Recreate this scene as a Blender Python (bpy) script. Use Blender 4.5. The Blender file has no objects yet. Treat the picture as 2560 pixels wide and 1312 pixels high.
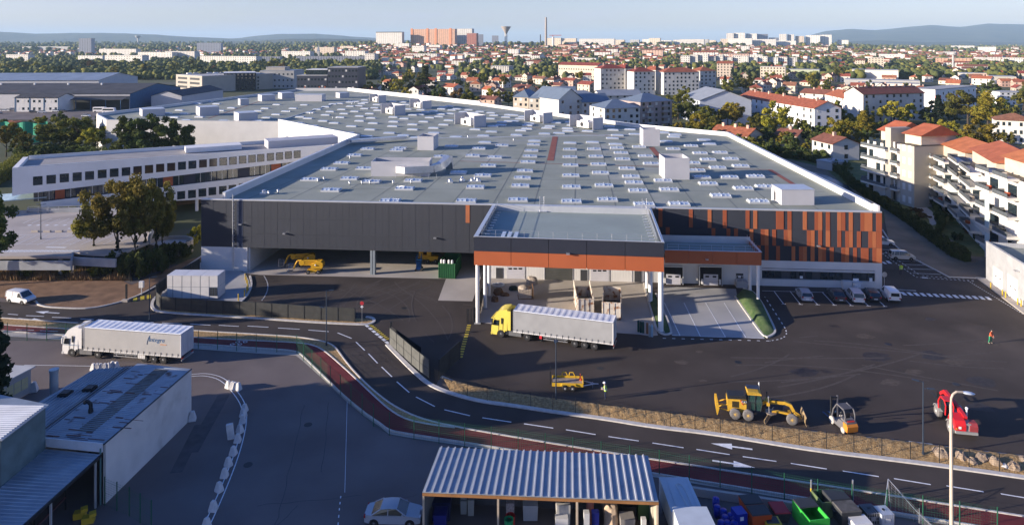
import bpy,math,random
import numpy as np
from mathutils import Vector,Matrix
random.seed(7);np.random.seed(7)
C=bpy.context.scene
COL=C.collection
# ---- camera, sky, sun
H,F,HZ,CX=40.0,1706.67,110.0,1280.0
cam=bpy.data.objects.new('camera',bpy.data.cameras.new('camera'));COL.objects.link(cam)
cam.location=(0,0,H);cam.rotation_euler=(math.radians(90),0,0)
cam.data.sensor_width=36;cam.data.lens=24;cam.data.shift_y=-(656-HZ)/2560
cam.data.clip_start=1;cam.data.clip_end=60000
C.camera=cam
SUN=Vector((-1.0,-0.235,0.215)).normalized()
el=math.asin(SUN.z);rot=math.atan2(SUN.x,SUN.y)
w=bpy.data.worlds.new("World");C.world=w;w.use_nodes=True
nt=w.node_tree;nt.nodes.clear()
sky=nt.nodes.new('ShaderNodeTexSky');sky.sky_type='NISHITA';sky.sun_disc=False
sky.sun_elevation=el;sky.sun_rotation=rot;sky.altitude=200;sky.air_density=1.0;sky.dust_density=0.8;sky.ozone_density=1.6
bg=nt.nodes.new('ShaderNodeBackground');bg.inputs[1].default_value=0.085
wo=nt.nodes.new('ShaderNodeOutputWorld')
tc=nt.nodes.new('ShaderNodeTexCoord');mp=nt.nodes.new('ShaderNodeMapping');mp.inputs['Scale'].default_value=(1.6,1.6,22)
nz=nt.nodes.new('ShaderNodeTexNoise');nz.inputs['Scale'].default_value=1.7;nz.inputs['Detail'].default_value=7
rp=nt.nodes.new('ShaderNodeValToRGB');rp.color_ramp.elements[0].position=.46;rp.color_ramp.elements[1].position=.85
mx=nt.nodes.new('ShaderNodeMix');mx.data_type='RGBA'
sc_=nt.nodes.new('ShaderNodeMath');sc_.operation='MULTIPLY';sc_.inputs[1].default_value=.45
L=nt.links.new
L(tc.outputs['Generated'],mp.inputs[0]);L(mp.outputs[0],nz.inputs['Vector']);L(nz.outputs[0],rp.inputs[0])
L(rp.outputs[0],sc_.inputs[0]);L(sc_.outputs[0],mx.inputs[0]);L(sky.outputs[0],mx.inputs[6]);mx.inputs[7].default_value=(3.6,3.75,4.1,1)
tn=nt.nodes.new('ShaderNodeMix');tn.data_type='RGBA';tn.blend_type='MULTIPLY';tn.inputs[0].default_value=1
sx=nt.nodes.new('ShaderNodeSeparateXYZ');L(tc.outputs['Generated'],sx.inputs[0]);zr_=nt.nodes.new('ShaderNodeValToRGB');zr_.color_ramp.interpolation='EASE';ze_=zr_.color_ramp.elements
ze_[0].position=0.02;ze_[0].color=(.96,.91,1.30,1);ze_[1].position=.75;ze_[1].color=(.16,.52,1.3,1);L(sx.outputs[2],zr_.inputs[0]);L(zr_.outputs[0],tn.inputs[7])  # sky tint deepens to blue overhead, put in to make the shade bluer
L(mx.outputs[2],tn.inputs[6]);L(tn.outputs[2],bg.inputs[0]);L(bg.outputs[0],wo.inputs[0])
sl=bpy.data.lights.new('sun','SUN');sl.energy=5.0;sl.angle=math.radians(0.5);sl.color=(1,.88,.74)
so=bpy.data.objects.new('sun',sl);COL.objects.link(so);so.rotation_euler=SUN.to_track_quat('Z','Y').to_euler();so.location=(-60,-20,80)
vs=C.view_settings;vs.view_transform='Standard';vs.look='None';vs.gamma=1;vs.use_curve_mapping=False;vs.exposure=1.1
C.cycles.max_bounces=5;C.cycles.transparent_max_bounces=12;C.cycles.volume_bounces=0
try:
 C.cycles.use_denoising=True
except Exception:pass
# ---- projection helpers: where a point of the photo stands in the place
def G(px,py,z=0.0):
 Y=F*(H-z)/(py-HZ)
 return Vector(((px-CX)/F*Y,Y,z))
def XZ(px,py,Y):return Vector(((px-CX)/F*Y,Y,H-(py-HZ)*Y/F))
class Plane:
 def __init__(s,a,b):
  s.a=Vector((a[0],a[1],0));d=Vector((b[0]-a[0],b[1]-a[1],0));s.len=d.length;s.e=d.normalized();s.n=Vector((-s.e.y,s.e.x,0))
  if s.n.y<0:s.n=-s.n
 def uz(s,px,py,off=0.0):
  q=s.a+s.n*off;k=(px-CX)/F
  Y=(s.n.x*q.x+s.n.y*q.y)/(s.n.x*k+s.n.y)
  p=Vector((k*Y,Y,0));return(p-q).dot(s.e),H-(py-HZ)*Y/F
 def p(s,u,v=0.0,z=0.0):q=s.a+s.e*u+s.n*v;return Vector((q.x,q.y,z))
# ---- mesh builder
class MB:
 def __init__(s):s.v=[];s.f=[];s.m=[];s.k=0
 def add(s,vs,fs):
  o=len(s.v);s.v+=[tuple(x)for x in vs];s.f+=[tuple(i+o for i in f)for f in fs];s.m+=[s.k]*len(fs);return s
 def box(s,x0,y0,z0,x1,y1,z1):
  return s.add([(x0,y0,z0),(x1,y0,z0),(x1,y1,z0),(x0,y1,z0),(x0,y0,z1),(x1,y0,z1),(x1,y1,z1),(x0,y1,z1)],[(3,2,1,0),(4,5,6,7),(0,1,5,4),(1,2,6,5),(2,3,7,6),(3,0,4,7)])
 def cbox(s,cx,cy,cz,lx,ly,lz,rz=0,bev=0):
  c,n=math.cos(rz),math.sin(rz);o=len(s.v)
  s.box(-lx/2,-ly/2,cz,lx/2,ly/2,cz+lz)
  for i in range(o,o+8):
   x,y,z=s.v[i];s.v[i]=(cx+x*c-y*n,cy+x*n+y*c,z)
  return s
 def prism(s,poly,z0,z1):
  n=len(poly);z0=z0 if isinstance(z0,(list,tuple))else[z0]*n;z1=z1 if isinstance(z1,(list,tuple))else[z1]*n
  A=sum(poly[i][0]*poly[(i+1)%n][1]-poly[(i+1)%n][0]*poly[i][1]for i in range(n))
  if A<0:poly=list(poly)[::-1];z0=z0[::-1];z1=z1[::-1]
  return s.add([(p[0],p[1],z0[i])for i,p in enumerate(poly)]+[(p[0],p[1],z1[i])for i,p in enumerate(poly)],[tuple(range(n))[::-1],tuple(range(n,2*n))]+[(i,(i+1)%n,n+(i+1)%n,n+i)for i in range(n)])
 def sheet(s,poly,z=None):
  n=len(poly);A=sum(poly[i][0]*poly[(i+1)%n][1]-poly[(i+1)%n][0]*poly[i][1]for i in range(n))
  if A<0:poly=list(poly)[::-1]
  return s.add([(p[0],p[1],p[2]if z is None else z)for p in poly],[tuple(range(n))])
 def quad(s,a,b,c,d):return s.add([a,b,c,d],[(0,1,2,3)])
 def cyl(s,a,b,r0,r1=None,n=10,cap=True):
  r1=r0 if r1 is None else r1;a=Vector(a);b=Vector(b);d=b-a
  if d.length<1e-6:return s
  q=d.to_track_quat('Z','Y');vs=[]
  for p,r in((a,r0),(b,r1)):
   for i in range(n):
    t=2*math.pi*i/n;vs.append(p+q@Vector((r*math.cos(t),r*math.sin(t),0)))
  fs=[(i,(i+1)%n,n+(i+1)%n,n+i)for i in range(n)]
  if cap:fs+=[tuple(range(n))[::-1],tuple(range(n,2*n))]
  return s.add(vs,fs)
 def tube(s,pts,r,n=6):
  for a,b in zip(pts,pts[1:]):s.cyl(a,b,r,r,n)
  return s
 def loft(s,secs,close=True,caps=True):
  n=len(secs[0]);o=[];fs=[]
  for r in secs:o+=[tuple(p)for p in r]
  for j in range(len(secs)-1):
   for i in range(n if close else n-1):fs.append((j*n+i,j*n+(i+1)%n,(j+1)*n+(i+1)%n,(j+1)*n+i))
  if caps:fs+=[tuple(range(n))[::-1],tuple((len(secs)-1)*n+i for i in range(n))]
  return s.add(o,fs)
 def ext(s,prof,y0,y1,w0=None):
  n=len(prof)
  A=sum(prof[i][0]*prof[(i+1)%n][1]-prof[(i+1)%n][0]*prof[i][1]for i in range(n))
  if A<0:prof=prof[::-1]
  return s.add([(x,y0,z)for x,z in prof]+[(x,y1,z)for x,z in prof],[tuple(range(n)),tuple(range(n,2*n))[::-1]]+[(i,n+i,n+(i+1)%n,(i+1)%n)for i in range(n)])
 def sph(s,c,r,n=8,m=6,sz=1.0):
  vs=[];fs=[]
  for j in range(m+1):
   t=math.pi*j/m
   for i in range(n):
    a=2*math.pi*i/n;vs.append((c[0]+r*math.sin(t)*math.cos(a),c[1]+r*math.sin(t)*math.sin(a),c[2]+r*sz*math.cos(t)))
  for j in range(m):
   for i in range(n):fs.append((j*n+i,(j+1)*n+i,(j+1)*n+(i+1)%n,j*n+(i+1)%n))
  return s.add(vs,fs)
 def mesh(s,name,mats,smooth=False):
  me=bpy.data.meshes.new(name);me.from_pydata(s.v,[],s.f);me.update()
  for m_ in(mats if isinstance(mats,(list,tuple))else[mats]):me.materials.append(m_)
  if any(s.m):me.polygons.foreach_set('material_index',s.m)
  if smooth:me.polygons.foreach_set('use_smooth',[True]*len(me.polygons))
  return me
 def build(s,name,mats,parent=None,world=False,smooth=False):
  if not s.v:return None
  if smooth=='auto':
   me=s.mesh(name,mats,True)
   try:me.set_sharp_from_angle(angle=math.radians(35))
   except Exception:pass
  else:me=s.mesh(name,mats,smooth)
  return link(name,me,parent,world)
def link(name,me,parent=None,world=False,loc=None,rz=0):
 o=bpy.data.objects.new(name,me);COL.objects.link(o)
 if parent is not None:
  o.parent=parent
  if world:
   q=parent;t=Vector((0,0,0))
   while q is not None:t-=q.location;q=q.parent
   o.location=t
 if loc is not None:o.location=loc if not world else o.location+Vector(loc)
 if rz:o.rotation_euler=(0,0,rz)
 return o
def tag(o,label=None,cat=None,group=None,kind=None):
 if label:o['label']=label
 if cat:o['category']=cat
 if group:o['group']=group
 if kind:o['kind']=kind
 return o
def thing(name,label,cat,loc=(0,0,0),rz=0,group=None):
 o=bpy.data.objects.new(name,None);COL.objects.link(o);o.location=loc;o.rotation_euler=(0,0,rz);o.empty_display_size=.3
 return tag(o,label,cat,group)
KIDS={}
def dup(root,loc=None,rz=None,label=None,scale=None,first=None):
 def cp(o,par):
  c=o.copy();COL.objects.link(c);c.parent=par
  for ch in o.children:cp(ch,c)
  return c
 r=cp(root,None)
 if loc is not None:r.location=loc
 if rz is not None:r.rotation_euler=(0,0,rz)
 if scale is not None:r.scale=(scale,)*3 if not isinstance(scale,(tuple,list))else scale
 if label:r['label']=label
 return r
def struct(name,mb,m,smooth=False):o=mb.build(name,m,None,smooth=smooth);o['kind']='structure';return o
# ---- materials
MATS={}
def mat(name,col,rough=.75,metal=0,var=.10,scale=.6,bump=0,bscale=6,ribs=0,ribdir='X',ribamt=.35,spec=.3,col2=None,detail=4,rnd=0,stain=None,coat=0,trans=0):
 if name in MATS:return MATS[name]
 m=bpy.data.materials.new(name);m.use_nodes=True;t=m.node_tree;n=t.nodes;l=t.links.new
 b=n['Principled BSDF'];b.inputs['Roughness'].default_value=rough;b.inputs['Metallic'].default_value=metal
 b.inputs['Specular IOR Level'].default_value=spec
 if coat:b.inputs['Coat Weight'].default_value=coat;b.inputs['Coat Roughness'].default_value=.08
 g=n.new('ShaderNodeTexCoord');no=n.new('ShaderNodeTexNoise');no.inputs['Scale'].default_value=scale;no.inputs['Detail'].default_value=detail
 l(g.outputs['Object'],no.inputs['Vector'])
 r=n.new('ShaderNodeValToRGB');e=r.color_ramp.elements
 c2=col2 or tuple(min(1,c*(1+var))for c in col);c1=tuple(c*(1-var)for c in col)if col2 is None else col
 e[0].position=.32;e[1].position=.68;e[0].color=(*c1,1);e[1].color=(*c2,1);l(no.outputs[0],r.inputs[0])
 out=r.outputs[0]
 if stain:
  s2=n.new('ShaderNodeTexNoise');s2 .inputs['Scale'].default_value=stain[1];s2 .inputs['Detail'].default_value=8;l(g.outputs['Object'],s2 .inputs['Vector'])
  r2=n.new('ShaderNodeValToRGB');r2 .color_ramp.elements[0].position=stain[2];r2 .color_ramp.elements[1].position=stain[2]+.12;l(s2 .outputs[0],r2 .inputs[0])
  mm=n.new('ShaderNodeMix');mm.data_type='RGBA';l(r2 .outputs[0],mm.inputs[0]);l(out,mm.inputs[6]);mm.inputs[7].default_value=(*stain[0],1);out=mm.outputs[2]
 if rnd:
  oi=n.new('ShaderNodeObjectInfo');mr=n.new('ShaderNodeMapRange');mr.inputs[3].default_value=1-rnd;mr.inputs[4].default_value=1+rnd
  l(oi.outputs['Random'],mr.inputs[0]);hv=n.new('ShaderNodeHueSaturation');l(mr.outputs[0],hv.inputs['Value']);l(out,hv.inputs['Color'])
  mr2=n.new('ShaderNodeMapRange');mr2 .inputs[3].default_value=.5-rnd*.10;mr2 .inputs[4].default_value=.5+rnd*.03;l(oi.outputs['Random'],mr2 .inputs[0]);l(mr2 .outputs[0],hv.inputs['Hue'])
  out=hv.outputs[0]
 l(out,b.inputs['Base Color'])
 hsrc=None
 if bump:
  nb=n.new('ShaderNodeTexNoise');nb.inputs['Scale'].default_value=bscale;nb.inputs['Detail'].default_value=6;l(g.outputs['Object'],nb.inputs['Vector'])
  bp=n.new('ShaderNodeBump');bp.inputs['Strength'].default_value=bump;bp.inputs['Distance'].default_value=.1;l(nb.outputs[0],bp.inputs['Height']);l(bp.outputs[0],b.inputs['Normal'])
 if ribs:
  wv=n.new('ShaderNodeTexWave');wv.bands_direction=ribdir;wv.inputs['Scale'].default_value=ribs;l(g.outputs['Object'],wv.inputs['Vector'])
  bp=n.new('ShaderNodeBump');bp.inputs['Strength'].default_value=ribamt;bp.inputs['Distance'].default_value=.08;l(wv.outputs[1],bp.inputs['Height']);l(bp.outputs[0],b.inputs['Normal'])
 if trans:b.inputs['Transmission Weight'].default_value=trans
 MATS[name]=m;return m
def leafmat(name,c1,c2,rnd=.25):
 m=mat(name,c1,.8,var=0,scale=.55,col2=c2,rnd=rnd,spec=.15)
 t=m.node_tree;b=t.nodes['Principled BSDF'];b.inputs['Subsurface Weight'].default_value=0
 tr=t.nodes.new('ShaderNodeBsdfTranslucent');mxs=t.nodes.new('ShaderNodeMixShader');mxs.inputs[0].default_value=.28
 src=b.inputs['Base Color'].links[0].from_socket;t.links.new(src,tr.inputs[0])
 o=t.nodes['Material Output'];t.links.new(b.outputs[0],mxs.inputs[1]);t.links.new(tr.outputs[0],mxs.inputs[2]);t.links.new(mxs.outputs[0],o.inputs[0]);return m
M_asph=mat('new_asphalt',(.040,.030,.025),.9,col2=(.072,.056,.047),scale=.11,detail=9,bump=.25,bscale=30,stain=((.092,.072,.060),.05,.58))
M_road=mat('road_asphalt',(.044,.034,.029),.9,col2=(.064,.05,.043),scale=.2,detail=8,bump=.2,bscale=30)
M_old=mat('old_asphalt',(.125,.10,.093),.92,col2=(.175,.145,.135),scale=.12,detail=10,bump=.3,bscale=20,stain=((.095,.082,.082),.07,.56))
M_conc=mat('concrete',(.36,.32,.275),.9,col2=(.46,.41,.36),scale=.16,detail=8,stain=((.29,.25,.21),.09,.60))
M_concr=mat('ramp_concrete',(.30,.30,.30),.9,col2=(.42,.41,.40),scale=.15,detail=9,stain=((.25,.22,.2),.12,.62))
M_kerb=mat('kerb_stone',(.52,.49,.45),.85,var=.12,scale=2)
M_paint=mat('white_paint',(.72,.72,.72),.6,var=.12,scale=3)
M_yel=mat('yellow_paint',(.55,.42,.04),.6,var=.15,scale=3)
M_cycle=mat('maroon_path',(.135,.020,.022),.9,col2=(.185,.034,.033),scale=.3,detail=8)
M_dirt=mat('bare_earth',(.15,.082,.045),.95,col2=(.27,.155,.085),scale=.5,detail=10,bump=.6,bscale=5)
M_slope=mat('brown_slope',(.17,.125,.085),.95,col2=(.26,.19,.13),scale=.2,detail=9,bump=.4,bscale=4)
M_mulch=mat('dry_mulch',(.26,.155,.06),.95,col2=(.50,.33,.15),scale=3.5,detail=9,bump=1.0,bscale=9)
M_grass=mat('lawn',(.08,.11,.026),.95,col2=(.20,.17,.06),scale=.35,detail=9,bump=.5,bscale=8)
M_turf=mat('green_bank_turf',(.05,.10,.03),.95,col2=(.11,.15,.06),scale=1.2,detail=9,bump=.7,bscale=7)
M_panel=mat('dark_cladding',(.025,.030,.045),.5,var=.06,scale=.2,ribs=3.1,ribamt=.5)
M_or1=mat('orange_cladding',(.40,.125,.048),.5,var=.05,scale=.5,ribs=3.1,ribamt=.4)
M_or2=mat('rust_cladding',(.30,.075,.03),.5,var=.05,scale=.5,ribs=3.1,ribamt=.4)
M_or3=mat('canopy_orange',(.40,.108,.042),.45,var=.04,scale=.4)
M_wallw=mat('white_cladding',(.60,.585,.56),.6,var=.05,scale=.3,ribs=1.2,ribamt=.12)
M_white=mat('white_render',(.74,.72,.69),.7,var=.05,scale=.25)
M_roofg=mat('roof_membrane',(.235,.25,.205),.95,col2=(.30,.315,.262),scale=.12,detail=9,bump=.2,bscale=14,stain=((.34,.345,.305),.06,.58))
M_roofg2=mat('roof_membrane_light',(.27,.31,.28),.95,var=.06,scale=.2,detail=8)
M_redline=mat('red_roof_walkway',(.27,.09,.06),.8,var=.12,scale=.6)
M_sky=mat('skylight_dome',(.48,.54,.60),.25,var=.03,scale=1,spec=.6)
M_curb=mat('aluminium_kerb',(.62,.63,.64),.4,.5,var=.05)
M_metal=mat('galvanised_metal',(.62,.63,.65),.35,.8,var=.08,scale=2)
M_hvac=mat('hvac_screen',(.47,.465,.48),.6,var=.04,scale=.4,ribs=2.2,ribamt=.25)
M_hvacw=mat('hvac_white',(.60,.59,.57),.5,var=.05)
M_black=mat('black_void',(.012,.012,.014),.8,var=.1)
M_dark=mat('dark_metal',(.03,.032,.036),.5,.3,var=.1)
M_glass=mat('window_glass',(.02,.03,.035),.06,0,var=.3,scale=.4,spec=.9)
M_glassw=mat('warm_glass',(.05,.03,.02),.1,0,var=.4,scale=.3,spec=.8)
M_tyre=mat('tyre_rubber',(.022,.021,.022),.85,var=.2,scale=4)
M_rim=mat('grey_rim',(.34,.34,.34),.35,.7,var=.1)
M_greenp=mat('green_post',(.02,.10,.055),.6,var=.1)
M_fence=mat('dark_fence_mesh',(.035,.038,.036),.6,var=.12,scale=2)
M_tile=mat('terracotta_tile',(.27,.085,.042),.85,var=.28,scale=.8,detail=8,rnd=.22)
M_tileb=mat('orange_tile',(.37,.12,.052),.85,var=.16,scale=.6,detail=8,rnd=.08)
M_tiled=mat('brown_tile',(.20,.085,.05),.88,var=.25,scale=.7,detail=8,rnd=.2)
M_cream=mat('cream_render',(.55,.47,.36),.85,var=.08,rnd=.15)
M_pink=mat('pink_render',(.52,.36,.27),.85,var=.08,rnd=.15)
M_farw=mat('pale_render',(.58,.55,.49),.85,var=.08,scale=.1,rnd=.10)
M_farg=mat('grey_render',(.40,.39,.37),.85,var=.08,scale=.1,rnd=.12)
M_bark=mat('bark',(.07,.055,.04),.95,var=.3,scale=3,bump=.6,bscale=8)
M_lf=[leafmat('leaf_olive',(.07,.085,.014),(.21,.20,.036)),leafmat('leaf_dark',(.034,.056,.015),(.11,.13,.032)),leafmat('leaf_yellow',(.14,.15,.016),(.36,.30,.035)),leafmat('leaf_brown',(.09,.06,.02),(.20,.12,.04)),leafmat('leaf_conifer',(.012,.026,.014),(.028,.05,.024)),leafmat('leaf_golden_olive',(.095,.105,.018),(.27,.235,.045))]
M_wd0=mat('wood_olive',(.06,.072,.014),.95,col2=(.18,.17,.036),scale=.06,detail=6,bump=1,bscale=.6)
M_wd1=mat('wood_dark',(.035,.052,.015),.95,col2=(.10,.11,.03),scale=.06,detail=6,bump=1,bscale=.6)
M_wd2=mat('wood_yellow',(.09,.095,.015),.95,col2=(.21,.18,.035),scale=.06,detail=6,bump=1,bscale=.6)
M_apt=mat('warm_white_render',(.60,.57,.51),.75,var=.05,scale=.25)
# ============= TERRAIN, HILLS, HAZE
TD=[500,900,1300,1800,2500,3500,5000,7000]
TP={-600:[0,0,160,143,130,118,110,108],0:[0,0,160,143,130,118,109,107],700:[0,0,160,143,129,117,108,106.5],1000:[0,0,159,136,113,108,107,106.5],1400:[0,0,159,138,118,108.5,107,106.5],2000:[0,0,159,139,120,110,108,107],2250:[0,0,161,144,132,122,117,114],2560:[0,0,161,145,134,125,118,115],3200:[0,0,161,145,134,125,118,115]}
TA=sorted(TP)
def tz(X,Y):
 if Y<500:return 0.0
 p=max(TA[0],min(TA[-1],CX+X/Y*F));D=min(Y,7000)
 i=max(0,min(len(TA)-2,np.searchsorted(TA,p)-1));s=(p-TA[i])/(TA[i+1]-TA[i]);s=s*s*(3-2*s)
 def zz(a):
  v=TP[a];zs=[0 if k<2 else H-(v[k]-HZ)*TD[k]/F for k in range(8)]
  return float(np.interp(D,TD,zs))
 return(zz(TA[i])*(1-s)+zz(TA[i+1])*s)
_TC={};_DD=np.geomspace(300,6900,420)
def T(px,py):
 if py>330:return G(px,py)
 k=(px-CX)/F;q=int(px/6)
 if q not in _TC:
  kk=(q*6+3-CX)/F;zz=np.array([tz(kk*Y,Y)for Y in _DD]);_TC[q]=np.minimum.accumulate(HZ+F*(H-zz)/_DD)
 i=int(np.searchsorted(-_TC[q],-py));i=min(i,419);Y=float(np.interp(-py,-_TC[q],_DD))if py>_TC[q][-1]else 6900.0
 return Vector((k*Y,Y,tz(k*Y,Y)))
M_gnd=mat('town_ground',(.045,.06,.022),.95,col2=(.10,.10,.045),scale=.03,detail=10,stain=((.085,.08,.078),.025,.60))
mb=MB();ks=np.linspace(-1.9,1.9,96);Ys=list(np.geomspace(500,26000,60))
rows=[-300,20,250]+Ys;vs_=[];fs_=[]
for r,Y in enumerate(rows):
 for k in ks:
  X=k*max(Y,500);z=tz(X,Y)-(.06 if Y<500 else.06)
  if Y>7000:z=tz(X,7000)*(1 if Y>9000 else 1)-.06
  vs_.append((X,Y,z))
n=len(ks)
for r in range(len(rows)-1):
 for i in range(n-1):fs_.append((r*n+i,r*n+i+1,(r+1)*n+i+1,(r+1)*n+i))
mb.add(vs_,fs_);struct('ground',mb,M_gnd)
M_hill=mat('hill_woodland',(.03,.04,.03),.95,col2=(.075,.08,.05),scale=.004,detail=9,bump=.4,bscale=.02)
def hills(ridge,D,depth,name,seed):
 xs=np.linspace(ridge[0][0],ridge[-1][0],220);rx=[r[0]for r in ridge];ry=[r[1]for r in ridge]
 rng=np.random.RandomState(seed);ph=rng.rand(12)*7
 vs_=[];fs_=[];R=9
 for j in range(R):
  t=j/(R-1)
  for x in xs:
   top=np.interp(x,rx,ry)
   wob=sum(math.sin(x*.011*(1.7**q)+ph[q]+t*3)*1.6/(1.5**q)for q in range(6))
   prof=math.sin(t*math.pi/2)
   Y=D+depth*t;zc=H-(top-HZ)*(D+depth)/F;z=-6+(zc+6)*prof+wob*(D/2600)*prof*(1 if t<.95 else.35)
   vs_.append(((x-CX)/F*Y,Y,z))
 m_=len(xs)
 for j in range(R-1):
  for i in range(m_-1):fs_.append((j*m_+i,j*m_+i+1,(j+1)*m_+i+1,(j+1)*m_+i))
 b=MB();b.add(vs_,fs_);o=struct(name,b,M_hill,True);return o
hills([(-500,80),(0,80),(90,85),(250,83),(400,88),(470,92),(600,98),(700,100),(800,106)],7600,1500,'hills',1)
hills([(480,104),(600,96),(690,86),(790,85),(870,92),(960,96),(1060,104),(1200,108)],8800,1600,'hills.001',2)
hills([(150,112),(400,106),(640,104),(720,99),(800,97),(900,98),(1000,104),(1100,112)],5400,700,'hills.002',3)
hills([(1900,116),(1990,98),(2060,80),(2130,75),(2190,77),(2280,67),(2330,64),(2400,68),(2470,60),(2560,62),(2700,58),(3000,70),(3400,90)],8200,3200,'hills.003',4)
hills([(2050,118),(2120,104),(2200,101),(2300,106),(2400,104),(2560,108),(3200,106)],6400,900,'hills.004',5)
hz=MB();hz.box(-27000,-320,-9,27000,26500,470)
M_haze=bpy.data.materials.new('haze_air');M_haze.use_nodes=True;t_=M_haze.node_tree;t_.nodes.clear()
pv=t_.nodes.new('ShaderNodeVolumePrincipled');ou=t_.nodes.new('ShaderNodeOutputMaterial');pv.inputs['Density'].default_value=6.2e-5;pv.inputs['Color'].default_value=(.56,.80,1.0,1);pv.inputs['Anisotropy'].default_value=0
t_.links.new(pv.outputs[0],ou.inputs['Volume'])
hzo=hz.build('haze',M_haze);hzo['kind']='stuff';hzo['label']='thin blue haze over the town and hills'
# ============= NEAR GROUND: yard, road, cycle path, kerbs, markings
def GP(pts,z=0):return[G(x,y,z)for x,y in pts]
def smooth(pts,it=2):
 for _ in range(it):
  o=[pts[0]]
  for a,b in zip(pts,pts[1:]):o+=[(a[0]*.75+b[0]*.25,a[1]*.75+b[1]*.25),(a[0]*.25+b[0]*.75,a[1]*.25+b[1]*.75)]
  pts=o+[pts[-1]]
 return pts
A_=[(968,862),(985,880),(1030,925),(1060,952),(1085,968),(1130,985),(1200,1004),(1280,1014),(1387,1031),(1505,1046),(1630,1067),(1780,1084),(1920,1107),(2045,1127),(2220,1148),(2370,1167),(2560,1194),(2800,1228)]
B_=[(1101,941),(1140,957),(1190,972),(1265,984),(1387,1002),(1555,1022),(1730,1044),(1920,1068),(2082,1087),(2282,1109),(2420,1127),(2560,1143),(2800,1172)]
C_=[(-300,776),(0,795),(160,806),(500,828),(640,836),(740,842),(790,850),(820,857),(838,868),(852,887),(877,920),(915,960),(952,992),(990,1019),(1050,1047),(1135,1067),(1280,1092),(1430,1117),(1622,1147),(1920,1193),(2245,1242),(2560,1291),(2800,1329)]
D_=[(-300,790),(0,812),(160,822),(500,845),(640,852),(752,857),(790,865),(815,880),(852,912),(890,947),(937,992),(977,1027),(1015,1049),(1077,1062),(1137,1069)]
E_=[(-300,808),(40,830),(160,838),(500,861),(640,871),(740,877),(757,890),(815,947),(865,995),(910,1032),(950,1059),(972,1077),(1015,1085),(1140,1104),(1225,1117),(1630,1184),(1920,1231),(2295,1292),(2560,1335),(2800,1376)]
b=MB();b.sheet(GP([(-600,1800),(-600,700),(-60,700),(0,695),(505,655),(560,640),(2205,655),(2230,560),(2350,640),(2465,700),(2660,690),(3400,700),(3400,1800)]),-.04);struct('pavement',b,M_old)
yard=[(600,684),(1180,694),(1200,694),(1605,700),(2205,706),(2205,560),(2215,553),(2222,600),(2262,636),(2372,693),(2460,697),(2700,760),(2800,800),(2800,1172)]+B_[::-1][1:]+[(1087,968),(1060,952),(1030,925),(985,880),(968,862),(925,812),(937,804),(925,796),(640,792),(560,760),(620,740),(632,716)]
b=MB();b.sheet(GP(yard),0.0);struct('yard',b,M_asph)
road=smooth([(-400,720),(0,752),(98,768),(180,772),(235,771),(300,755),(340,741),(380,720),(415,700),(440,690),(420,740),(384,760),(381,772),(400,781),(500,788),(640,796),(780,806),(900,813),(935,812),(968,862)],1)+A_[1:]+C_[::-1]
b=MB();b.sheet(GP(road),.008);struct('road',b,M_road)
verge=C_[:16]+D_[::-1]
b=MB();b.sheet(GP(verge),.03);struct('verge',b,M_mulch)
cyc=D_[:-1]+C_[15:]+E_[::-1]
b=MB();b.sheet(GP(cyc),.02);struct('cycle_path',b,M_cycle)
b=MB();b.sheet(GP([(x,y+(12 if x<760 else 7))for x,y in E_]+E_[::-1]),.012);struct('pavement.001',b,M_conc)
b=MB();b.sheet(GP([(-300,690),(0,703),(300,700),(330,712),(345,738),(300,754),(235,771),(180,772),(98,767),(88,748),(-300,732)]),.015)
b.sheet(GP([(420,690),(455,672),(505,650),(505,640),(470,650),(330,712),(345,738)]),.02);struct('bare_ground',b,M_dirt)
def strip(pts,w,z0,z1,closed=False):
 b=MB();n=len(pts);L_=[];R_=[]
 for i in range(n):
  p=pts[max(0,i-1)];q=pts[min(n-1,i+1)];d=Vector((q[0]-p[0],q[1]-p[1]));d=d.normalized()if d.length else Vector((1,0))
  nn=Vector((-d.y,d.x))*w/2;L_.append((pts[i][0]+nn.x,pts[i][1]+nn.y));R_.append((pts[i][0]-nn.x,pts[i][1]-nn.y))
 secs=[[(l[0],l[1],z0),(l[0],l[1],z1),(r[0],r[1],z1),(r[0],r[1],z0)]for l,r in zip(L_,R_)]
 b.loft(secs,close=True);return b
def kerb(pts,w=.25,h=.14,it=2,m=None):return struct('kerb',strip(GP(smooth(pts,it)),w,-.05,h),m or M_kerb)
kerb(A_,.55);kerb(B_,.22,.16);kerb(C_[:],.16,.12);kerb(D_,.16,.10);kerb(E_,.16,.14)
kerb([(60,748),(88,750),(98,767),(180,772),(235,771),(300,756),(340,742),(380,722),(418,697),(440,685),(505,640)],.25)
kerb([(392,741),(382,752),(379,766),(386,776),(402,781),(500,788),(640,796),(780,806),(900,812),(925,811),(937,803),(932,795),(915,793)],.42)
b=MB();b.sheet(GP([(398,748),(420,700),(470,672),(505,655),(612,682),(622,700),(626,720),(615,745),(590,770),(560,788),(500,782),(402,776)]),.03);struct('concrete_pad',b,M_concr)
b=MB();b.sheet(GP(smooth([(382,776),(400,781),(500,788),(640,796),(780,806),(900,812),(925,811),(935,803),(920,796),(780,793),(640,784),(500,776),(402,770)],1)),.05);struct('verge.001',b,M_mulch)
kerb([(625,690),(630,712),(622,735),(600,758),(570,775)],.3)
b=MB();b.sheet(GP([(610,683),(650,687),(1115,697),(1095,751),(1181,753),(1200,700),(1230,620),(1180,575),(640,565),(560,600)]),.012);struct('concrete_apron',b,M_conc)
b=MB();b.sheet(GP([(1197,805),(1245,812),(1600,836),(1625,840),(1645,838),(1630,790),(1622,750),(1612,705),(1222,690),(1212,720)]),.014);struct('concrete_apron.001',b,M_conc)
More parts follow.
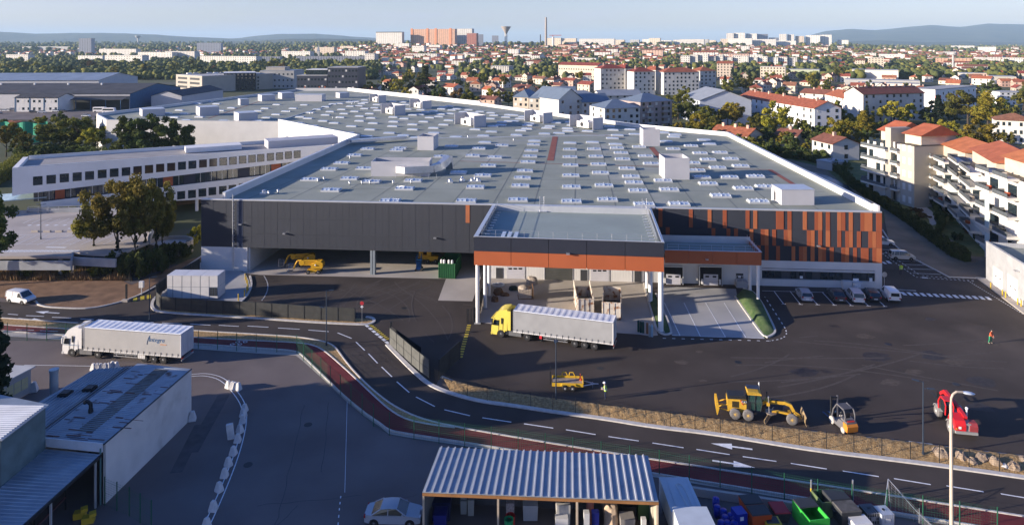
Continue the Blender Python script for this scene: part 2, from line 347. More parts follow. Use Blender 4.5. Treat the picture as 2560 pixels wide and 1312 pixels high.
b=MB();b.sheet(GP([(1648,716),(1840,722),(1843,742),(1912,846),(1680,839),(1660,790),(1652,765)]),.016);struct('loading_ramp',b,M_concr)
def bank(poly,h,m,name):
 P=GP(poly);c=sum((p for p in P),Vector())/len(P);b=MB();n=len(P)
 ins=[p.lerp(c,.35)for p in P]
 b.add([(p.x,p.y,.02)for p in P]+[(p.x,p.y,h)for p in ins],[(i,(i+1)%n,n+(i+1)%n,n+i)for i in range(n)]+[tuple(range(n,2*n))]);return struct(name,b,m,True)
bank([(1858,722),(1880,727),(1905,757),(1935,822),(1938,832),(1912,845),(1875,795),(1838,742)],.9,M_turf,'grass_bank')
bank([(1612,712),(1628,722),(1655,768),(1677,828),(1660,834),(1644,826),(1630,780)],.25,M_turf,'grass_bank.001')
kerb([(1858,722),(1880,727),(1905,757),(1935,818),(1939,832),(1928,840),(1912,846),(1875,795),(1838,742)],.28,.18)
kerb([(1610,705),(1620,750),(1633,795),(1642,828),(1660,838),(1675,836),(1680,830),(1656,770),(1640,735)],.28,.18)
def between(P,Q,n):
 def res(L):
  d=[0]
  for a,b in zip(L,L[1:]):d.append(d[-1]+math.dist(a,b))
  t=np.linspace(0,d[-1],n);return np.interp(t,d,[p[0]for p in L]),np.interp(t,d,[p[1]for p in L])
 return res(P),res(Q)
pa=GP([p for p in smooth(A_[5:],1)]);pb=GP(smooth([(1101,948)]+B_[1:],1))
(ax,ay),(bx,by)=between([(p.x,p.y)for p in pa],[(p.x,p.y)for p in pb],260)
vs_=[];fs_=[];R=8;rr=random.Random(3)
for i in range(260):
 for j in range(R):
  t=j/(R-1);e_=math.sin(math.pi*t)
  vs_.append((ax[i]*(1-t)+bx[i]*t,ay[i]*(1-t)+by[i]*t,.03+(.55*t/.8 if t<.8 else.55-.42*(t-.8)/.2)+e_*rr.uniform(-.08,.10)))
for i in range(259):
 for j in range(R-1):fs_.append((i*R+j,(i+1)*R+j,(i+1)*R+j+1,i*R+j+1))
b=MB();b.add(vs_,fs_);struct('planted_bank',b,M_mulch,True)
PT=MB()
def line(a,c,w=.14,z=.03,B=None):
 a=G(*a);c=G(*c);d=(c-a).normalized();n=Vector((-d.y,d.x,0))*w/2
 (B or PT).sheet([a+n,c+n,c-n,a-n],z)
for x0,y0,x1,y1 in[(-60,779,-15,782),(20,785,45,787),(65,789,110,791),(130,793,178,795),(201,797,235,799),(335,803,384,806),(405,807,455,810),(476,810,526,813),(547,813,597,816),(619,815,671,818),(695,820,749,823),(771,825,822,829),(844,832,879,846),(890,855,912,876),(921,884,944,908),(954,917,980,942),(992,954,1023,981),(1040,992,1087,1016),(1111,1024,1175,1039),(1206,1044,1278,1055),(1310,1059,1383,1070),(1415,1074,1489,1086),(1521,1091,1597,1102),(1631,1107,1709,1119),(1741,1123,1824,1136),(1857,1141,1941,1153),(1977,1158,2067,1172),(2107,1177,2197,1191),(2235,1196,2327,1211),(2366,1214,2459,1229),(2502,1234,2592,1249)]:
 line((x0,y0),(x1,y1),.15)
def arrow(tip,head,tail,wd=.42):
 t,h,e=G(*tip),G(*head),G(*tail);d=(t-h).normalized();n=Vector((-d.y,d.x,0));PT.sheet([t,h+n*wd*1.2,h-n*wd*1.2],.03);PT.sheet([h+n*wd*.3,e+n*wd*.3,e-n*wd*.3,h-n*wd*.3],.03)
arrow((1777,1108),(1830,1116),(1881,1123));arrow((1888,1169),(1834,1159),(1781,1151));arrow((88,779),(116,781),(148,783));arrow((108,801),(78,799),(45,796))
for a,c in[((1661,757),(1700,839)),((1710,757),(1751,841)),((1764,757),(1814,843)),((1810,757),(1865,844)),((1680,838),(1700,839)),((1751,841),(1814,843)),((1865,844),(1910,846))]:line(a,c,.14,.034)
for i in range(12):line((1657+i*23.5,845.5+i*.6),(1665+i*23.5,845.8+i*.6),.16)
for poly in[[(1925,852),(1950,848),(1965,840),(1967,828),(1955,808),(1940,785),(1925,762),(1912,742)]]:
 P=GP(smooth(poly,2));acc=0;on=True
 for a,c in zip(P,P[1:]):
  d=(c-a).length;s_=0
  m_=max(1,int(d/.6))
  for q in range(m_):
   if(int((acc+q*.6)/.6))%2==0:
    u=a.lerp(c,q/m_);v=a.lerp(c,min(1,(q+.9)/m_));dd=(v-u).normalized();n=Vector((-dd.y,dd.x,0))*.08;PT.sheet([u+n,v+n,v-n,u-n],.03)
  acc+=m_*.6
def dashes(p0,p1,n,w,fr=.5,z=.03,B=None):
 a,c=G(*p0),G(*p1)
 for i in range(n):
  u=a.lerp(c,i/n);v=a.lerp(c,(i+fr)/n);dd=(v-u).normalized();q=Vector((-dd.y,dd.x,0))*w/2;(B or PT).sheet([u+q,v+q,v-q,u-q],z)
pts_=smooth([(660,690),(669,705),(670,722),(664,738),(654,752)],1)
for a,c in zip(pts_,pts_[1:]):dashes(a,c,3,.16)
for(a,c)in[((1935,728),(1959,760)),((1975,728),(2001,761)),((2017,731),(2044,762)),((2056,731),(2086,763)),((2098,733),(2128,764)),((2140,735),(2171,765)),((2182,737),(2212,766))]:
 line(a,c,.12);line((c[0]-5,c[1]),(c[0]+6,c[1]+.4),.12)
line((1905,727),(2060,731),.12);line((2240,724),(2290,727),.35)
for i in range(14):line((2254+i*16.3,730+i*.9),(2264+i*16.3,738+i*.9),.55)
line((2240,724),(2288,727),.2)
for q in[(2206,616,2236,617),(2206,624,2250,625),(2206,633,2262,634),(2242,652,2302,653),(2251,661,2318,663),(2267,672,2334,674),(2282,683,2352,686)]:line(q[:2],q[2:],.13)
for a,c,n in[((2206,634),(2290,693),12),((2214,630),(2300,688),12),((2290,693),(2440,704),14),((2305,689),(2440,702),12),((2420,702),(2560,787),26)]:dashes(a,c,n,.14,.5)
line((2207,655),(2215,660),.5);line((2218,652),(2226,659),.6);line((2305,694),(2320,695),.5);line((2222,600),(2235,606),.12)
for x in(40,100,510,590):line((x,822+x*.047),(x+45,824+x*.047),.10,.04)
for q in(0,1):
 c=G(590+q*14,861-q*6);
 for ddx in(-.5,.5):
  for k in range(10):
   a0=k*.628;a1=a0+.628;PT.sheet([(c.x+ddx+.30*math.cos(a0),c.y+.30*math.sin(a0)),(c.x+ddx+.30*math.cos(a1),c.y+.30*math.sin(a1)),(c.x+ddx+.2*math.cos(a1),c.y+.2*math.sin(a1)),(c.x+ddx+.2*math.cos(a0),c.y+.2*math.sin(a0))],.04)
 PT.sheet([(c.x-.5,c.y),(c.x+.1,c.y+.35),(c.x+.1,c.y+.27),(c.x-.4,c.y)],.04);PT.sheet([(c.x+.1,c.y+.35),(c.x+.5,c.y),(c.x+.42,c.y),(c.x+.05,c.y+.27)],.04)
for i in range(7):
 a=G(918+i*8.3,815+i*6.9);PT.cbox(a.x,a.y,.028,.75,.42,.004,-.9)
def poly_line(pts,w,z=.0):
 P=GP(smooth(pts,2))
 for a,c in zip(P,P[1:]):
  d=(c-a).normalized();n=Vector((-d.y,d.x,0))*w/2;PT.sheet([a+n,c+n,c-n,a-n],z)
poly_line([(478,935),(520,932),(565,945),(600,985),(616,1015),(617,1060),(600,1130),(570,1210),(535,1290),(510,1340)],.10,.004)
poly_line([(478,940),(515,938),(555,950),(590,990),(606,1020),(606,1060),(588,1130),(556,1210),(520,1290),(490,1350)],.10,.004)
poly_line([(60,912),(140,913),(250,915)],.10,.004);dashes((848,1275),(853,1230),3,.09,.4,.004);dashes((845,1312),(848,1275),2,.09,.4,.004)
line((862,1230),(868,1000),.04,.004)
struct('road_marking',PT,M_paint)
YB=MB();dashes((1173,812),(1150,897),14,.55,.5,.03,YB)
dashes((925,811),(972,850),11,.5,.5,.031,YB)
for x,y in((338,748),(356,745),(372,742)):c=G(x,y);YB.cbox(c.x,c.y,.028,.55,1.8,.004,.5)
struct('road_marking.001',YB,M_yel)
TR=MB();M_trk=mat('tyre_track',(.078,.064,.056),.9,var=.15,scale=2)
rr=random.Random(5)
for k in range(26):
 x=rr.uniform(790,1080);y=rr.uniform(698,730);pts=[(x,y)];ang=rr.uniform(-.6,1.3)
 P=[G(x,y)];a=rr.uniform(-2.6,-.5);cv=rr.uniform(-.10,.10)
 for i in range(14):P.append(P[-1]+Vector((math.cos(a),math.sin(a),0))*1.5);a+=cv
 for u,v in zip(P,P[1:]):
  px=CX+u.x/u.y*F;py=HZ+F*H/u.y
  if not(640<px<1170 and 694<py<845)or(px>1090 and py<760)or(py>775 and px<960)or py>800 and px<1060:continue
  d=(v-u).normalized();n=Vector((-d.y,d.x,0))*.10;TR.sheet([u+n,v+n,v-n,u-n],.004+k*.0006)
for k in range(16):
 x=rr.uniform(1700,2400);y=rr.uniform(790,1000);P=[G(x,y)];a=rr.uniform(-.5,.4);cv=rr.uniform(-.05,.05)
 for i in range(rr.randint(6,16)):P.append(P[-1]+Vector((math.cos(a),math.sin(a),0))*1.4);a+=cv
 for u,v in zip(P,P[1:]):
  py=HZ+F*H/u.y;px=CX+u.x/u.y*F
  if py<775 or px>2500 or(px<1975 and py<870):continue
  d=(v-u).normalized();n=Vector((-d.y,d.x,0))*.14;TR.sheet([u+n,v+n,v-n,u-n],.004+k*.0006)
struct('tyre_marks',TR,M_trk)
OS=MB();ds_=MB()
for k in range(16):
 x,y=rr.uniform(1660,2480),rr.uniform(780,1040);z_=.0025
 if k<16 and(x<1980 and y<870):y+=90
 g=G(x,y);r_=rr.uniform(.3,1.6);P=[(g.x+r_*math.cos(a)*rr.uniform(.6,1.2)*1.5,g.y+r_*math.sin(a)*rr.uniform(.6,1.2))for a in np.linspace(0,6.0,11)];(OS if rr.random()<.6 else ds_).sheet(P,z_+k*.0002)
struct('oil_stain',OS,mat('oil_dark',(.037,.030,.027),.6,var=.3,scale=2));struct('dust_patch',ds_,mat('pale_dust',(.080,.063,.052),.95,var=.25,scale=2))
for x,y in((1500,920),(1845,905),(2220,860),(2390,960),(1010,770),(770,1060),(620,1160)):
 g=G(x,y,0);mh=MB();mh.cyl((g.x,g.y,-.05 if y<1000 else-.08),(g.x,g.y,.012 if x>800 else-.022),.42,.42,16);struct('manhole_cover',mh,M_dark)
M_patch=mat('tar_patch',(.09,.078,.078),.9,var=.15,scale=1)
PC=MB();line((560,985),(478,1130),1.3,-.030,PC);line((500,1060),(440,1180),1.1,-.031,PC)
for pts in([(760,1010),(745,1090),(715,1200),(690,1312)],[(640,1262),(760,1250),(900,1238)],[(820,1005),(818,1080),(800,1180)],[(940,1250),(1040,1236)],[(670,1330),(745,1262)]):
 P=GP(smooth(pts,2));P=[p+Vector((rr.uniform(-.12,.12),rr.uniform(-.12,.12),0))for p in P]
 for u,v in zip(P,P[1:]):
  d=(v-u).normalized();n=Vector((-d.y,d.x,0))*.035;PC.sheet([u+n,v+n,v-n,u-n],-.028)
struct('tar_repair',PC,M_patch)
sl_=[(2222,600),(2262,636),(2372,693),(2460,697),(2700,712),(2700,640),(2420,632),(2380,600),(2290,545),(2200,490),(2120,470),(2060,420),(1960,395),(1950,420),(2210,530),(2212,553)]
b=MB();P=GP(sl_);b.sheet(P,.02);struct('brown_slope',b,M_slope)
kerb([(2206,575),(2222,600),(2262,636),(2372,693),(2460,697),(2480,700)],.25,.15,0)
b=MB();b.sheet(GP([(2430,640),(2380,600),(2290,545),(2200,490),(2120,470),(2060,420),(1960,395),(1940,370),(2050,380),(2300,440),(2460,470),(2600,500),(2700,560),(2700,660)]),.03);struct('lawn',b,M_grass)
b=MB();P=GP(smooth([(2160,460),(2230,475),(2300,505),(2338,535),(2345,560),(2325,565),(2322,545),(2290,520),(2225,487),(2150,470)],1));b.sheet(P,.05);struct('garden_path',b,M_conc)
M_pond=mat('pond_liner',(.012,.03,.065),.25,var=.3,scale=.1,spec=.6)
b=MB();rim=GP([(1965,418),(2010,425),(2070,440),(2120,465),(2145,492),(2120,495),(2060,470),(2010,440)]);c=sum((p for p in rim),Vector())/8
ins=[p.lerp(c,.3)for p in rim];b.add([(p.x,p.y,.06)for p in rim]+[(p.x,p.y,.035)for p in ins],[(i,(i+1)%8,8+(i+1)%8,8+i)for i in range(8)]+[tuple(range(8,16))]);struct('pond',b,M_pond)
# ============= WAREHOUSE
FL=G(503,675);FR=G(2205,722);FP=Plane(FL,FR);LW=FP.len;ZR=12.55;ZC=4.2
wh=thing('warehouse','huge low warehouse with grey-green flat roof, dark cladding and orange panels','warehouse',(FL.x,FL.y,0))
def WP(u,v=0,z=0):return FP.p(u,v,z)
def fbox(b,u0,u1,v0,v1,z0,z1):
 p=[WP(u0,v0),WP(u1,v0),WP(u1,v1),WP(u0,v1)];return b.prism([(q.x,q.y)for q in p],z0,z1)
def fu(px,py=600):return FP.uz(px,py)[0]
RZ=12.2
O1=G(560,495,ZR);O2=G(897,345,ZR);O3=G(697,305,ZR);O3B=G(268,301,ZR);O4=G(243,288,ZR);O5=G(740,226,ZR);O6=G(870,226,ZR);O7=G(1200,262,ZR);O8=G(1600,318,ZR);O9=G(1820,338,ZR);O10=G(2182,522,ZR)
fl,fr=WP(0),WP(LW)
roofp=[WP(0,.4),WP(LW,.4),O10+Vector((1,0,0)),O9,O8,O7,O6,O5,O4,O3B,O3,O2,O1,WP(0,2.5)]
b=MB();b.prism([(p.x,p.y)for p in roofp],11.6,RZ);b.build('roof',M_roofg,wh,True)
rs=MB()
def rq(a,c,w,z,B):
 a=G(*a,RZ);c=G(*c,RZ);d=(c-a).normalized();n=Vector((-d.y,d.x,0))*w/2;B.sheet([a+n,c+n,c-n,a-n],z)
sm=MB()
for k in range(15):rq((605+k*104,503+k*2.2),(960+k*60,358),.16,RZ+.01+.0004*k,sm)
for k in range(5):rq((600+k*30,470-k*26),(2060-k*40,480-k*26),.14,RZ+.014+.0003*k,sm)
M_seam=mat('membrane_seam',(.16,.17,.155),.95,var=.1,scale=1);sm.build('roof_seam',M_seam,wh,True)
rs=MB()
rq((1150,403),(1930,425),.35,RZ+.03,rs);rq((1376,402),(1388,342),1.6,RZ+.034,rs);rq((1655,400),(1628,368),1.4,RZ+.034,rs);rq((1925,425),(1990,465),1.0,RZ+.034,rs);rq((1990,465),(2010,470),.5,RZ+.033,rs)
rq((1060,385),(780,255),.3,RZ+.03,rs)if False else None
rq((850,262),(1560,345),.35,RZ+.03,rs);rq((520,297),(690,240),.5,RZ+.03,rs);rs.build('roof_walkway',M_redline,wh,True)
al=MB()
def wallstrip(a,c,w,z0,z1,B):
 d=(Vector((c.x-a.x,c.y-a.y,0))).normalized();n=Vector((-d.y,d.x,0))*w/2;p=[a+n,c+n,c-n,a-n];B.prism([(q.x,q.y)for q in p],z0,z1)
jw=MB()
for p0,p1 in[((905,350),(1590,338)),((697,303),(830,262)),((830,262),(880,252))]:wallstrip(G(*p0,RZ),G(*p1,RZ),.35,RZ-.1,RZ+.25,jw)
jw.build('expansion_joint',M_curb,wh,True)
def parapet(a,c,h,w=.5,m=None,z0=ZC-4.2,name='parapet'):
 b=MB();wallstrip(a,c,w,z0,ZR+h,b);o=b.build(name,m or M_wallw,wh,True);b2=MB();wallstrip(a,c,w+.16,ZR+h+.002,ZR+h+.10,b2);b2 .build('coping',M_curb,wh,True);return o
v0=lambda a,c:None
parapet(O1,O2,.9);parapet(O2,O3,.9);parapet(O3,O3B,.15);parapet(O3B,O4,.3);parapet(O4,O5,.6);parapet(O5,O6,1.2);parapet(O6,O7,1.5);parapet(O7,O8,.8);parapet(O8,O9,.8);parapet(O9,O10,.8)
b=MB();q0=WP(LW-2.2,.5);q1=WP(LW-.2,.5);wallstrip(WP(LW-.25,.5),WP(LW-.25,6.0),.3,0,ZR+.9,b);wallstrip(O10,WP(LW-.25,6.0),.3,0,ZR+.9,b);b.build('corner_wall',M_wallw,wh,True)
b=MB();wallstrip(WP(.2,.6),O1,.3,0,RZ,b);wallstrip(WP(LW-.2,.4),O10,.3,0,RZ,b);b.build('side_wall',M_wallw,wh,True)
b=MB();fbox(b,0,LW,.0,.45,ZR-.14,ZR+.06);b.build('eaves_trim',M_curb,wh,True)
b=MB();fbox(b,0,fu(1190),0,.4,ZC,ZR-.15);b.build('dark_cladding',M_panel,wh,True)
b=MB();fbox(b,fu(1190),LW,0,.4,ZC,ZR-.15);b.build('dark_cladding',M_panel,wh,True)
b=MB()
for k in range(57):
 u=1.0+k*1.17
 if not(fu(590)<u<fu(609)):fbox(b,u,u+.06,-.009,-.003,ZC+.05,ZR-.2)
o_=b.build('cladding_ribs',M_panel,wh,True);o_['kind']='stuff'
for zz in(6.65,9.35):
 b=MB();fbox(b,0.05,LW-.05,-.03,-.001,zz-.025,zz+.025);b.build('joint_trim',M_panel,wh,True)
for k in range(0):
 b=MB();u=6.2*k+.5
 if u<LW:fbox(b,u,u+.05,-.025,-.002,ZC+.05,ZR-.2);b.build('joint_trim',M_panel,wh,True)
rows_=[(ZR-.16,9.37),(9.33,6.67),(6.63,ZC)]
pan={0:[(1464,1504,'D',7),(1768,1808,'D',7),(1957,1995,'L',7),(2107,2147,'D',7),(2335,2375,'D',7),(2412,2453,'L',7),(80,158,'D',8),(195,235,'D',8),(348,388,'L',8),(465,500,'D',8),(500,541,'L',8),(578,618,'D',8),(693,732,'L',8),(732,772,'D',8),(808,848,'L',8),(925,962,'D',8),(962,1042,'L',8),(1080,1138,'D',8)],1:[(1537,1577,'D',7),(1995,2033,'D',7),(2145,2183,'D',7),(2220,2260,'D',7),(2375,2413,'L',7),(2487,2527,'D',7),(2527,2565,'L',7),(42,80,'D',8),(158,195,'D',8),(195,235,'L',8),(388,425,'D',8),(425,465,'L',8),(502,540,'D',8),(578,620,'L',8),(693,732,'D',8),(772,808,'D',8),(808,848,'L',8),(888,928,'D',8),(1003,1040,'D',8),(1040,1080,'L',8),(1080,1138,'D',8)],2:[(2450,2487,'D',7),(2527,2565,'D',7),(80,120,'D',8),(235,272,'L',8),(310,350,'D',8),(350,388,'L',8),(425,465,'L',8),(502,540,'L',8),(540,580,'D',8),(617,657,'D',8),(732,770,'D',8),(770,810,'L',8),(850,888,'D',8),(928,1005,'D',8),(1045,1082,'D',8),(1082,1138,'L',8)]}
for r,lst in pan.items():
 for u0,u1,c,reg in lst:
  base=1280 if reg==7 else 1920;xa,xb=fu(base+u0/4,600),fu(base+u1/4,600)
  b=MB();z1,z0=rows_[r]
  if reg==7 and r==1:z0=7.9 if u0<2300 else z0
  fbox(b,xa+.01,min(LW-.01,xb-.01),-.055,-.004,z0,z1);b.build('orange_panel' if c=='L' else 'rust_panel',M_or1 if c=='L' else M_or2,wh,True)
b=MB();fbox(b,fu(1164),fu(1174),-.055,-.004,9.37,ZR-.16);b.build('orange_panel',M_or1,wh,True)
b=MB();fbox(b,0,fu(618),.02,.4,0,ZC);b.build('white_wall',M_wallw,wh,True)
b=MB();fbox(b,fu(618)+.0,fu(618)+.35,.42,14,0,ZC+.4);b.build('bay_side_wall',M_wallw,wh,True)
b=MB();fbox(b,fu(618),fu(1250),40,40.4,0,11);b.build('hall_rear_wall',M_farg,wh,True)
b=MB();fbox(b,fu(640),fu(1250),.5,40,ZC+2.8,ZC+3.1);b.build('hall_ceiling',M_dark,wh,True)
for px in(931,):
 b=MB();u=fu(px);fbox(b,u-.42,u-.05,.05,.9,0,ZC);fbox(b,u+.05,u+.42,.05,.9,0,ZC);fbox(b,u-.05,u+.05,.3,.6,0,ZC);b.build('bay_column',mat('column_grey',(.22,.25,.27),.5,var=.05),wh,True)
for px,v in((700,24),(1090,24)):
 b=MB();u=fu(px);fbox(b,u-.2,u+.2,v,v+.4,0,ZC+2.8);b.build('hall_column',M_farg,wh,True)
ua=fu(1224);ub=fu(1640)
b=MB();fbox(b,ua,ub,.02,.38,0,ZC+4.2);b.build('white_wall',M_wallw,wh,True)
b=MB();fbox(b,ua,ua+.3,.4,26,0,ZC+2.7);b.build('hall_partition',M_farg,wh,True)
b=MB();fbox(b,fu(1640)+.02,fu(1905),.03,.36,0,ZC);b.build('white_wall',M_wallw,wh,True)
def onwall(px0,px1,py0,py1,name,m,d0=-.03,d1=.0,parent=None,zmin=None):
 u0,z1=FP.uz(px0,py0);u1,z0=FP.uz(px1,py1)
 if zmin is not None:z0=zmin
 b=MB();fbox(b,u0,u1,d0,d1,z0,z1);return b.build(name,m,parent or wh,True)
M_door=mat('charcoal_door',(.045,.045,.05),.5,var=.1);M_door2=mat('sectional_door',(.50,.49,.52),.5,var=.05,ribs=1.2,ribdir='Z',ribamt=.3)
for x0,x1,y0 in((1240,1257,669),(1451,1468,674),(1586,1603,677)):onwall(x0,x1,y0,700,'service_door',M_door,-.05,0,None,0)
for x0,x1,y0 in((1266,1312,663),(1477,1522,668)):
 onwall(x0,x1,y0,700,'sectional_door',M_door2,-.04,0,None,0)
 for k in range(3):
  u0,z=FP.uz(x0+5+k*(x1-x0-8)/3,y0+8);b=MB();fbox(b,u0,u0+.6,-.06,-.041,z-.15,z+.12);b.build('door_window',M_black,wh,True)
onwall(1363,1431,664,700,'roller_shutter_frame',M_dark,-.03,0.0,None,0)
b=MB();u0,z1=FP.uz(1364,665);u1,_=FP.uz(1430,665)
for k in range(9):fbox(b,u0,u1,-.06-.01*(k%2),-.035,z1-.28*(k+1)+.03,z1-.28*k)
b.build('shutter_slats',mat('shutter',(.10,.10,.09),.5,.3,var=.1),wh,True)
for x in(1312,1361,1432,1470,1524,1580):
 u,_=FP.uz(x,690);b=MB();fbox(b,u-.03,u+.03,-.05,-.001,0,ZC+4);b.build('wall_joint',M_curb,wh,True)
for x0,x1 in((1658,1706),(1747,1803)):
 onwall(x0,x1,664,740,'dock_shelter',M_black,-.6,0,None,0)
 u0,z1=FP.uz(x0-1,662);u1,_=FP.uz(x1+1,662);b=MB();fbox(b,u0,u1,-.68,-.6,z1-.12,z1+.02);fbox(b,u0,u0+.12,-.68,-.6,0,z1-.12);fbox(b,u1-.12,u1,-.68,-.6,0,z1-.12);b.build('shelter_edge',M_curb,wh,True)
 m_=(x0+x1)/2;u0,z1=FP.uz(m_-18,682);u1,z0=FP.uz(m_+18,710);b=MB();fbox(b,u0,u1,-.66,-.6,z0,z1);b.build('dock_door',M_door2,wh,True)
 for s in(-1,1):
  u,_=FP.uz(m_+s*9,690);b=MB();fbox(b,u-.3,u+.3,-.69,-.661,z1-.5,z1-.22);b.build('door_window',M_black,wh,True)
  u,_=FP.uz(m_+s*22,690);b=MB();fbox(b,u-.15,u+.15,-1.0,-.7,.3,1.1);b.build('dock_bumper',M_wallw,wh,True)
onwall(1840,1858,683,713,'service_door',M_door,-.05,0)
onwall(1845,1852,689,694,'door_notice',M_paint,-.07,-.052)
b=MB();u0,_=FP.uz(1838,715);fbox(b,u0-.1,u0+1.7,-1.4,-.06,0,1.0);b.build('door_landing',M_concr,wh,True)
rl=MB()
for z in(1.5,2.0):rl.tube([WP(u0-.1,-1.4,z),WP(u0+1.7,-1.4,z)],.03)
for du in(-.1,.8,1.7):rl.cyl(WP(u0+du,-1.4,1),WP(u0+du,-1.4,2.0),.03)
rl.build('landing_rail',M_metal,wh,True)
u0=fu(1905);uw0,zt=FP.uz(1902,677);uw1,zb=FP.uz(2188,707);zt=2.95;zb=1.15
b=MB();fbox(b,u0,LW,-.02,.3,0,zb);b.build('white_wall',M_wallw,wh,True)
b=MB();fbox(b,u0,LW,-.02,.3,zt,ZC);b.build('white_wall',M_wallw,wh,True)
b=MB();fbox(b,uw1,LW,-.02,.3,zb,zt);b.build('white_wall',M_wallw,wh,True)
b=MB();fbox(b,u0,uw1,.22,.28,zb,zt);b.build('window_band',mat('band_panel',(.05,.055,.065),.5,var=.05),wh,True)
for grp in((1904,1920),(1921,1937),(1938,1954),(1977,1992),(1998,2009),(2015,2031),(2052,2070),(2073,2088),(2091,2108),(2132,2147),(2150,2166),(2169,2186)):
 a,_=FP.uz(grp[0],690);c,_=FP.uz(grp[1],690)
 b=MB();fbox(b,a,c,.12,.2,zb+.1,zt-.1);w_=b.build('window',M_dark,wh,True)
 b=MB();fbox(b,a+.06,c-.06,.09,.118,zb+.16,zt-.16);b.build('pane',M_glass,w_,True)
for x0,x1,y0,y1 in((2000,2007,690,696),(2133,2147,696,704),(2174,2181,695,705)):onwall(x0,x1,y0,y1,'wall_notice',M_paint,-.0,.085)
onwall(1904,2188,675.5,677.5,'window_surround',M_curb,-.05,-.021);
b=MB();fbox(b,uw0,uw1,-.06,-.021,zb-.08,zb);b.build('window_sill',M_curb,wh,True)
b=MB();a,_=FP.uz(2103,715);fbox(b,a,a+1.4,-.8,-.03,0,1.3);fbox(b,a+1.5,a+3.2,-.9,-.03,0,1.2);b.build('meter_cabinet',M_wallw,wh,True)
b=MB();fbox(b,a+1.8,a+2.7,-.93,-.905,.4,1.0);b.build('cabinet_notice',M_paint,wh,True)
for px,py,off in((712,583,0),(1088,594,0),(2045,614,0),(603,560,0)):
 u,z=FP.uz(px,py);b=MB();fbox(b,u-.25,u+.25,-.5,-.1,z-.08,z+.1);fbox(b,u-.05,u+.05,-.1,-.0,z-.05,z+.05);b.build('wall_lamp',M_metal,wh,True)
u,_=FP.uz(585,640);b=MB();b.cyl(WP(u,-.4,.2),WP(u,-.4,13.6),.09)
for k in range(14):b.cbox(WP(u).x,WP(u,-.3).y,.8+k*.9,.34,.12,.05)
for k in range(20):b.cyl(WP(u-.25,-.15,1+k*.6),WP(u+.25,-.15,1+k*.6),.02,n=4)
b.build('flue_pipe',M_metal,wh,True)
b=MB();fbox(b,fu(592),fu(607),-.03,-.004,ZC+.02,ZR-.17);b.build('dark_strip',mat('strip_navy',(.035,.045,.075),.5,var=.05),wh,True)
S6=[(990,28),(860,105),(735,165),(545,268),(940,258),(1160,288),(755,373),(1345,480),(1575,278),(1490,357),(1085,158),(2270,228),(2195,343),(2105,480),(2325,130),(2025,200),(2170,32),(2390,47),(1850,40)]
S7=[(180,38),(160,95),(130,183),(105,252),(85,330),(60,470),(580,45),(585,127),(590,228),(595,342),(595,485),(840,40),(865,118),(885,203),(920,328),(955,468),(1105,67),(1150,160),(1190,240),(1220,300),(1260,380),(1320,515),(1335,37),(1390,112),(1510,280),(1570,370),(1670,512),(1090,5),(1880,8),(1960,72),(2185,65),(1845,178),(1895,245),(2170,245),(2430,238),(2055,152),(2285,135),(1960,310),(2310,357),(2085,430),(2460,487),(1800,105),(2080,2),(2530,340)]
S3=[(225,1167),(215,1202),(195,1262),(580,1187),(805,1180),(1005,1140),(1055,1110),(580,1250),(820,1247),(1035,1200),(1050,1237),(1230,1100),(1270,1225),(1540,1172),(1630,1105),(1615,1127),(1510,1085),(1920,1157),(1970,1197),(1790,1215),(1610,1247),(45,1108),(80,945),(110,925),(175,995),(155,1012),(90,1062),(150,1045),(380,1020),(350,1038),(325,1095),(470,1090),(555,1042),(560,1067),(580,980),(600,1010),(755,1070),(975,1025),(1010,1057),(1180,1052),(440,985),(20,910),(20,970)]
S2=[(210,805),(95,842),(25,868),(485,808),(375,843),(300,872),(205,903),(110,935),(25,965),(770,800),(840,795),(700,828),(615,853),(545,885),(445,927),(525,942),(860,853),(745,875),(700,908),(675,968),(845,932),(430,988),(570,1017),(785,988),(990,873),(885,895),(1040,920),(1140,895),(1155,938),(1040,967),(1175,990),(960,1020),(1145,1053),(925,1087),(1110,1122),(1335,1088),(1475,1113),(1605,1135),(1570,1053),(1370,1020),(1570,1003),(1680,975),(1485,945),(1380,975),(1375,930),(1780,1038),(1780,1088),(1880,1005),(2000,1127),(2275,1115),(2355,1075),(2195,1052),(1935,822),(1035,818),(945,822),(1090,845),(1060,795),(1090,785),(1190,838),(1210,805),(1220,862),(1000,775),(940,780),(1090,758),(1370,775),(1470,780),(1500,805),(1520,850),(1650,857),(1700,880),(1780,872),(1855,848),(1870,830),(1960,860),(2010,848),(2075,878),(2130,858),(2185,888),(2240,875),(2350,887),(2380,912),(2530,907),(2500,930),(2345,945),(2460,982),(2530,970),(2370,1020),(2450,1010),(1930,962),(1850,900),(1940,895),(1830,925),(1740,935),(1640,905),(1570,908),(2290,1180),(2460,1210),(2230,1240),(1955,1220),(1120,1245),(1440,1238),(1410,1258)]
S1=[(1800,860),(1675,893),(1750,930),(1850,895),(2000,928),(1870,960),(1980,795),(2090,775),(2170,798),(2320,838),(2210,865),(2120,897),(2240,965),(2440,803)]
pts=[(640+u/4,380+v/4)for u,v in S6]+[(1280+u/4,380+v/4)for u,v in S7]+[(1280+u/4,60+v/4)for u,v in S3]+[(640+u/4,60+v/4)for u,v in S2]+[(u/4,60+v/4)for u,v in S1]
bc=MB();bc.box(-1.75,-1.15,0,1.75,1.15,.3);skc=bc.mesh('skylight',M_curb)
bd=MB()
prof=[(-1.05,.3),(-.9,.42),(-.45,.52),(0,.55),(.45,.52),(.9,.42),(1.05,.3)]
bd.loft([[(x,y*(.9 if abs(x)>1.6 else 1),z-(.0 if abs(x)<1.6 else.06))for y,z in prof]for x in(-1.68,-1.6,-.02,.02,1.6,1.68)],close=True);skd=bd.mesh('dome',M_sky)
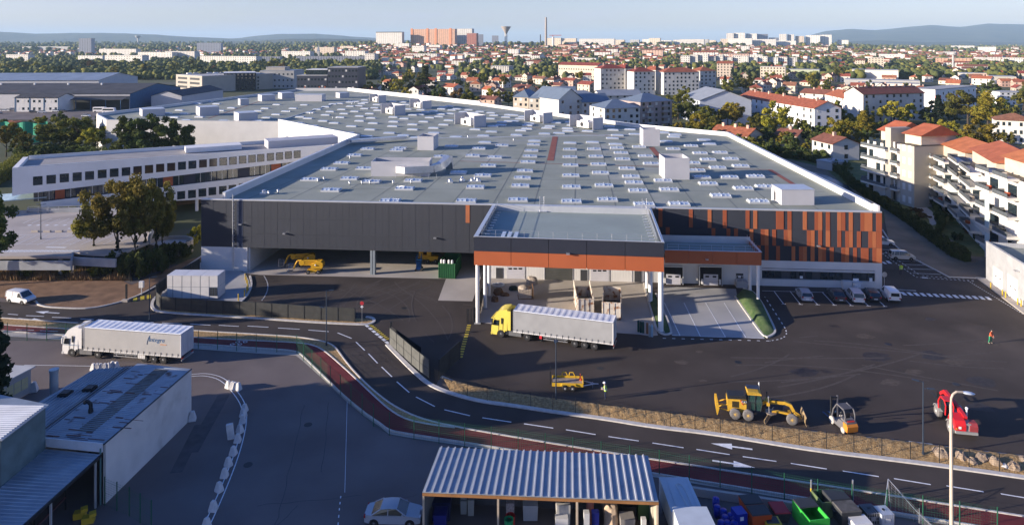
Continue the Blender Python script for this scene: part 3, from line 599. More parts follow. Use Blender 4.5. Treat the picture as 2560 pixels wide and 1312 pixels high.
bf=MB();bf.box(-.03,-1.1,.3,.03,1.1,.57)
for x in(-1.6,-.8,.8,1.6):bf.box(x-.02,-1.0,.3,x+.02,1.0,.50)
skf=bf.mesh('glazing_bar',M_curb)
for i,(px,py)in enumerate(pts):
 g=G(px,py,RZ+.3);rz=0
 if g.y>215 and g.x<(g.y-215)*-.2+40:rz=-.12
 s=link('skylight',skc,wh,True,(g.x,g.y,RZ),rz+FP.e.angle(Vector((1,0,0)))*-.6);s.scale=(1.0,1.0 if py>330 else.85,1)
 link('dome',skd,s)
 if py>360:link('glazing_bar',skf,s)
vb=MB();vb.cyl((0,0,0),(0,0,.55),.16,.16,8);vb.cyl((0,0,.55),(0,0,.75),.30,.12,8);vm=vb.mesh('roof_vent',M_metal,True)
for px,py in[(672,487),(695,483),(795,455),(810,451),(874,462),(905,461),(925,461),(983,460),(1028,459),(1125,458),(1155,450),(1187,452),(783,285),(775,286),(832,297),(843,297),(930,350),(725,281),(880,262),(886,259),(1170,345),(1284,353),(875,397)]:
 g=G(px,py,RZ);link('roof_vent',vm,wh,True,(g.x,g.y,RZ))
cb=MB();cb.box(-.6,-.6,0,.6,.6,.35);cb.cyl((0,0,.35),(0,0,.7),.35,.35,10);cb.cyl((0,0,.7),(0,0,.85),.42,.2,10);cm=cb.mesh('extract_fan',M_metal)
for px,py in[(1155,454),(1180,455),(1195,455),(660,486),(1125,457)]:g=G(px,py,RZ);link('extract_fan',cm,wh,True,(g.x,g.y,RZ))
def enclosure(px0,px1,pyb,h,d,kind,rz=0,w=None):
 a=G(px0,pyb,RZ);c=G(px1,pyb,RZ);W_=w or(c.x-a.x)
 e=bpy.data.objects.new('plant_enclosure',None);COL.objects.link(e);e.parent=wh;e.location=Vector(((a.x+c.x)/2,a.y+d/2,RZ))-wh.location;e.rotation_euler=(0,0,rz)
 t=.15
 if kind=='box':
  b=MB();b.box(-W_/2,-d/2,0,W_/2,d/2,h);b.build('screen',M_hvac,e);b=MB();b.box(-W_/2-.05,-d/2-.05,h,W_/2+.05,d/2+.05,h+.1);b.build('screen_cap',M_curb,e)
 elif kind=='ring':
  for nm,q in(('screen',(-W_/2,-d/2,0,W_/2,-d/2+t,h)),('screen',(-W_/2,d/2-t,0,W_/2,d/2,h)),('screen',(-W_/2,-d/2+t,0,-W_/2+t,d/2-t,h)),('screen',(W_/2-t,-d/2+t,0,W_/2,d/2-t,h))):
   b=MB();b.box(*q);b.build(nm,M_hvac,e)
  b=MB();b.box(-W_/2+1,-d/2+1,0,W_/2-1,d/2-1,h*.6);b.build('air_handler',M_hvacw,e)
 else:
  for q in((-W_/2,-d/2,0,W_/2,-d/2+t,h),(W_/2-t,-d/2+t,0,W_/2,d/2-t,h),(-W_/2,d/2-t,0,W_/2,d/2,h)):
   b=MB();b.box(*q);b.build('screen',M_hvac,e)
  b=MB();b.box(-W_*.42,-d*.28,.3,W_*.2,d*.22,h*.6);b.build('chiller',M_hvacw,e)
  b=MB();b.cyl((-W_*.42-.02,0,h*.35),(-W_*.42-.12,0,h*.35),h*.18,h*.18,12);b.build('fan',M_dark,e)
  b=MB();b.box(-W_*.2,-d*.15,h*.6,0,d*.15,h*.6+.4);b.build('duct_head',M_hvacw,e)
 return e
def corner_enc(x0,x1,yb,h,kind,fw,fd,fr):
 a=G(x0,yb,RZ);c=G(x1,yb,RZ);tot=c.x-a.x;w_,d_=tot*fw,tot*fd;r_=.62;q=a.lerp(c,fr);e=enclosure(x0,x1,yb,h,d_,kind,r_,w_)
 e.location=Vector((q.x+w_/2*math.cos(r_)-d_/2*math.sin(r_),q.y+w_/2*math.sin(r_)+d_/2*math.cos(r_),RZ))-wh.location
for(x0,x1,yb,h)in[(323,398,292,2.6),(470,537,291,3.3),(567,635,305,3.0),(633,682,254,2.9),(587,618,264,2.8),(685,730,248,2.9),(833,870,246,2.6)]:corner_enc(x0,x1,yb,h,'box',.68,.72,.44)
enclosure(738,806,254,3.2,5.5,'box',-.05)
for(x0,x1,yb,h)in[(920,960,258,4.0),(946,1008,290,4.4),(1022,1074,274,4.0),(1136,1212,320,4.4),(1318,1380,310,4.2),(1436,1508,326,4.3)]:
 corner_enc(x0-6,x1+4,yb,h*.9,'u',.42,1.1,.64)
enclosure(1608,1650,366,4.6,5,'ring',0);enclosure(1662,1724,449,4.4,5.5,'ring',0);enclosure(1046,1087,376,3.6,6,'ring',-.1)
enclosure(928,1074,441,3.1,5.0,'ring',0);enclosure(1954,2036,513,2.6,4.5,'box',0);
b=MB();g=G(1938,502,RZ);b.box(g.x-.5,g.y-.5,RZ,g.x+.5,g.y+.5,RZ+2.1);b.build('roof_unit',M_hvacw,wh,True)
b=MB();b.box(g.x-.35,g.y-.56,RZ+.3,g.x+.35,g.y-.505,RZ+1.7);b.build('unit_grille',M_dark,wh,True)
b=MB();g0=G(1000,440,RZ);g1=G(1090,436,RZ);g2=G(1118,428,RZ)
def rect_sweep(b,P,w_,h_):
 secs=[]
 for i,p in enumerate(P):
  d=(P[min(i+1,len(P)-1)]-P[max(0,i-1)]).normalized();n=Vector((-d.y,d.x,0));n=n.normalized()if n.length>.01 else Vector((1,0,0));u=d.cross(n)*-1
  secs.append([p+n*w_+u*h_,p-n*w_+u*h_,p-n*w_-u*h_,p+n*w_-u*h_])
 b.loft(secs)
rect_sweep(b,[Vector((g0 .x,g0 .y+1.2,RZ+1.5)),Vector((g0 .x,g0 .y-.6,RZ+1.5)),Vector((g0 .x+1.2,g0 .y-1.3,RZ+1.5)),Vector((g1 .x-.5,g1 .y-1.3,RZ+1.5))],.8,.7);b.build('silver_duct',M_metal,wh,True,'auto')
b=MB();cpt=[Vector((g1 .x-.5,g1 .y-1.3,RZ+1.5)),Vector((g1 .x+.8,g1 .y-.6,RZ+1.8)),Vector((g1 .x+1.8,g1 .y+.6,RZ+2.5)),Vector((g1 .x+2.2,g1 .y+2.0,RZ+2.9)),Vector((g1 .x+2.4,g1 .y+3.6,RZ+2.6)),Vector((g1 .x+2.4,g1 .y+4.9,RZ+1.6)),Vector((g1 .x+2.4,g1 .y+5.5,RZ+.5))]
rect_sweep(b,cpt,.75,.75);b.build('silver_duct',M_metal,wh,True,'auto')
b=MB()
for k in range(6):x=g0 .x-.6+k*1.7;b.cyl((x,g0 .y-1.9,RZ),(x,g0 .y-1.9,RZ+.8),.04,n=5)
b.build('duct_stand',M_metal,wh,True)
# - big canopy
ca=G(1194,807);cb_=G(1653,828);CF=Plane(ca,cb_)
uL,zt_=CF.uz(1185,588,-.4);uR,_=CF.uz(1660,597,-.4);zb_=8.45;zm=10.45;zt_=12.5
cn=bpy.data.objects.new('canopy',None);COL.objects.link(cn);cn.parent=wh;cn.location=Vector((ca.x,ca.y,0))-wh.location
def cw(b,u0,u1,v0,v1,z0,z1):
 p=[CF.p(u0,v0),CF.p(u1,v0),CF.p(u1,v1),CF.p(u0,v1)];return b.prism([(q.x,q.y)for q in p],z0,z1)
dpt=(WP(60)-CF.p(uL)).dot(CF.n)-.1
nP=5
for k in range(nP):
 a=uL+(uR-uL)*k/nP+.03;c=uL+(uR-uL)*(k+1)/nP-.03
 if k==0:pass
 b=MB();cw(b,a,c,-.5,-.2,zb_,zm-.02);b.build('orange_fascia',M_or3,cn,True)
 b=MB();cw(b,a,c,-.5,-.2,zm+.02,zt_);b.build('dark_fascia',mat('fascia_dark',(.028,.031,.045),.5,var=.05),cn,True)
b=MB();cw(b,uL+.02,uR-.02,-.19,0,zb_+.05,zt_-.05);b.build('fascia_backing',M_black,cn,True)
for uu in(uL,uR-.3):
 b=MB();cw(b,uu,uu+.3,0,dpt+.35,zb_,zt_-.1);b.build('side_fascia',M_panel,cn,True)
 b=MB();cw(b,uu+(-.05 if uu==uL else 0),uu+(.55 if uu==uL else.35),-.5,dpt+.3,zt_-.098,zt_+.02);b.build('coping',M_curb,cn,True)
b=MB();cw(b,uL+.31,uR-.31,.01,dpt+.2,zt_-1.5,zt_-.9);b.build('canopy_roof',M_roofg2,cn,True)
b=MB();cw(b,uL,uR,-.52,-.3,zt_+.002,zt_+.06);b.build('coping',M_curb,cn,True)
b=MB();cw(b,uL+.31,uR-.31,.01,dpt,zb_+.2,zb_+.5);b.build('canopy_soffit',M_wallw,cn,True)
cs=[]
for px,py,r in((1194,807,.28),(1213,770,.28),(1223,740,.28),(1652,828,.36),(1626,755,.33),(1618,722,.30)):
 g=G(px,py);b=MB();b.cyl((g.x,g.y,0),(g.x,g.y,zb_+.3),r,r,16);b.build('column',M_white,cn,True,'auto');b=MB();b.cbox(g.x,g.y,0,.9,.9,.12);b.build('column_base',M_concr,cn,True)
rl=MB();ft=MB();zr=zt_-.9
for k in range(13):
 u=uL+.9+(uR-uL-1.8)*k/12;p=CF.p(u,.6);rl.cyl((p.x,p.y,zr),(p.x,p.y,zr+1.6),.025,n=5);ft.cbox(p.x,p.y+.4,zr,.25,.7,.12)
for z in(zr+1.6,zr+1.1):rl.tube([CF.p(uL+.9,.6,z),CF.p(uR-.9,.6,z)],.02,5)
for side in(uL+.9,uR-.9):
 for k in range(12):
  v=.6+(dpt-1)*k/11;p=CF.p(side,v);rl.cyl((p.x,p.y,zr),(p.x,p.y,zr+1.6),.025,n=5);ft.cbox(p.x+(.4 if side<uL+2 else-.4),p.y,zr,.7,.25,.12)
 for z in(zr+1.6,zr+1.1):rl.tube([CF.p(side,.6,z),CF.p(side,dpt-.4,z)],.02,5)
rl.build('guard_rail',M_metal,cn,True);ft.build('rail_counterweight',M_metal,cn,True)
b=MB();cw(b,uL+.32,uR-.32,dpt-.4,dpt-.02,zr+.001,zr+1.0);b.build('flashing',M_curb,cn,True)
for px in(1286,1301,1317):
 u,_=CF.uz(px-32,570,3);b=MB();cw(b,u,u+.55,2.0,4.6,zr+.001,zr+.35);b.build('skylight',M_sky,cn,True)
for px in(1355,1610):
 u=fu(px);b=MB()
 for s in(-.35,.35):b.cyl(WP(u+s,-.5,11.4),WP(u+s,-.5,14.2),.04,n=5)
 for k in range(9):b.cyl(WP(u-.35,-.5,11.6+k*.3),WP(u+.35,-.5,11.6+k*.3),.03,n=4)
 b.cbox(WP(u).x,WP(u,-.7).y,11.65,1.6,.6,.12);b.build('access_ladder',M_metal,cn,True)
u,z=CF.uz(1420,633,-.5);b=MB();cw(b,u-.25,u+.25,-.95,-.52,z-.1,z+.1);b.build('wall_lamp',M_metal,cn,True)
# - low canopy
la=G(1660,752);lb=G(1896,761);LF=Plane(G(1640,753),lb)
def lw(b,u0,u1,v0,v1,z0,z1):
 p=[LF.p(u0,v0),LF.p(u1,v0),LF.p(u1,v1),LF.p(u0,v1)];return b.prism([(q.x,q.y)for q in p],z0,z1)
u0,zt2=LF.uz(1662,625,-.3);u1,_=LF.uz(1903,627,-.3);_,zb2=LF.uz(1780,660,-.3);zt2=8.1
lc=bpy.data.objects.new('low_canopy',None);COL.objects.link(lc);lc.parent=wh;lc.location=Vector((la.x,la.y,0))-wh.location
ld=7.4
for k in range(4):
 b=MB();lw(b,u0+(u1-u0)*k/4+.02,u0+(u1-u0)*(k+1)/4-.02,-.35,-.1,zb2,zt2);b.build('orange_fascia',M_or3,lc,True)
b=MB();lw(b,u1-.2,u1+.1,-.09,ld,zb2,zt2);b.build('side_fascia',M_or3,lc,True)
b=MB();lw(b,u0,u1-.21,-.09,ld,zt2-.9,zt2-.6);b.build('canopy_roof',M_roofg,lc,True)
b=MB();lw(b,u0,u1,-.09,ld,zb2+.1,zb2+.3);b.build('canopy_soffit',M_wallw,lc,True)
b=MB();lw(b,u0,u1+.12,-.38,-.05,zt2+.002,zt2+.06);lw(b,u1-.22,u1+.12,-.049,ld,zt2+.002,zt2+.06);b.build('coping',M_curb,lc,True)
b=MB();lw(b,u0,u1,ld-1.2,ld-1.0,zt2-.6,zt2+.5);b.build('flashing',M_curb,lc,True)
for px,py in((1895,761),(1875,728)):
 g=G(px,py);b=MB();b.cyl((g.x,g.y,0),(g.x,g.y,zb2+.1),.24,.24,14);b.build('column',M_white,lc,True,'auto')
rl=MB()
for k in range(9):p=LF.p(u0+.5+(u1-u0-1)*k/8,.5);rl.cyl((p.x,p.y,zt2-.6),(p.x,p.y,zt2+.7),.025,n=5)
for k in range(6):p=LF.p(u1-.5,.5+5.5*k/5);rl.cyl((p.x,p.y,zt2-.6),(p.x,p.y,zt2+.9),.025,n=5)
for z in(zt2+.7,zt2+.25):rl.tube([LF.p(u0+.5,.5,z),LF.p(u1-.5,.5,z),LF.p(u1-.5,6,z)],.02,5)
rl.build('guard_rail',M_metal,lc,True)
u,z=LF.uz(1767,648,-.4);b=MB();lw(b,u-.2,u+.2,-.7,-.36,z-.08,z+.08);b.build('wall_lamp',M_metal,lc,True)
# ============= WHITE OFFICE WING (left) and parking deck
oa=G(45,419,13.5);ob=G(830,363,13.5);OF=Plane(oa,ob);OL=OF.len
off=thing('office_building','long white angular office wing with square windows and raised storeys, left of the warehouse','office building',(oa.x,oa.y,0))
def ow(b,u0,u1,v0,v1,z0,z1,zb0=None,zb1=None):
 p=[OF.p(u0,v0),OF.p(u1,v0),OF.p(u1,v1),OF.p(u0,v1)]
 return p
def oslab(b,u0,u1,v0,v1,bot0,bot1,top0,top1):
 p=[OF.p(u0,v0),OF.p(u1,v0),OF.p(u1,v1),OF.p(u0,v1)]
 return b.add([(p[0].x,p[0].y,bot0),(p[1].x,p[1].y,bot1),(p[2].x,p[2].y,bot1),(p[3].x,p[3].y,bot0),(p[0].x,p[0].y,top0),(p[1].x,p[1].y,top1),(p[2].x,p[2].y,top1),(p[3].x,p[3].y,top0)],[(3,2,1,0),(4,5,6,7),(0,1,5,4),(1,2,6,5),(2,3,7,6),(3,0,4,7)])
DO=17.0
_,zb0=OF.uz(45,487);ur,zb1=OF.uz(765,401);zbe=zb1+(OL-ur)*(zb1-zb0)/(ur)
zb1e=min(zbe,11.0)
b=MB();oslab(b,0,OL,0,.35,zb0,zb1e,13.5,13.5);b.build('upper_front_wall',M_white,off,True)
b=MB();oslab(b,0,OL,DO-.35,DO,zb0,zb1e,13.5,13.5);b.build('rear_wall',M_white,off,True)
b=MB();oslab(b,-1.0,0-.002,.0,DO-1,zb0-.2,zb0,13.5,13.5);b.build('end_wall',M_white,off,True)
b=MB();oslab(b,.002,OL,.36,DO-.36,12.5,12.5,12.8,12.8);b.build('roof',mat('office_roof',(.32,.30,.28),.9,var=.12,scale=.3),off,True)
b=MB();oslab(b,.002,OL-.01,.36,DO-.36,zb0+.05,zb1e+.05,zb0+.4,zb1e+.4);b.build('floor_slab',M_white,off,True)
b=MB();oslab(b,0,OL,-.04,.40,13.5,13.5,13.6,13.6);oslab(b,0,OL,DO-.4,DO+.04,13.5,13.5,13.6,13.6);b.build('coping',M_curb,off,True)
b=MB();oslab(b,-1.03,-.99,5,10,9.2,9.2,11.6,11.6);b.build('end_window',M_glass,off,True)
_,ztw=OF.uz(45,441);
wm=MB();wm.box(-.85,-.02,-.95,.85,.02,.95);wfm=wm.mesh('window',M_dark);wp=MB();wp.box(-.76,-.04,-.86,.76,-.021,.86);wpm=wp.mesh('pane',M_glass);wpm2=wp.mesh('pane',M_glassw)
sw=[(94.5,452),(128,448.5),(161,445),(193,442),(224,439),(255.5,435),(285.5,432),(315,429),(344,426),(372.5,423),(400.5,420),(428,417.5),(455,414.5),(481,412),(507.5,409),(533,406.5),(558,404),(582.5,402),(606.5,399.5),(630,397),(652,395),(676,392.5),(699,390.5),(721,388),(743,386)]
ang=math.atan2(OF.e.y,OF.e.x)
for i,(px,py)in enumerate(sw):
 u,z=OF.uz(px,py);p=OF.p(u,-.03,z);w_=link('window',wfm,off,True,p,ang);link('pane',wpm2 if i in(8,9,10,11,14,15)else wpm,w_)
 sl_=MB();
b=MB();_,zl=OF.uz(75,508);_,zr_=OF.uz(640,441);uu,_=OF.uz(640,441)
zre=zr_+(OL-uu)*(zr_-zl)/(uu-4)
oslab(b,4,OL,1.2,1.5,zl-.3,zre-.3,zb0+.1,zb1e+.1);b.build('recess_wall',mat('recess_navy',(.02,.025,.05),.5,var=.1),off,True)
for i,px in enumerate(range(84,745,27)):
 u,_=OF.uz(px,480,1.2);u1,_=OF.uz(px+24,480,1.2)
 if i%5==4:continue
 t0=(u-4)/(OL-4);zz0=zl+(zre-zl)*t0;zz1=zb0+(zb1e-zb0)*u/OL
 mm=M_glass if i%5 in(0,1,3)or i%10==7 else M_or2
 b=MB();oslab(b,u,u1,1.08,1.19,zz0+.1,zz0+.1,zz1-.05,zz1-.05);b.build('glazing' if mm is M_glass else 'rust_infill',mm,off,True)
 if mm is M_glass:
  b=MB();oslab(b,(u+u1)/2-.04,(u+u1)/2+.04,1.0,1.079,zz0+.1,zz0+.1,zz1-.05,zz1-.05);b.build('mullion',M_curb,off,True)
_,y0b=OF.uz(72,522);ue,y1b=OF.uz(502,500);y1e=y1b+(OL-ue)*(y1b-y0b)/ue
b=MB();oslab(b,4,OL,0,.35,y0b,y1e,zl,zre);b.build('lower_front_wall',M_white,off,True)
b=MB();oslab(b,4,OL,.36,DO-.4,y0b+.2,y1e+.2,y0b+.5,y1e+.5);b.build('floor_slab',M_white,off,True)
for px,py in[(395,494),(424,491),(453,488),(480,485),(506,481.5),(531,478),(557,475),(581,472),(606,468),(630,466)]:
 u,z=OF.uz(px,py);p=OF.p(u,-.03,z);w_=link('window',wfm,off,True,p,ang);link('pane',wpm,w_)
b=MB();oslab(b,30,OL,9,9.3,0,0,y0b,y1e);b.build('undercroft_wall',mat('undercroft_wall',(.16,.11,.07),.9,var=.2),off,True)
for px,py in((410,548),(492,545),(195,548),(207,548),(106,545)):
 u,_=OF.uz(px,py,.6);p=OF.p(u,.6);b=MB();b.cyl((p.x,p.y,0),(p.x,p.y,y1b+1.2),.38,.38,12);b.build('column',M_white,off,True,'auto')
for(u0_,u1_)in((52,58),(66,61)):
 a=OF.p(u0_,3,0);c=OF.p(u1_,3,y1b+.6);b=MB();b.cyl(a,c,.35,.35,8);b.build('raking_column',M_white,off,True)
b=MB();q=G(450,352,13.5);b.prism([(p.x,p.y)for p in(OF.p(52,5),OF.p(70,5),OF.p(70,11),OF.p(52,11))],12.9,14.9);b.build('plant_screen',M_hvac,off,True)
b=MB();b.prism([(p.x,p.y)for p in(OF.p(74,6),OF.p(90,6),OF.p(90,8),OF.p(74,8))],12.9,13.6);b.build('roof_duct',M_metal,off,True)
b=MB();b.prism([(p.x,p.y)for p in(OF.p(33,8),OF.p(46,8),OF.p(46,13),OF.p(33,13))],12.9,14.1);b.build('roof_box',M_white,off,True)
b=MB();p0=XZ(0,505,150);oslab(b,-14,5,1,9,6.3,6.3,6.5,6.5);b.build('glass_canopy',mat('pale_glass',(.35,.45,.48),.2,var=.1),off,True)
# - parking deck
ZD=3.6
dk=thing('parking_deck','beige two-level car park deck with white bay lines and concrete edge','car park',tuple(G(180,700)))
def gd(*l):return[G(x,y,ZD)for x,y in l]
M_deck=mat('deck_surface',(.40,.35,.31),.9,col2=(.48,.43,.385),scale=.15,detail=8,stain=((.34,.30,.27),.1,.6))
top=gd((-260,640),(0,641),(178,640),(182,630),(290,637),(372,605),(385,575),(399,530),(68,532),(-200,540))
b=MB();b.prism([(p.x,p.y)for p in top],ZD-.45,ZD);b.build('deck_slab',M_deck,dk,True)
def lip(a,c,z0=ZD-1.0,z1=ZD+.9,w=.3,nm='concrete_parapet'):
 a=G(*a,ZD);c=G(*c,ZD);b=MB();wallstrip(a,c,w,z0,z1,b);b.build(nm,mat('deck_concrete',(.33,.34,.35),.9,var=.15,scale=.4,detail=8),dk,True)
lip((-260,655),(178,655),ZD-1.3,ZD+.2);lip((178,655),(182,633),ZD-1.3,ZD+.2);lip((182,645),(290,650),ZD-1.2,ZD+.2);lip((68,532),(399,528),ZD-.4,ZD+1.0);lip((399,528),(372,605),ZD-.4,ZD+.9);lip((-200,541),(68,533),ZD-.4,ZD+.6)
for x in(-60,50,147,178):g=G(x,690);b=MB();b.cbox(g.x,g.y+.5,0,.5,.5,ZD-.5);b.build('deck_column',M_farg,dk,True)
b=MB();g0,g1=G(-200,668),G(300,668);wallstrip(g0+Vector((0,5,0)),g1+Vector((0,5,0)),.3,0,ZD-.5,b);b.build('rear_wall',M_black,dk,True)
ml=MB()
def dl(a,c,w=.12):a=G(*a,ZD);c=G(*c,ZD);d=(c-a).normalized();n=Vector((-d.y,d.x,0))*w/2;ml.sheet([a+n,c+n,c-n,a-n],ZD+.012)
for i in range(15):x=60+i*22;dl((x-2,558),(x+26,546))
for i in range(11):x=70+i*22;dl((x,564),(x+8,562),.7)
for i in range(14):x=-20+i*27;dl((x-22,612),(x+30,589))
for i in range(19):x=4+i*10.2;dl((x,630),(x+7,625),.8)
dl((10,611),(190,609));dl((30,588),(240,582));dl((170,571),(200,572),.5);dl((115,618),(165,619),.6)
ml.build('bay_marking',M_paint,dk,True)
for px in(88,118,148,178,205):g=G(px,580,ZD);b=MB();b.cbox(g.x,g.y,ZD+.01,1.3,.5,.35);b.build('planter',M_conc,dk,True)
rl=MB()
P_=[G(x,y,ZD)for x,y in((70,533),(230,530),(397,526))]
for z in(.5,1.0,1.4):rl.tube([p+Vector((0,0,z))for p in P_],.04,5)
for k in range(14):p=P_[0].lerp(P_[2],k/13);rl.cyl(p,p+Vector((0,0,1.4)),.05,n=5)
rl.build('guard_rail',M_metal,dk,True)
rd=thing('ramp_drum','pale concrete spiral ramp ring beside the deck','ramp',tuple(G(432,612)))
c=G(425,602,2.2);b=MB()
secs=[]
for k in range(33):
 t=2*math.pi*k/32;ca_,sa_=math.cos(t),math.sin(t)
 secs.append([(c.x+r*ca_,c.y+r*.8*sa_,z)for r,z in((4.2,0),(4.2,2.3),(3.9,2.3),(3.9,0))])
b.loft(secs,caps=False);b.build('ring_wall',M_conc,rd,True);b=MB();b.sheet([(c.x+3.9*math.cos(k*.3927),c.y+3.1*math.sin(k*.3927))for k in range(16)],1.6);b.build('ramp_surface',M_concr,rd,True)
# ============= VEHICLES
CARM={}
def paint(name,col,rough=.32,metal=.0):return mat('paint_'+name,col,rough,metal,var=.03,scale=1,coat=.6,spec=.5)
def wheel(parent,x,y,r,w,rimr=.6,rim=None,tyre=None):
 b=MB();s=1 if y>0 else-1
 n=20;secs=[]
 for yy,rr in((-w/2,r*.86),(-w*.38,r*.98),(-w*.2,r),(w*.2,r),(w*.38,r*.98),(w/2,r*.86),(w/2-.01,r*rimr)):secs.append([(x+rr*math.cos(2*math.pi*k/n),y+yy*s,r+rr*math.sin(2*math.pi*k/n))for k in range(n)])
 b.loft(secs);t=b.build('wheel',tyre or M_tyre,parent,smooth='auto')
 b=MB();yo=y+s*(w/2-.015);b.cyl((x,yo-s*.04,r),(x,yo,r),r*rimr,r*rimr*.95,16);b.cyl((x,yo,r),(x,yo+s*.02,r),r*rimr*.45,r*rimr*.35,10)
 for k in range(8):a=k*math.pi/4;b.cyl((x+r*rimr*.7*math.cos(a),yo,r+r*rimr*.7*math.sin(a)),(x+r*rimr*.7*math.cos(a),yo+s*.015,r+r*rimr*.7*math.sin(a)),r*.06,n=5)
 b.build('rim',rim or M_rim,t);return t
def car(name,label,col,kind='hatch',loc=(0,0,0),rz=0,group=None,cat='car'):
 """x forward; body lofted from stations, glasshouse above the belt line"""
 t=thing(name,label,cat,loc,rz,group)
 if kind=='van':L,W,Hh=4.2,1.82,1.82;prof=[(-2.1,.95,1.78),(-2.05,1.0,1.82),(.55,1.02,1.80),(1.35,1.02,1.05),(2.05,.86,.86),(2.1,.6,.6)]
 elif kind=='suv':L,W=4.5,1.85;prof=[(-2.2,.98,1.0),(-2.0,1.0,1.58),(.35,1.0,1.64),(1.1,1.02,1.06),(2.1,.88,.88),(2.22,.62,.62)]
 elif kind=='mpv':L,W=4.3,1.8;prof=[(-2.1,.95,1.0),(-1.9,1.0,1.56),(.6,1.0,1.60),(1.45,1.0,1.02),(2.05,.82,.82),(2.12,.6,.6)]
 elif kind=='sedan':L,W=4.6,1.78;prof=[(-2.3,.9,.92),(-1.75,.95,.98),(-.95,.98,1.38),(.35,.98,1.42),(1.15,.95,.98),(2.15,.78,.78),(2.3,.55,.55)]
 else:L,W=4.2,1.78;prof=[(-2.05,.92,.95),(-1.75,.96,1.42),(.25,.96,1.46),(1.05,.95,.98),(1.95,.8,.8),(2.08,.56,.56)]
 m=paint(col[0],col[1]);hw=W/2
 fx,rx=L/2-.85,-L/2+.82;wr=.33
 def arch(cx):return[(cx+(wr+.07)*math.cos(a),.30+(wr+.07)*math.sin(a))for a in np.linspace(math.pi,0,9)]
 belt=[(p[0],min(p[1],p[2]))for p in prof]
 out=[(-L/2,.32)]+arch(rx)+arch(fx)+[(L/2-.02,.30)]+[(x,z)for x,z in belt[::-1]]
 b=MB();n=len(out);ys=[(-hw+.03,.0),(-hw,.02),(hw,.02),(hw-.03,0)]
 def yy(x,z,s):f=1-max(0,abs(x)-L*.32)**2*.28;return s*hw*f*(1 if z<.75 else 1-.10*(z-.75))
 A=[(x,yy(x,z,-1),z)for x,z in out];Bv=[(x,yy(x,z,1),z)for x,z in out]
 b.add(A+Bv,[tuple(range(n)),tuple(range(n,2*n))[::-1]]+[(i,n+i,n+(i+1)%n,(i+1)%n)for i in range(n)]);bd=b.build('body',m,t,smooth='auto')
 g=[(p[0],p[2])for p in prof if p[2]>p[1]+.02];base=[(p[0],p[1])for p in prof]
 x0=g[0][0];x1=g[-1][0]
 top=[p for p in prof if p[2]>p[1]+.2];zb=top[0][1]-.01
 fxx=[p for p in prof if p[0]>top[-1][0]][0];bxx=[p for p in prof if p[0]<top[0][0]];bx=bxx[-1]if bxx else(top[0][0],top[0][1],top[0][1])
 q0=(bx[0]+.02,zb-.02);q1=(top[0][0],top[0][2]);q2=(top[-1][0],top[-1][2]);q3=(fxx[0],fxx[1]-.01)
 if not bxx:q0=(top[0][0]-.02,zb-.02)
 hb,ht=hw*.96,hw*.80
 def ring(inset,dz):pass
 b=MB()
 V=[(q0[0],-hb,q0[1]),(q0[0],hb,q0[1]),(q1[0],-ht,q1[1]),(q1[0],ht,q1[1]),(q2[0],-ht,q2[1]),(q2[0],ht,q2[1]),(q3[0],-hb,q3[1]),(q3[0],hb,q3[1])]
 b.add(V,[(0,2,3,1),(4,6,7,5),(0,6,4,2),(1,3,5,7)]);b.build('glasshouse',m if kind=='van' else M_glass,t)
 b=MB();zt=q1[1];b.loft([[(x,-ht-.01,z),(x,-ht*.7,z+.05),(x,ht*.7,z+.05),(x,ht+.01,z)]for x,z in((q1[0]-.04,q1[1]-.015),(q1[0]+.2,q1[1]+.01),((q1[0]+q2[0])/2,max(q1[1],q2[1])+.02),(q2[0]-.15,q2[1]+.01),(q2[0]+.03,q2[1]-.02))]);b.build('roof',m,t,smooth='auto')
 b=MB()
 for s in(-1,1):
  for(a,c)in((V[6 if s<0 else 7],V[4 if s<0 else 5]),(V[0 if s<0 else 1],V[2 if s<0 else 3])):b.cyl(a,c,.045,.045,6)
  xm=(q1[0]+q2[0])/2-.05;b.cyl((xm,s*hb,zb),(xm,s*ht,zt),.04,.04,6)
  if kind in('suv','mpv','hatch'):xq=q1[0]+.45;b.cyl((xq-.1,s*hb,zb),(xq,s*ht,zt),.05,.05,6)
 b.build('pillars',m,t)
 if kind=='van':
  for s in(-1,1):
   b=MB();yb=s*(hb+.012);yt=s*(ht+.03);b.quad((.25,yb,1.08),(1.12,yb,1.08),(.62,yt,1.66),(.25,yt,1.66));b.build('side_window',M_glass,t)
  b=MB();b.quad((q2[0]+.09,-ht+.1,q2[1]-.06),(q2[0]+.09,ht-.1,q2[1]-.06),(q3[0]+.02,hb-.12,q3[1]+.07),(q3[0]+.02,-hb+.12,q3[1]+.07));b.build('windscreen',M_glass,t)
  b=MB();b.quad((q0[0]-.03,-.62,1.12),(q0[0]-.03,.62,1.12),(q1[0]-.04,.58,1.6),(q1[0]-.04,-.58,1.6));b.build('rear_window',M_glass,t)
  b=MB();b.box(-L/2-.03,-hw*.9,.32,L/2-.0,hw*.9,.52);b.build('bumper',M_dark,t)
 for s in(-1,1):
  for x in(fx,rx):wheel(t,x,s*(hw-.10),wr,.2)
  b=MB();b.box(L/2-.22,s*hw*.55-.18*0-.17,.62,L/2-.02+.0,s*hw*.55+.17,.76);b.build('headlight',mat('lamp_clear',(.6,.62,.65),.15,var=.02),t)
  b=MB();b.box(-L/2-.012,s*hw*.78-.12,.72,-L/2+.1,s*hw*.78+.12,.92 if kind!='van' else 1.15);b.build('tail_light',mat('lamp_red',(.35,.02,.02),.2,var=.02),t)
  b=MB();b.box(q3[0]-.35,s*(hw+.02)-.07,.95,q3[0]-.2,s*(hw+.02)+.07,1.08);b.build('mirror',m,t)
 b=MB();b.box(-L/2-.02,-.26,.5,-L/2+.005,.26,.62);b.build('number_plate',M_paint,t)
 return t
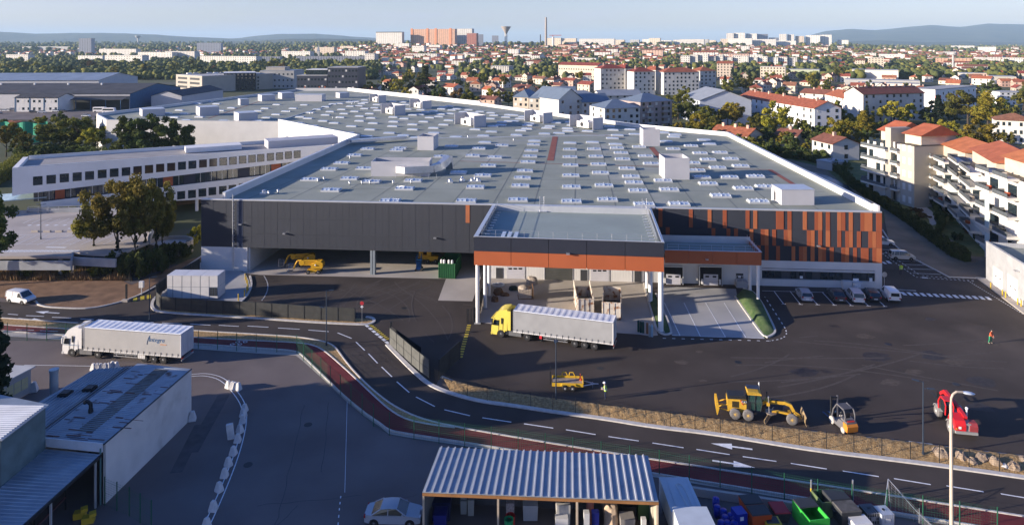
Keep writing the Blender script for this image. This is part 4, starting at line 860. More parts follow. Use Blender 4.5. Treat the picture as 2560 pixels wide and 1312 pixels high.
def textobj(s,size,m,parent,loc,rot,ex=.005,shear=0,name='lettering',align='CENTER'):
 cu=bpy.data.curves.new('lettering','FONT');cu.body=s;cu.size=size;cu.extrude=ex;cu.shear=shear;cu.align_x=align;cu.resolution_u=2
 tmp=bpy.data.objects.new('tmp',cu);COL.objects.link(tmp);bpy.context.view_layer.update()
 me=bpy.data.meshes.new_from_object(tmp.evaluated_get(bpy.context.evaluated_depsgraph_get()));bpy.data.objects.remove(tmp);me.materials.clear();me.materials.append(m)
 o=link(name,me,parent);o.location=loc;o.rotation_euler=rot;return o
def truck(name,label,cabcol,curt,roofm,rear,front,high=True,text=None,loc=None,rz=0):
 """origin under the front axle, x forward; trailer behind"""
 t=thing(name,label,'lorry',loc,rz);cm=paint(*cabcol)
 prof=[(1.38,.35),(1.42,1.0),(1.36,1.55),(1.12,2.45),(.95,2.75),(.55,3.45 if high else 3.35),(.1,3.72),(-.75,3.86),(-.78,.95),(-.62,.95),(-.55,.62),(.55-.02,.62)if False else(-.52,.60)]
 prof=[(1.38,.35),(1.42,1.0),(1.36,1.55),(1.14,2.45),(1.0,2.75),(.62,3.35),(.1,3.68),(-.75,3.84),(-.85,3.84),(-.85,1.0),(-.58,1.0)]+[(.56*math.cos(a),.52+.56*math.sin(a))for a in np.linspace(math.pi*.86,.14*math.pi*.6,8)]+[(.6,.35)]
 b=MB();n=len(prof);W=1.22
 def wy(z,x):return W*(1-.11*max(0,z-2.6)/1.3)*(1-.06*max(0,x-1.0)/.4)
 A=[(x,-wy(z,x),z)for x,z in prof];B_v=[(x,wy(z,x),z)for x,z in prof]
 b.add(A+B_v,[tuple(range(n)),tuple(range(n,2*n))[::-1]]+[(i,n+i,n+(i+1)%n,(i+1)%n)for i in range(n)]);cab=b.build('cab',cm,t,smooth='auto')
 b=MB();b.add([(1.37,-1.05,1.62),(1.37,1.05,1.62),(1.165,1.0,2.42),(1.165,-1.0,2.42)],[(0,1,2,3)]);b.build('windscreen',M_glass,t)
 b=MB();b.box(1.0,-1.24,2.50,1.42,1.24,2.58);b.build('sun_visor',cm,t)
 for s in(-1,1):
  b=MB();b.ext([(.38,1.62),(1.16,1.62),(1.02,2.32),(.38,2.36)],s*(W+.012)-.008,s*(W+.012)+.008);b.build('side_window',M_glass,t)
  b=MB();b.box(1.1,s*1.42-.09,1.75,1.25,s*1.42+.09,2.45);b.cyl((1.1,s*1.2,2.4),(1.15,s*1.42,2.4),.03,n=5);b.build('mirror',M_dark if cabcol[0]!='lorry_white' else cm,t)
  b=MB();b.box(1.33,s*.85-.22,.62,1.44,s*.85+.22,.86);b.build('headlight',mat('lamp_clear',(.6,.62,.65),.15),t)
  b=MB();b.box(.34,s*1.225-.012,1.0,.37,s*1.225+.012,2.4);b.box(-.28,s*1.225-.012,1.0,-.25,s*1.225+.012,2.6);b.build('door_seam',M_dark,t)
  b=MB();b.box(-.2,s*1.235-.02,1.9,-.02,s*1.235+.02,2.7);b.build('side_slot',M_dark,t)
  b=MB();b.box(-2.85,s*1.0-.2,.45,-1.1,s*1.0+.2,1.05);b.build('fuel_tank',M_metal if s<0 else M_rim,t)
  b=MB();b.box(-1.02,s*1.0-.15,.5,-.65,s*1.0+.15,.95);b.build('step_box',M_dark,t)
  wheel(t,0,s*1.02,.52,.34,.55);wheel(t,-3.7,s*.98,.52,.5,.55)
  b=MB();b.loft([[(-3.7+r*math.cos(a),s*.98-.25,.52+r*math.sin(a))for r in(.60,.64)]+[(-3.7+r*math.cos(a),s*.98+.25,.52+r*math.sin(a))for r in(.64,.60)]for a in np.linspace(.2,math.pi-.2,9)]);b.build('mudguard',M_dark,t)
  b=MB();b.box(-.84,s*1.12-.04,1.1,-1.35,s*1.12+.04,3.7);b.build('side_deflector',cm,t)
 b=MB();b.box(1.32,-1.2,.32,1.46,1.2,.62);b.build('bumper',cm,t)
 b=MB();b.box(1.36,-.7,.66,1.44,.7,1.45);b.build('grille',M_dark,t)
 if cabcol[0]=='lorry_white':
  b=MB();b.box(-.25,-.35,3.80,.15,.35,3.88);b.build('roof_hatch',M_dark,t)
 b=MB();b.box(-4.6,-.42,.75,.6,.42,1.0);b.build('chassis',M_dark,t)
 b=MB();b.cyl((-3.6,0,1.0),(-3.6,0,1.18),.5,.5,12);b.build('fifth_wheel',M_dark,t)
 x1,x0=-1.75,-15.35;z0,z1=1.18,3.95
 b=MB();b.box(x0+.12,-1.245,z0,x1-.05,1.245,z1-.06);b.build('curtain',curt,t)
 b=MB();b.box(x1-.05,-1.27,z0-.02,x1,1.27,z1);b.build('headboard',M_wallw,t)
 b=MB();b.box(x0,-1.27,z0-.02,x0+.12,1.27,z1);b.build('rear_frame',rear,t)
 for s in(-1,1):
  b=MB();b.box(x0-.03,s*.62-.58,z0+.05,x0-.002,s*.62+.58,z1-.1);b.build('rear_door',rear,t)
  for k in(0,1):b=MB();b.cyl((x0-.05,s*(.3+.5*k),z0+.1),(x0-.05,s*(.3+.5*k),z1-.15),.02,n=5);b.build('locking_bar',M_metal,t)
 nb=16;secs=[]
 for i in range(nb*4+1):
  x=x1-.02-(x1-x0-.04)*i/(nb*4);z=z1+(.03 if i%4==0 else-.035)
  secs.append([(x,-1.26,z1-.09),(x,-1.22,z1+.01),(x,-.6,z),(x,0,z-.01),(x,.6,z),(x,1.22,z1+.01),(x,1.26,z1-.09)])
 b=MB();b.loft(secs);b.build('roof_tarpaulin',roofm,t,smooth='auto')
 b=MB()
 for s in(-1,1):b.box(x0,s*1.28-.02,z1-.14,x1,s*1.28+.02,z1-.05)
 b.build('roof_rail',M_metal,t)
 for s in(-1,1):b=MB();b.box(x0,s*1.27-.02,z0-.16,x1,s*1.27+.02,z0-.005);b.build('side_rail',M_wallw,t)
 for s in(-1,1):
  for k in range(17):
   x=x0+.4+k*.79;b=MB();b.box(x,s*1.285-.012,z0-.15,x+.05,s*1.285+.012,z0+.28);b.build('strap_buckle',M_dark,t)
 b=MB();b.box(x0+.2,-.5,.85,x1-.6,.5,1.02);b.box(x0+.1,-1.1,1.02,x1-.2,1.1,1.17);b.build('trailer_frame',M_dark,t)
 for k in range(3):
  for s in(-1,1):wheel(t,x0+2.5+k*1.31,s*1.0,.5,.42,.55)
 for s in(-1,1):
  b=MB();b.box(x0+6.1,s*1.15-.02,.5,x0+9.4,s*1.15+.02,.62);b.box(x0+6.1,s*1.15-.02,.8,x0+9.4,s*1.15+.02,.92)
  for k in range(3):b.box(x0+6.4+k*1.3,s*1.13-.02,.5,x0+6.46+k*1.3,s*1.13+.02,1.02)
  b.build('side_guard',M_metal,t)
  b=MB();b.box(x0-.06,s*.95-.2,.82,x0+.02,s*.95+.2,.95);b.build('tail_light',mat('lamp_red',(.35,.02,.02),.2),t)
  b=MB();b.cyl((x0+9.8,s*.7,.1),(x0+9.8,s*.7,1.0),.07,n=6);b.cyl((x0+9.8,s*.7,.05),(x0+9.8,s*.7,.12),.18,n=8);b.build('landing_leg',M_dark,t)
 b=MB();b.box(x0-.05,-1.2,.55,x0+.05,1.2,.72);b.build('underrun_bar',M_metal,t)
 return t,x0,z0,z1
M_curtw=mat('curtain_cream',(.40,.39,.375),.55,var=.05,scale=.5,bump=.15,bscale=1.2)
M_curtg=mat('curtain_grey',(.30,.30,.30),.5,var=.08,scale=.6,bump=.2,bscale=1.0)
M_tarp=mat('tarpaulin',(.66,.68,.72),.5,var=.06,scale=1.2,bump=.35,bscale=1.5)
def heading(p_from,p_to):a=G(*p_from);b_=G(*p_to);return math.atan2(b_.y-a.y,b_.x-a.x),a,b_
an,r_,f_=heading((1483,874),(1253,843));base=f_+Vector((math.cos(an+math.pi/2),math.sin(an+math.pi/2),0))*-1.1
ty,x0,z0,z1=truck('articulated_lorry','yellow articulated lorry with grey curtain-sided trailer in front of the canopy',('lorry_yellow',(.72,.58,.10)),M_curtg,M_tarp,M_wallw,None,text=None,loc=tuple(base),rz=an)
b=MB();b.box(x0+9.6,1.06,.55,x0+9.95,1.2,1.0);b.build('red_toolbox',mat('paint_red',(.5,.03,.04),.5),ty)
b=MB();b.box(-1.3,-.9,1.2,-.9,.9,3.2);b.build('rear_equipment',M_dark,ty)
an,r_,f_=heading((407,909),(181,891));base=f_+Vector((math.cos(an+math.pi/2),math.sin(an+math.pi/2),0))*-1.1
tw,x0,z0,z1=truck('articulated_lorry','white articulated lorry with cream curtain-sided trailer on the left road',('lorry_white',(.72,.70,.67)),M_curtw,M_tarp,mat('trailer_back',(.50,.50,.52),.5),None,loc=tuple(base),rz=an)
M_ink=mat('blue_ink',(.05,.13,.28),.5)
textobj('Integre',.78,M_ink,tw,(x0+3.4,1.262,2.75),(math.pi/2,0,math.pi),.004,.25)
b=MB();b.tube([(x0+4.3,1.265,3.5),(x0+4.5,1.265,3.15),(x0+4.64,1.265,2.75),(x0+4.7,1.265,2.35)],.022,4);b.build('logo_stroke',M_ink,tw)
b=MB();b.box(x0+2.0,1.262,2.42,x0+2.9,1.27,2.52);b.build('logo_bar',mat('orange_ink',(.55,.25,.12),.5),tw)
b=MB();b.box(-.84,1.232,1.5,1.28,1.24,1.56);b.build('cab_stripe',M_ink,tw)
b=MB();b.box(x0+5.0,1.08,.5,x0+6.0,1.22,.95);b.build('white_locker',M_wallw,tw)
def ppose(rear,front):a=G(*rear);c=G(*front);an=math.atan2(c.y-a.y,c.x-a.x);return(a+(c-a).normalized()*2.1),an
for nm,lab,col,kd,rr_,ff in[('parked_car','silver hatchback parked alone between two empty bays',('silver',(.42,.43,.45)),'hatch',(2019,757),(1996,727)),('parked_car','dark grey saloon parked left of the white crossover',('graphite',(.055,.055,.06)),'sedan',(2102,758),(2074,728)),('parked_car','white crossover with black tailgate window between two dark cars',('white',(.62,.60,.57)),'suv',(2148,760),(2119,729)),('parked_car','navy car parked between the white crossover and the white van',('navy',(.02,.025,.035)),'hatch',(2190,757),(2160,727)),]:
 p,a=ppose(rr_,ff);car(nm,lab,col,kd,tuple(p),a,'cars parked along the right wing')
p,a=ppose((2238,759),(2205,727));car('parked_van','small white panel van at the right end of the parked row',('vanwhite',(.70,.69,.67)),'van',tuple(p),a,'cars parked along the right wing','van')
p=G(2251,656);an=math.atan2(G(2290,648).y-G(2225,641).y,G(2290,648).x-G(2225,641).x)
c=G(2255,648);car('parked_car','silver people carrier parked side-on beside the brown slope',('champagne',(.45,.44,.42)),'mpv',tuple(c),-.20,'cars beside the brown slope')
c=G(2204,612);car('parked_car','white car half hidden behind the warehouse corner',('white2',(.66,.66,.66)),'suv',tuple(c),-.2,'cars beside the brown slope')
c=G(53,755);car('panel_van','white panel van beside the bare earth on the left road',('vanwhite',(.70,.69,.67)),'van',tuple(c),-.28,None,'van')
c=G(985,1300);car('saloon_car','silver saloon parked beside the corrugated carport',('silver2',(.34,.36,.39)),'sedan',tuple(c),-.03,None,'car').scale=(1.02,1.02,1.02)
# ============= FENCES, LAMPS, BLOCKS
def res_line(P,step):
 out=[P[0].copy()];acc=0
 for a,c in zip(P,P[1:]):
  d=(c-a).length;t=step-acc
  while t<=d:out.append(a.lerp(c,t/d));t+=step
  acc=(acc+d)%step
 return out
def fence(name,label,px,step,h,post,pr,kind,panelm=None,group=None,zs=0):
 P=[Vector((p.x,p.y,0))for p in GP(px)];S=res_line(P,step);t=thing(name,label,'fence',tuple(S[0]),0,group)
 b=MB();b.cbox(0,0,zs,pr*2,pr*2,h+.08);pm=b.mesh('post',post)
 for p in S:link('post',pm,t,True,(p.x,p.y,0))
 for a,c in zip(S,S[1:]):
  d=(c-a).normalized();a2=a+d*pr*1.2;c2=c-d*pr*1.2
  if kind=='panel':
   b=MB();wallstrip(a2,c2,.035,zs+.12,zs+h,b);b.build('panel',panelm,t,True)
   b=MB();n=Vector((d.y,-d.x,0));n=n if n.y<0 else-n
   wallstrip(a2+n*.03,c2+n*.03,.02,zs+h*.5,zs+h*.5+.05,b);wallstrip(a2,c2,.06,zs+h+.002,zs+h+.05,b);b.build('rail',M_fence if post is not M_greenp else post,t,True)
  else:
   b=MB();nn=int((c2-a2).length/.2)
   for k in range(1,nn):q=a2 .lerp(c2,k/nn);b.cyl((q.x,q.y,zs+.1),(q.x,q.y,zs+h),.0045,n=3,cap=False)
   for k in range(int(h/.2)+1):z=zs+.1+k*.2;b.cyl((a2 .x,a2 .y,z),(c2 .x,c2 .y,z),.006 if k%5 else.012,n=3,cap=False)
   b.build('wire_panel',post,t,True)
 return t
M_slat=mat('privacy_slat',(.040,.040,.037),.7,var=.15,scale=1.5,ribs=5,ribamt=.3)
fence('slat_fence','dark slatted fence curving round the white modular unit and along the upper kerb',[(398,735),(390,748),(388,757),(395,772),(408,776),(500,783),(640,790),(780,800),(915,807)],2.55,2.0,M_dark,.05,'panel',M_slat)
fence('slat_fence','dark slatted fence from the entrance kerb down beside the curving road',[(974,862),(1000,885),(1040,922),(1087,958)],2.25,2.3,M_dark,.05,'panel',mat('slat_grey',(.10,.10,.09),.7,var=.15,scale=1.5,ribs=5))
fence('slat_fence','dark slatted fence along the left edge of the canopy yard',[(1184,808),(1212,735),(1222,705)],2.6,2.2,M_dark,.05,'panel',M_slat)
fence('slat_fence','dark fence running from the white modular unit back to the warehouse corner',[(390,742),(440,707),(503,672)],2.6,1.9,M_dark,.05,'panel',M_slat)
fence('wire_fence','thin grey wire fence along the planted bank',[(1087,960),(1122,978),(1167,992),(1219,1004),(1280,1010),(1387,1028),(1505,1043),(1630,1064),(1780,1081),(1920,1103),(2045,1122),(2220,1143),(2370,1162),(2560,1188),(2760,1216)],2.5,1.7,M_dark,.028,'wire')
fence('green_fence','tall green wire fence between the maroon cycle path and the old car park',[(-80,850),(120,852),(160,853),(537,873),(632,880),(741,881),(759,902),(779,921),(822,961),(869,1004),(921,1052),(952,1084),(1013,1094),(1135,1114),(1310,1135),(1470,1160),(1665,1190),(1877,1233),(2029,1262),(2347,1315),(2500,1340)],2.7,2.3,M_greenp,.035,'wire')
fence('green_fence','wire fence with brown scrub behind the bare earth',[(-100,700),(310,695),(340,712)],3.0,1.8,M_dark,.03,'wire')
fence('green_fence','short green wire fence beside the white shed wall',[(262,1262),(325,1290),(380,1325)],1.6,2.4,M_greenp,.035,'wire')
gt=thing('sliding_gate','dark sliding gate standing open across the yard shade','gate',tuple(G(1100,945)))
a,c=G(1098,948),G(1150,898);b=MB();wallstrip(a,c,.06,.15,2.3,b);b.build('gate_panel',M_slat,gt,True)
for q in(0,.5,1):p=a.lerp(c,q);b=MB();b.cbox(p.x,p.y,0,.12,.12,2.4);b.build('post',M_dark,gt,True)
b=MB();wallstrip(a,c,.1,2.302,2.4,b);b.build('rail',M_dark,gt,True)
gt=thing('sliding_gate','black slatted sliding gate leaf parked behind the roadside fence','gate',tuple(G(980,850)))
a,c=G(978,850),G(1052,905);b=MB();wallstrip(a,c,.08,.15,1.9,b);b.build('gate_panel',M_black,gt,True);b=MB();b.cbox(a.x,a.y,0,.25,.25,2.5);b.build('post',M_dark,gt,True)
gp=thing('gate_post','cluster of black guide posts at the foot of the canopy column','gate post',tuple(G(1172,805)))
for x in(1168,1172,1178):p=G(x,808);b=MB();b.cbox(p.x,p.y,0,.12,.12,2.1);b.build('post',M_dark,gp,True)
def yard_lamp(px,py,h,label,a1,a2,name='yard_lamp',z=0,m=None):
 g=G(px,py,z);t=thing(name,label,'lamp post',tuple(g),0,None);m=m or mat('lamp_slate',(.035,.05,.075),.5,.2,var=.1)
 b=MB();b.cyl((0,0,0),(0,0,h),.085,.05,10);b.build('pole',m,t,smooth='auto');b=MB();b.cyl((0,0,0),(0,0,.5),.13,.12,10);b.build('base',m,t)
 for(dx,dy,zz)in(a1,a2):
  if dx is None:continue
  b=MB();e=Vector((dx,dy,0)).normalized()
  b.cyl((0,0,zz),(e.x*.35,e.y*.35,zz+.08),.03,n=6);b.build('arm',m,t)
  b=MB();p=e*.35;q=e*.95;n=Vector((-e.y,e.x,0))*.14
  b.add([(*(p-n)[:2],zz+.04),(*(q-n*.7)[:2],zz+.12),(*(q+n*.7)[:2],zz+.12),(*(p+n)[:2],zz+.04),(*(p-n)[:2],zz+.12),(*(q-n*.7)[:2],zz+.17),(*(q+n*.7)[:2],zz+.17),(*(p+n)[:2],zz+.12)],[(3,2,1,0),(4,5,6,7),(0,1,5,4),(1,2,6,5),(2,3,7,6),(3,0,4,7)]);b.build('lamp_head',m,t)
 return t
yard_lamp(816,864,7.3,'slim slate lamp post on the mulch verge at the road bend',(1,.2,7.2),(-1,.1,5.0))
yard_lamp(1390,1008,7.3,'slim slate lamp post on the planted bank in front of the yellow lorry',(.1,-1,7.1),(-.1,1,6.5))
yard_lamp(2308,1141,7.3,'slim slate lamp post in front of the concrete bank, right of the forklift',(-1,.4,7.2),(1,-.4,6.6))
yard_lamp(374,804,6.4,'slim slate lamp post behind the white lorry trailer',(1,.2,6.3),(None,0,0))
yard_lamp(102,598,6.6,'double-armed lamp post standing on the parking deck',(-1,.1,6.4),(1,.1,6.4),'deck_lamp',3.6)
yard_lamp(222,582,5.4,'shorter lamp post on the parking deck close to the ivy trees',(-1,.1,5.3),(None,0,0),'deck_lamp',3.6)
g=XZ(2379,1350,55);t=thing('street_lamp','tall beige street lamp with curved arm and white head at the right','street lamp',(g.x,g.y,0));mb_=mat('beige_steel',(.50,.42,.33),.5,var=.08)
b=MB();b.cyl((0,0,0),(-.05,0,11.0),.15,.11,12);b.build('pole',mb_,t,smooth='auto')
b=MB();P=[Vector((-.05,0,11.0)),Vector((-.02,0,11.5)),Vector((.12,0,11.82)),Vector((.4,0,12.0)),Vector((.9,0,11.98))];b.tube(P,.085,8);b.build('curved_arm',mb_,t)
b=MB();secs=[[(.9+x,r*math.cos(a),11.95+r*.42*math.sin(a)-x*.12)for a in np.linspace(0,2*math.pi,12,endpoint=False)]for x,r in((0,.12),(.15,.22),(.5,.26),(.8,.2),(.98,.05))];b.loft(secs);b.build('lamp_head',mat('lamp_white',(.62,.66,.70),.35,var=.03),t,smooth='auto')
def sign(px,py,h,label,shapes):
 g=G(px,py);t=thing('road_sign',label,'sign',tuple(g));b=MB();b.cyl((0,0,0),(0,0,h),.03,n=6);b.build('pole',M_metal,t)
 for z,r,m,n in shapes:b=MB();b.cyl((0,-.05,z),(0,-.02,z),r,r,n);b.build('sign_plate',m,t)
sign(905,812,3.3,'small red and white sign pole at the end of the slatted fence',[(3.1,.28,mat('sign_red',(.5,.04,.05),.5),12),(2.6,.22,M_paint,4)])
sign(2211,722,2.6,'grey round sign on a pole at the warehouse corner',[(2.35,.42,M_metal,16)])
g=G(316,752);t=thing('intercom_post','dark post with a white cabinet on the bare earth beside the gate','post',tuple(g));b=MB();b.cbox(0,0,0,.22,.22,2.6);b.build('post',M_dark,t);b=MB();b.cbox(1.0,2.5,1.2,.7,.4,1.0);b.cbox(1.0,2.5,0,.12,.12,1.2);b.build('cabinet',M_wallw,t);b=MB();b.cbox(0,-.3,0,.9,.5,.35);b.build('foot_block',M_conc,t)
for i,(x,y)in enumerate([(613,700),(616,708),(619,716),(620,727),(617,733),(611,742),(596,752)]):
 g=G(x,y);b=MB();b.cyl((0,0,0),(0,0,1.05),.09,.09,8);b.sph((0,0,1.05),.09,8,4);o=b.build('bollard',mat('bollard_yellow',(.55,.36,.03),.5,var=.08));o.location=(g.x,g.y,.03);tag(o,['farthest','second','third','fourth','fifth','second nearest','nearest'][i]+' yellow bollard on the kerb curve beside the white modular unit','bollard','yellow bollards by the left warehouse corner')
for i,(x,y)in enumerate([(2477,723),(2506,741),(2514,746),(2544,763),(2553,768)]):
 g=G(x,y);b=MB();b.cyl((0,0,0),(0,0,1.1),.09,.09,8);o=b.build('bollard',MATS['bollard_yellow']);o.location=(g.x,g.y,0);tag(o,['leftmost','second','third','fourth','rightmost'][i]+' yellow bollard along the roller doors of the pale workshop','bollard','yellow bollards by the workshop doors')
bp=MB();bp.loft([[(-.32,-.28,0),(.32,-.28,0),(.32,.28,0),(-.32,.28,0)],[(-.32,-.28,.15),(.32,-.28,.15),(.32,.28,.15),(-.32,.28,.15)],[(-.16,-.15,.8),(.16,-.15,.8),(.16,.15,.8),(-.16,.15,.8)],[(-.09,-.1,.86),(.09,-.1,.86),(.09,.1,.86),(-.09,.1,.86)]]);bm=bp.mesh('concrete_block',mat('white_block',(.60,.58,.56),.85,var=.12,scale=2),False)
ORD=['first','second','third','fourth','fifth','sixth','seventh','eighth','ninth','tenth','eleventh']
for grp,lab,lst in[('blocks lining the painted island','white tapered block from the top of the row along the painted island',[(611,1028),(608,1041),(606,1056),(600,1080),(594,1104),(583,1136),(571,1164),(561,1192),(548,1227),(533,1275),(517,1318)]),('blocks clustered at the island tip','white tapered block from the left in the cluster at the painted island tip',[(571,969),(581,971),(588,973),(596,974)]),('blocks behind the shed roof','white tapered block from the left behind the ribbed shed roof',[(234,925),(243,925),(252,925),(262,925),(271,924),(281,920),(291,921)])]:
 for x,y in lst:g=G(x,y,-.03);o=link('concrete_block',bm,None,False,g,random.uniform(-.6,.6));tag(o,ORD[lst.index((x,y))]+' '+lab,'concrete block',grp)
for x,y,lab,s in((481,1050,'lone white concrete block at the far corner of the white shed',1.15),(84,978,'white concrete block beside the small glazed building',1.3)):
 g=G(x,y,-.03);o=link('concrete_block',bm,None,False,g,.3);o.scale=(s,)*3;tag(o,lab,'concrete block')
g=G(578,1096,-.03);b=MB();b.cbox(0,0,0,.62,.35,1.5,.2);o=b.build('concrete_slab',MATS['white_block']);o.location=g;o.rotation_euler=(0,-.12,0);tag(o,'tall white leaning slab left of the row of concrete blocks','concrete slab')
# ============= MODULAR UNIT, LOADS UNDER THE CANOPY
u=thing('modular_unit','white two-tier modular plant unit with louvred corner behind the dark fence','plant unit',tuple(G(417,748)))
a=G(417,749);c=G(545,750);L_=(c-a).length;an=math.atan2(c.y-a.y,c.x-a.x);u.rotation_euler=(0,0,an)
M_unit=mat('unit_panel',(.60,.58,.55),.5,var=.05)
b=MB();b.box(.03,.03,.2,L_-.03,2.6,3.7);b.build('frame',mat('unit_frame',(.16,.19,.23),.5),u)
xs=[0,.95,2.4,3.85,5.3,6.7,L_]
for i in range(6):
 for z0_,z1_ in((.2,1.92),(1.98,3.7)):
  if i==5 and z0_<1:
   b=MB();b.box(xs[i]+.05,0,.2,xs[i+1]-.05,.03,.55);b.build('side_panel',M_unit,u)
   for k in range(3):
    for j in range(4):b=MB();b.box(xs[i]+.1+k*.4,0,.62+j*.32,xs[i]+.44+k*.4,.029,.88+j*.32);b.build('louvre',M_dark,u)
   continue
  b=MB();b.box(xs[i]+.05,-.01,z0_,xs[i+1]-.05,.03,z1_);b.build('side_panel',M_unit,u)
for i in range(3):b=MB();b.box(L_*i/3+.03,-.05,3.702,L_*(i+1)/3-.03,2.66,3.78);b.build('roof_panel',mat('unit_roof',(.60,.60,.62),.45,var=.06),u)
for k in range(2):
 for z0_,z1_ in((.2,1.92),(1.98,3.7)):b=MB();b.box(L_-.03,.05+k*1.27,z0_,L_+.01,1.28+k*1.27,z1_);b.build('side_panel',M_unit,u)
def pbox(name,label,cat,px,py,w_,d_,h_,m,rz=0,lid=None,group=None,bev=True,taper=0,z=0,ribsn=0):
 g=G(px,py,z);t=thing(name,label,cat,tuple(g),rz,group);tp=taper
 b=MB();b.loft([[(-w_/2+tp,0+tp,.08),(w_/2-tp,0+tp,.08),(w_/2-tp,d_-tp,.08),(-w_/2+tp,d_-tp,.08)],[(-w_/2,0,h_),(w_/2,0,h_),(w_/2,d_,h_),(-w_/2,d_,h_)]]);b.build('body',m,t)
 if ribsn:
  for k in range(ribsn):x=-w_/2+w_*(k+.5)/ribsn;b=MB();b.box(x-.05,-.05,.12,x+.05,.0,h_-.1);b.build('rib',m,t)
 if lid:b=MB();b.box(-w_/2-.04,-.04,h_+.002,w_/2+.04,d_+.04,h_+.09);b.build('lid',lid,t)
 return t
def open_bin(name,label,cat,px,py,w_,d_,h_,m,inner,rz=0,group=None,z=0,wall=.07,ribs_=0,taper=.0,fill=.35):
 g=G(px,py,z);t=thing(name,label,cat,tuple(g),rz,group)
 for q in((-w_/2,0,w_/2,wall),(-w_/2,d_-wall,w_/2,d_),(-w_/2,wall,-w_/2+wall,d_-wall),(w_/2-wall,wall,w_/2,d_-wall)):
  b=MB();x0_,y0_,x1_,y1_=q;b.box(x0_,y0_,.1,x1_,y1_,h_);b.build('side_wall',m,t)
 b=MB();b.box(-w_/2+wall,wall,.1,w_/2-wall,d_-wall,.1+h_*fill);b.build('contents',inner,t)
 b=MB();b.box(-w_/2-.03,-.03,h_+.002,w_/2+.03,wall+.02,h_+.08);b.box(-w_/2-.03,d_-wall-.02,h_+.002,w_/2+.03,d_+.03,h_+.08);b.box(-w_/2-.03,wall+.02,h_+.002,-w_/2+wall+.02,d_-wall-.02,h_+.08);b.box(w_/2-wall-.02,wall+.02,h_+.002,w_/2+.03,d_-wall-.02,h_+.08);b.build('rim',m,t)
 for k in range(ribs_):x=-w_/2+.1+(w_-.2)*k/(ribs_-1);b=MB();b.box(x-.05,-.06,.12,x+.05,-.002,h_-.02);b.build('rib',m,t)
 for k in range(max(0,ribs_*2-4)):y=.3+(d_-.6)*k/max(1,ribs_*2-5);b=MB();b.box(-w_/2-.06,y-.05,.12,-w_/2-.002,y+.05,h_-.02);b.box(w_/2+.002,y-.05,.12,w_/2+.06,y+.05,h_-.02);b.build('rib',m,t)
 return t
M_rusty=mat('rusty_white_steel',(.56,.51,.44),.8,var=.1,scale=.8,stain=((.26,.11,.045),1.4,.52))
M_scrap=mat('dark_scrap',(.03,.04,.03),.9,var=.5,scale=3,bump=.8,bscale=5)
s1=open_bin('rusty_container','rusty white open container with tall torn side walls behind the yellow lorry','container',1465,790,2.4,5.2,2.5,M_rusty,mat('grey_heap',(.20,.19,.18),.9,var=.3,scale=2),.02,ribs_=4)
for s in(-1,1):b=MB();b.ext([(0,2.5),(5.2,2.5),(5.2,3.6),(4.5,3.5),(3.6,3.1),(2.6,2.9),(1.0,2.6)],0,.08);o=b.build('torn_side',M_rusty,s1);o.rotation_euler=(0,0,math.pi/2);o.location=(s*1.2+(0 if s<0 else.04),0,0)
open_bin('rusty_container','rusty container with dark scrap inside, nearest the canopy column','container',1529,800,2.7,6.5,2.5,M_rusty,M_scrap,-.16,ribs_=4,fill=.15)
def lumpy(name,label,cat,px,py,w_,d_,h_,m,seed,z=0,sub=None):
 rg=random.Random(seed);g=G(px,py,z);b=MB();n,m_=12,7;vs_=[];fs_=[]
 for j in range(m_+1):
  t_=j/m_*math.pi/2
  for i in range(n):
   a=2*math.pi*i/n;k=rg.uniform(.82,1.1);sq=1/max(abs(math.cos(a)),abs(math.sin(a)))**.6
   vs_.append((w_/2*math.cos(a)*sq*math.cos(t_)**.4*k,w_/2*0+d_/2*math.sin(a)*sq*math.cos(t_)**.4*k,h_*math.sin(t_)**.7*rg.uniform(.9,1.05)))
 for j in range(m_):
  for i in range(n):fs_.append((j*n+i,j*n+(i+1)%n,(j+1)*n+(i+1)%n,(j+1)*n+i))
 b.add(vs_,fs_);o=b.build(name,m,None,smooth='auto');o.location=g;tag(o,label,cat);return o
M_wrap=mat('wrapped_load',(.42,.35,.28),.6,var=.2,scale=1.5,bump=.8,bscale=3);M_heap=mat('brown_heap',(.17,.09,.045),.9,var=.4,scale=3,bump=.8,bscale=5)
t=pbox('wrapped_pallet','large wrapped grey-brown pallet load on the concrete behind the yellow cab','pallet load',1313,748,2.0,1.8,1.5,M_wrap,.05);b=MB();b.sph((-.1,.9,1.5),.95,10,6,.4);b.build('wrapping',M_wrap,t,smooth=True);b=MB();b.box(-1.1,-.1,0,1.1,1.9,.1);b.build('pallet',M_heap,t);b=MB();b.box(1.2,-.3,0,1.26,1.9,1.9);b.build('leaning_board',M_heap,t)
lumpy('wrapped_pallet','wrapped lumpy load by the wall left of the shutter','pallet load',1330,708,1.9,1.6,1.1,M_wrap,2)
lumpy('debris_heap','dark debris heap between the white ring and the large wrapped pallet','heap',1283,724,1.4,1.2,.6,M_scrap,3)
lumpy('cardboard_heap','brown cardboard heap on the concrete near the left canopy columns','heap',1246,734,1.6,1.8,.8,M_heap,4)
lumpy('cardboard_heap','flat brown pallet pile right of the cardboard heap','heap',1262,738,1.5,1.2,.35,M_heap,5)
lumpy('box_stack','small brown box with white top in front of the cardboard heap','box',1237,753,1.1,.9,.8,M_heap,6)
b=MB();secs=[[(1.1*math.cos(a)*r,.75*math.sin(a)*r,z)for r,z in((1,0),(1,.22),(.8,.22),(.8,0))]for a in np.linspace(0,2*math.pi,24)];b.loft(secs,caps=False);o=b.build('white_ring',M_paint);o.location=G(1245,713);tag(o,'white oval ring lying on the concrete by the service door','ring')
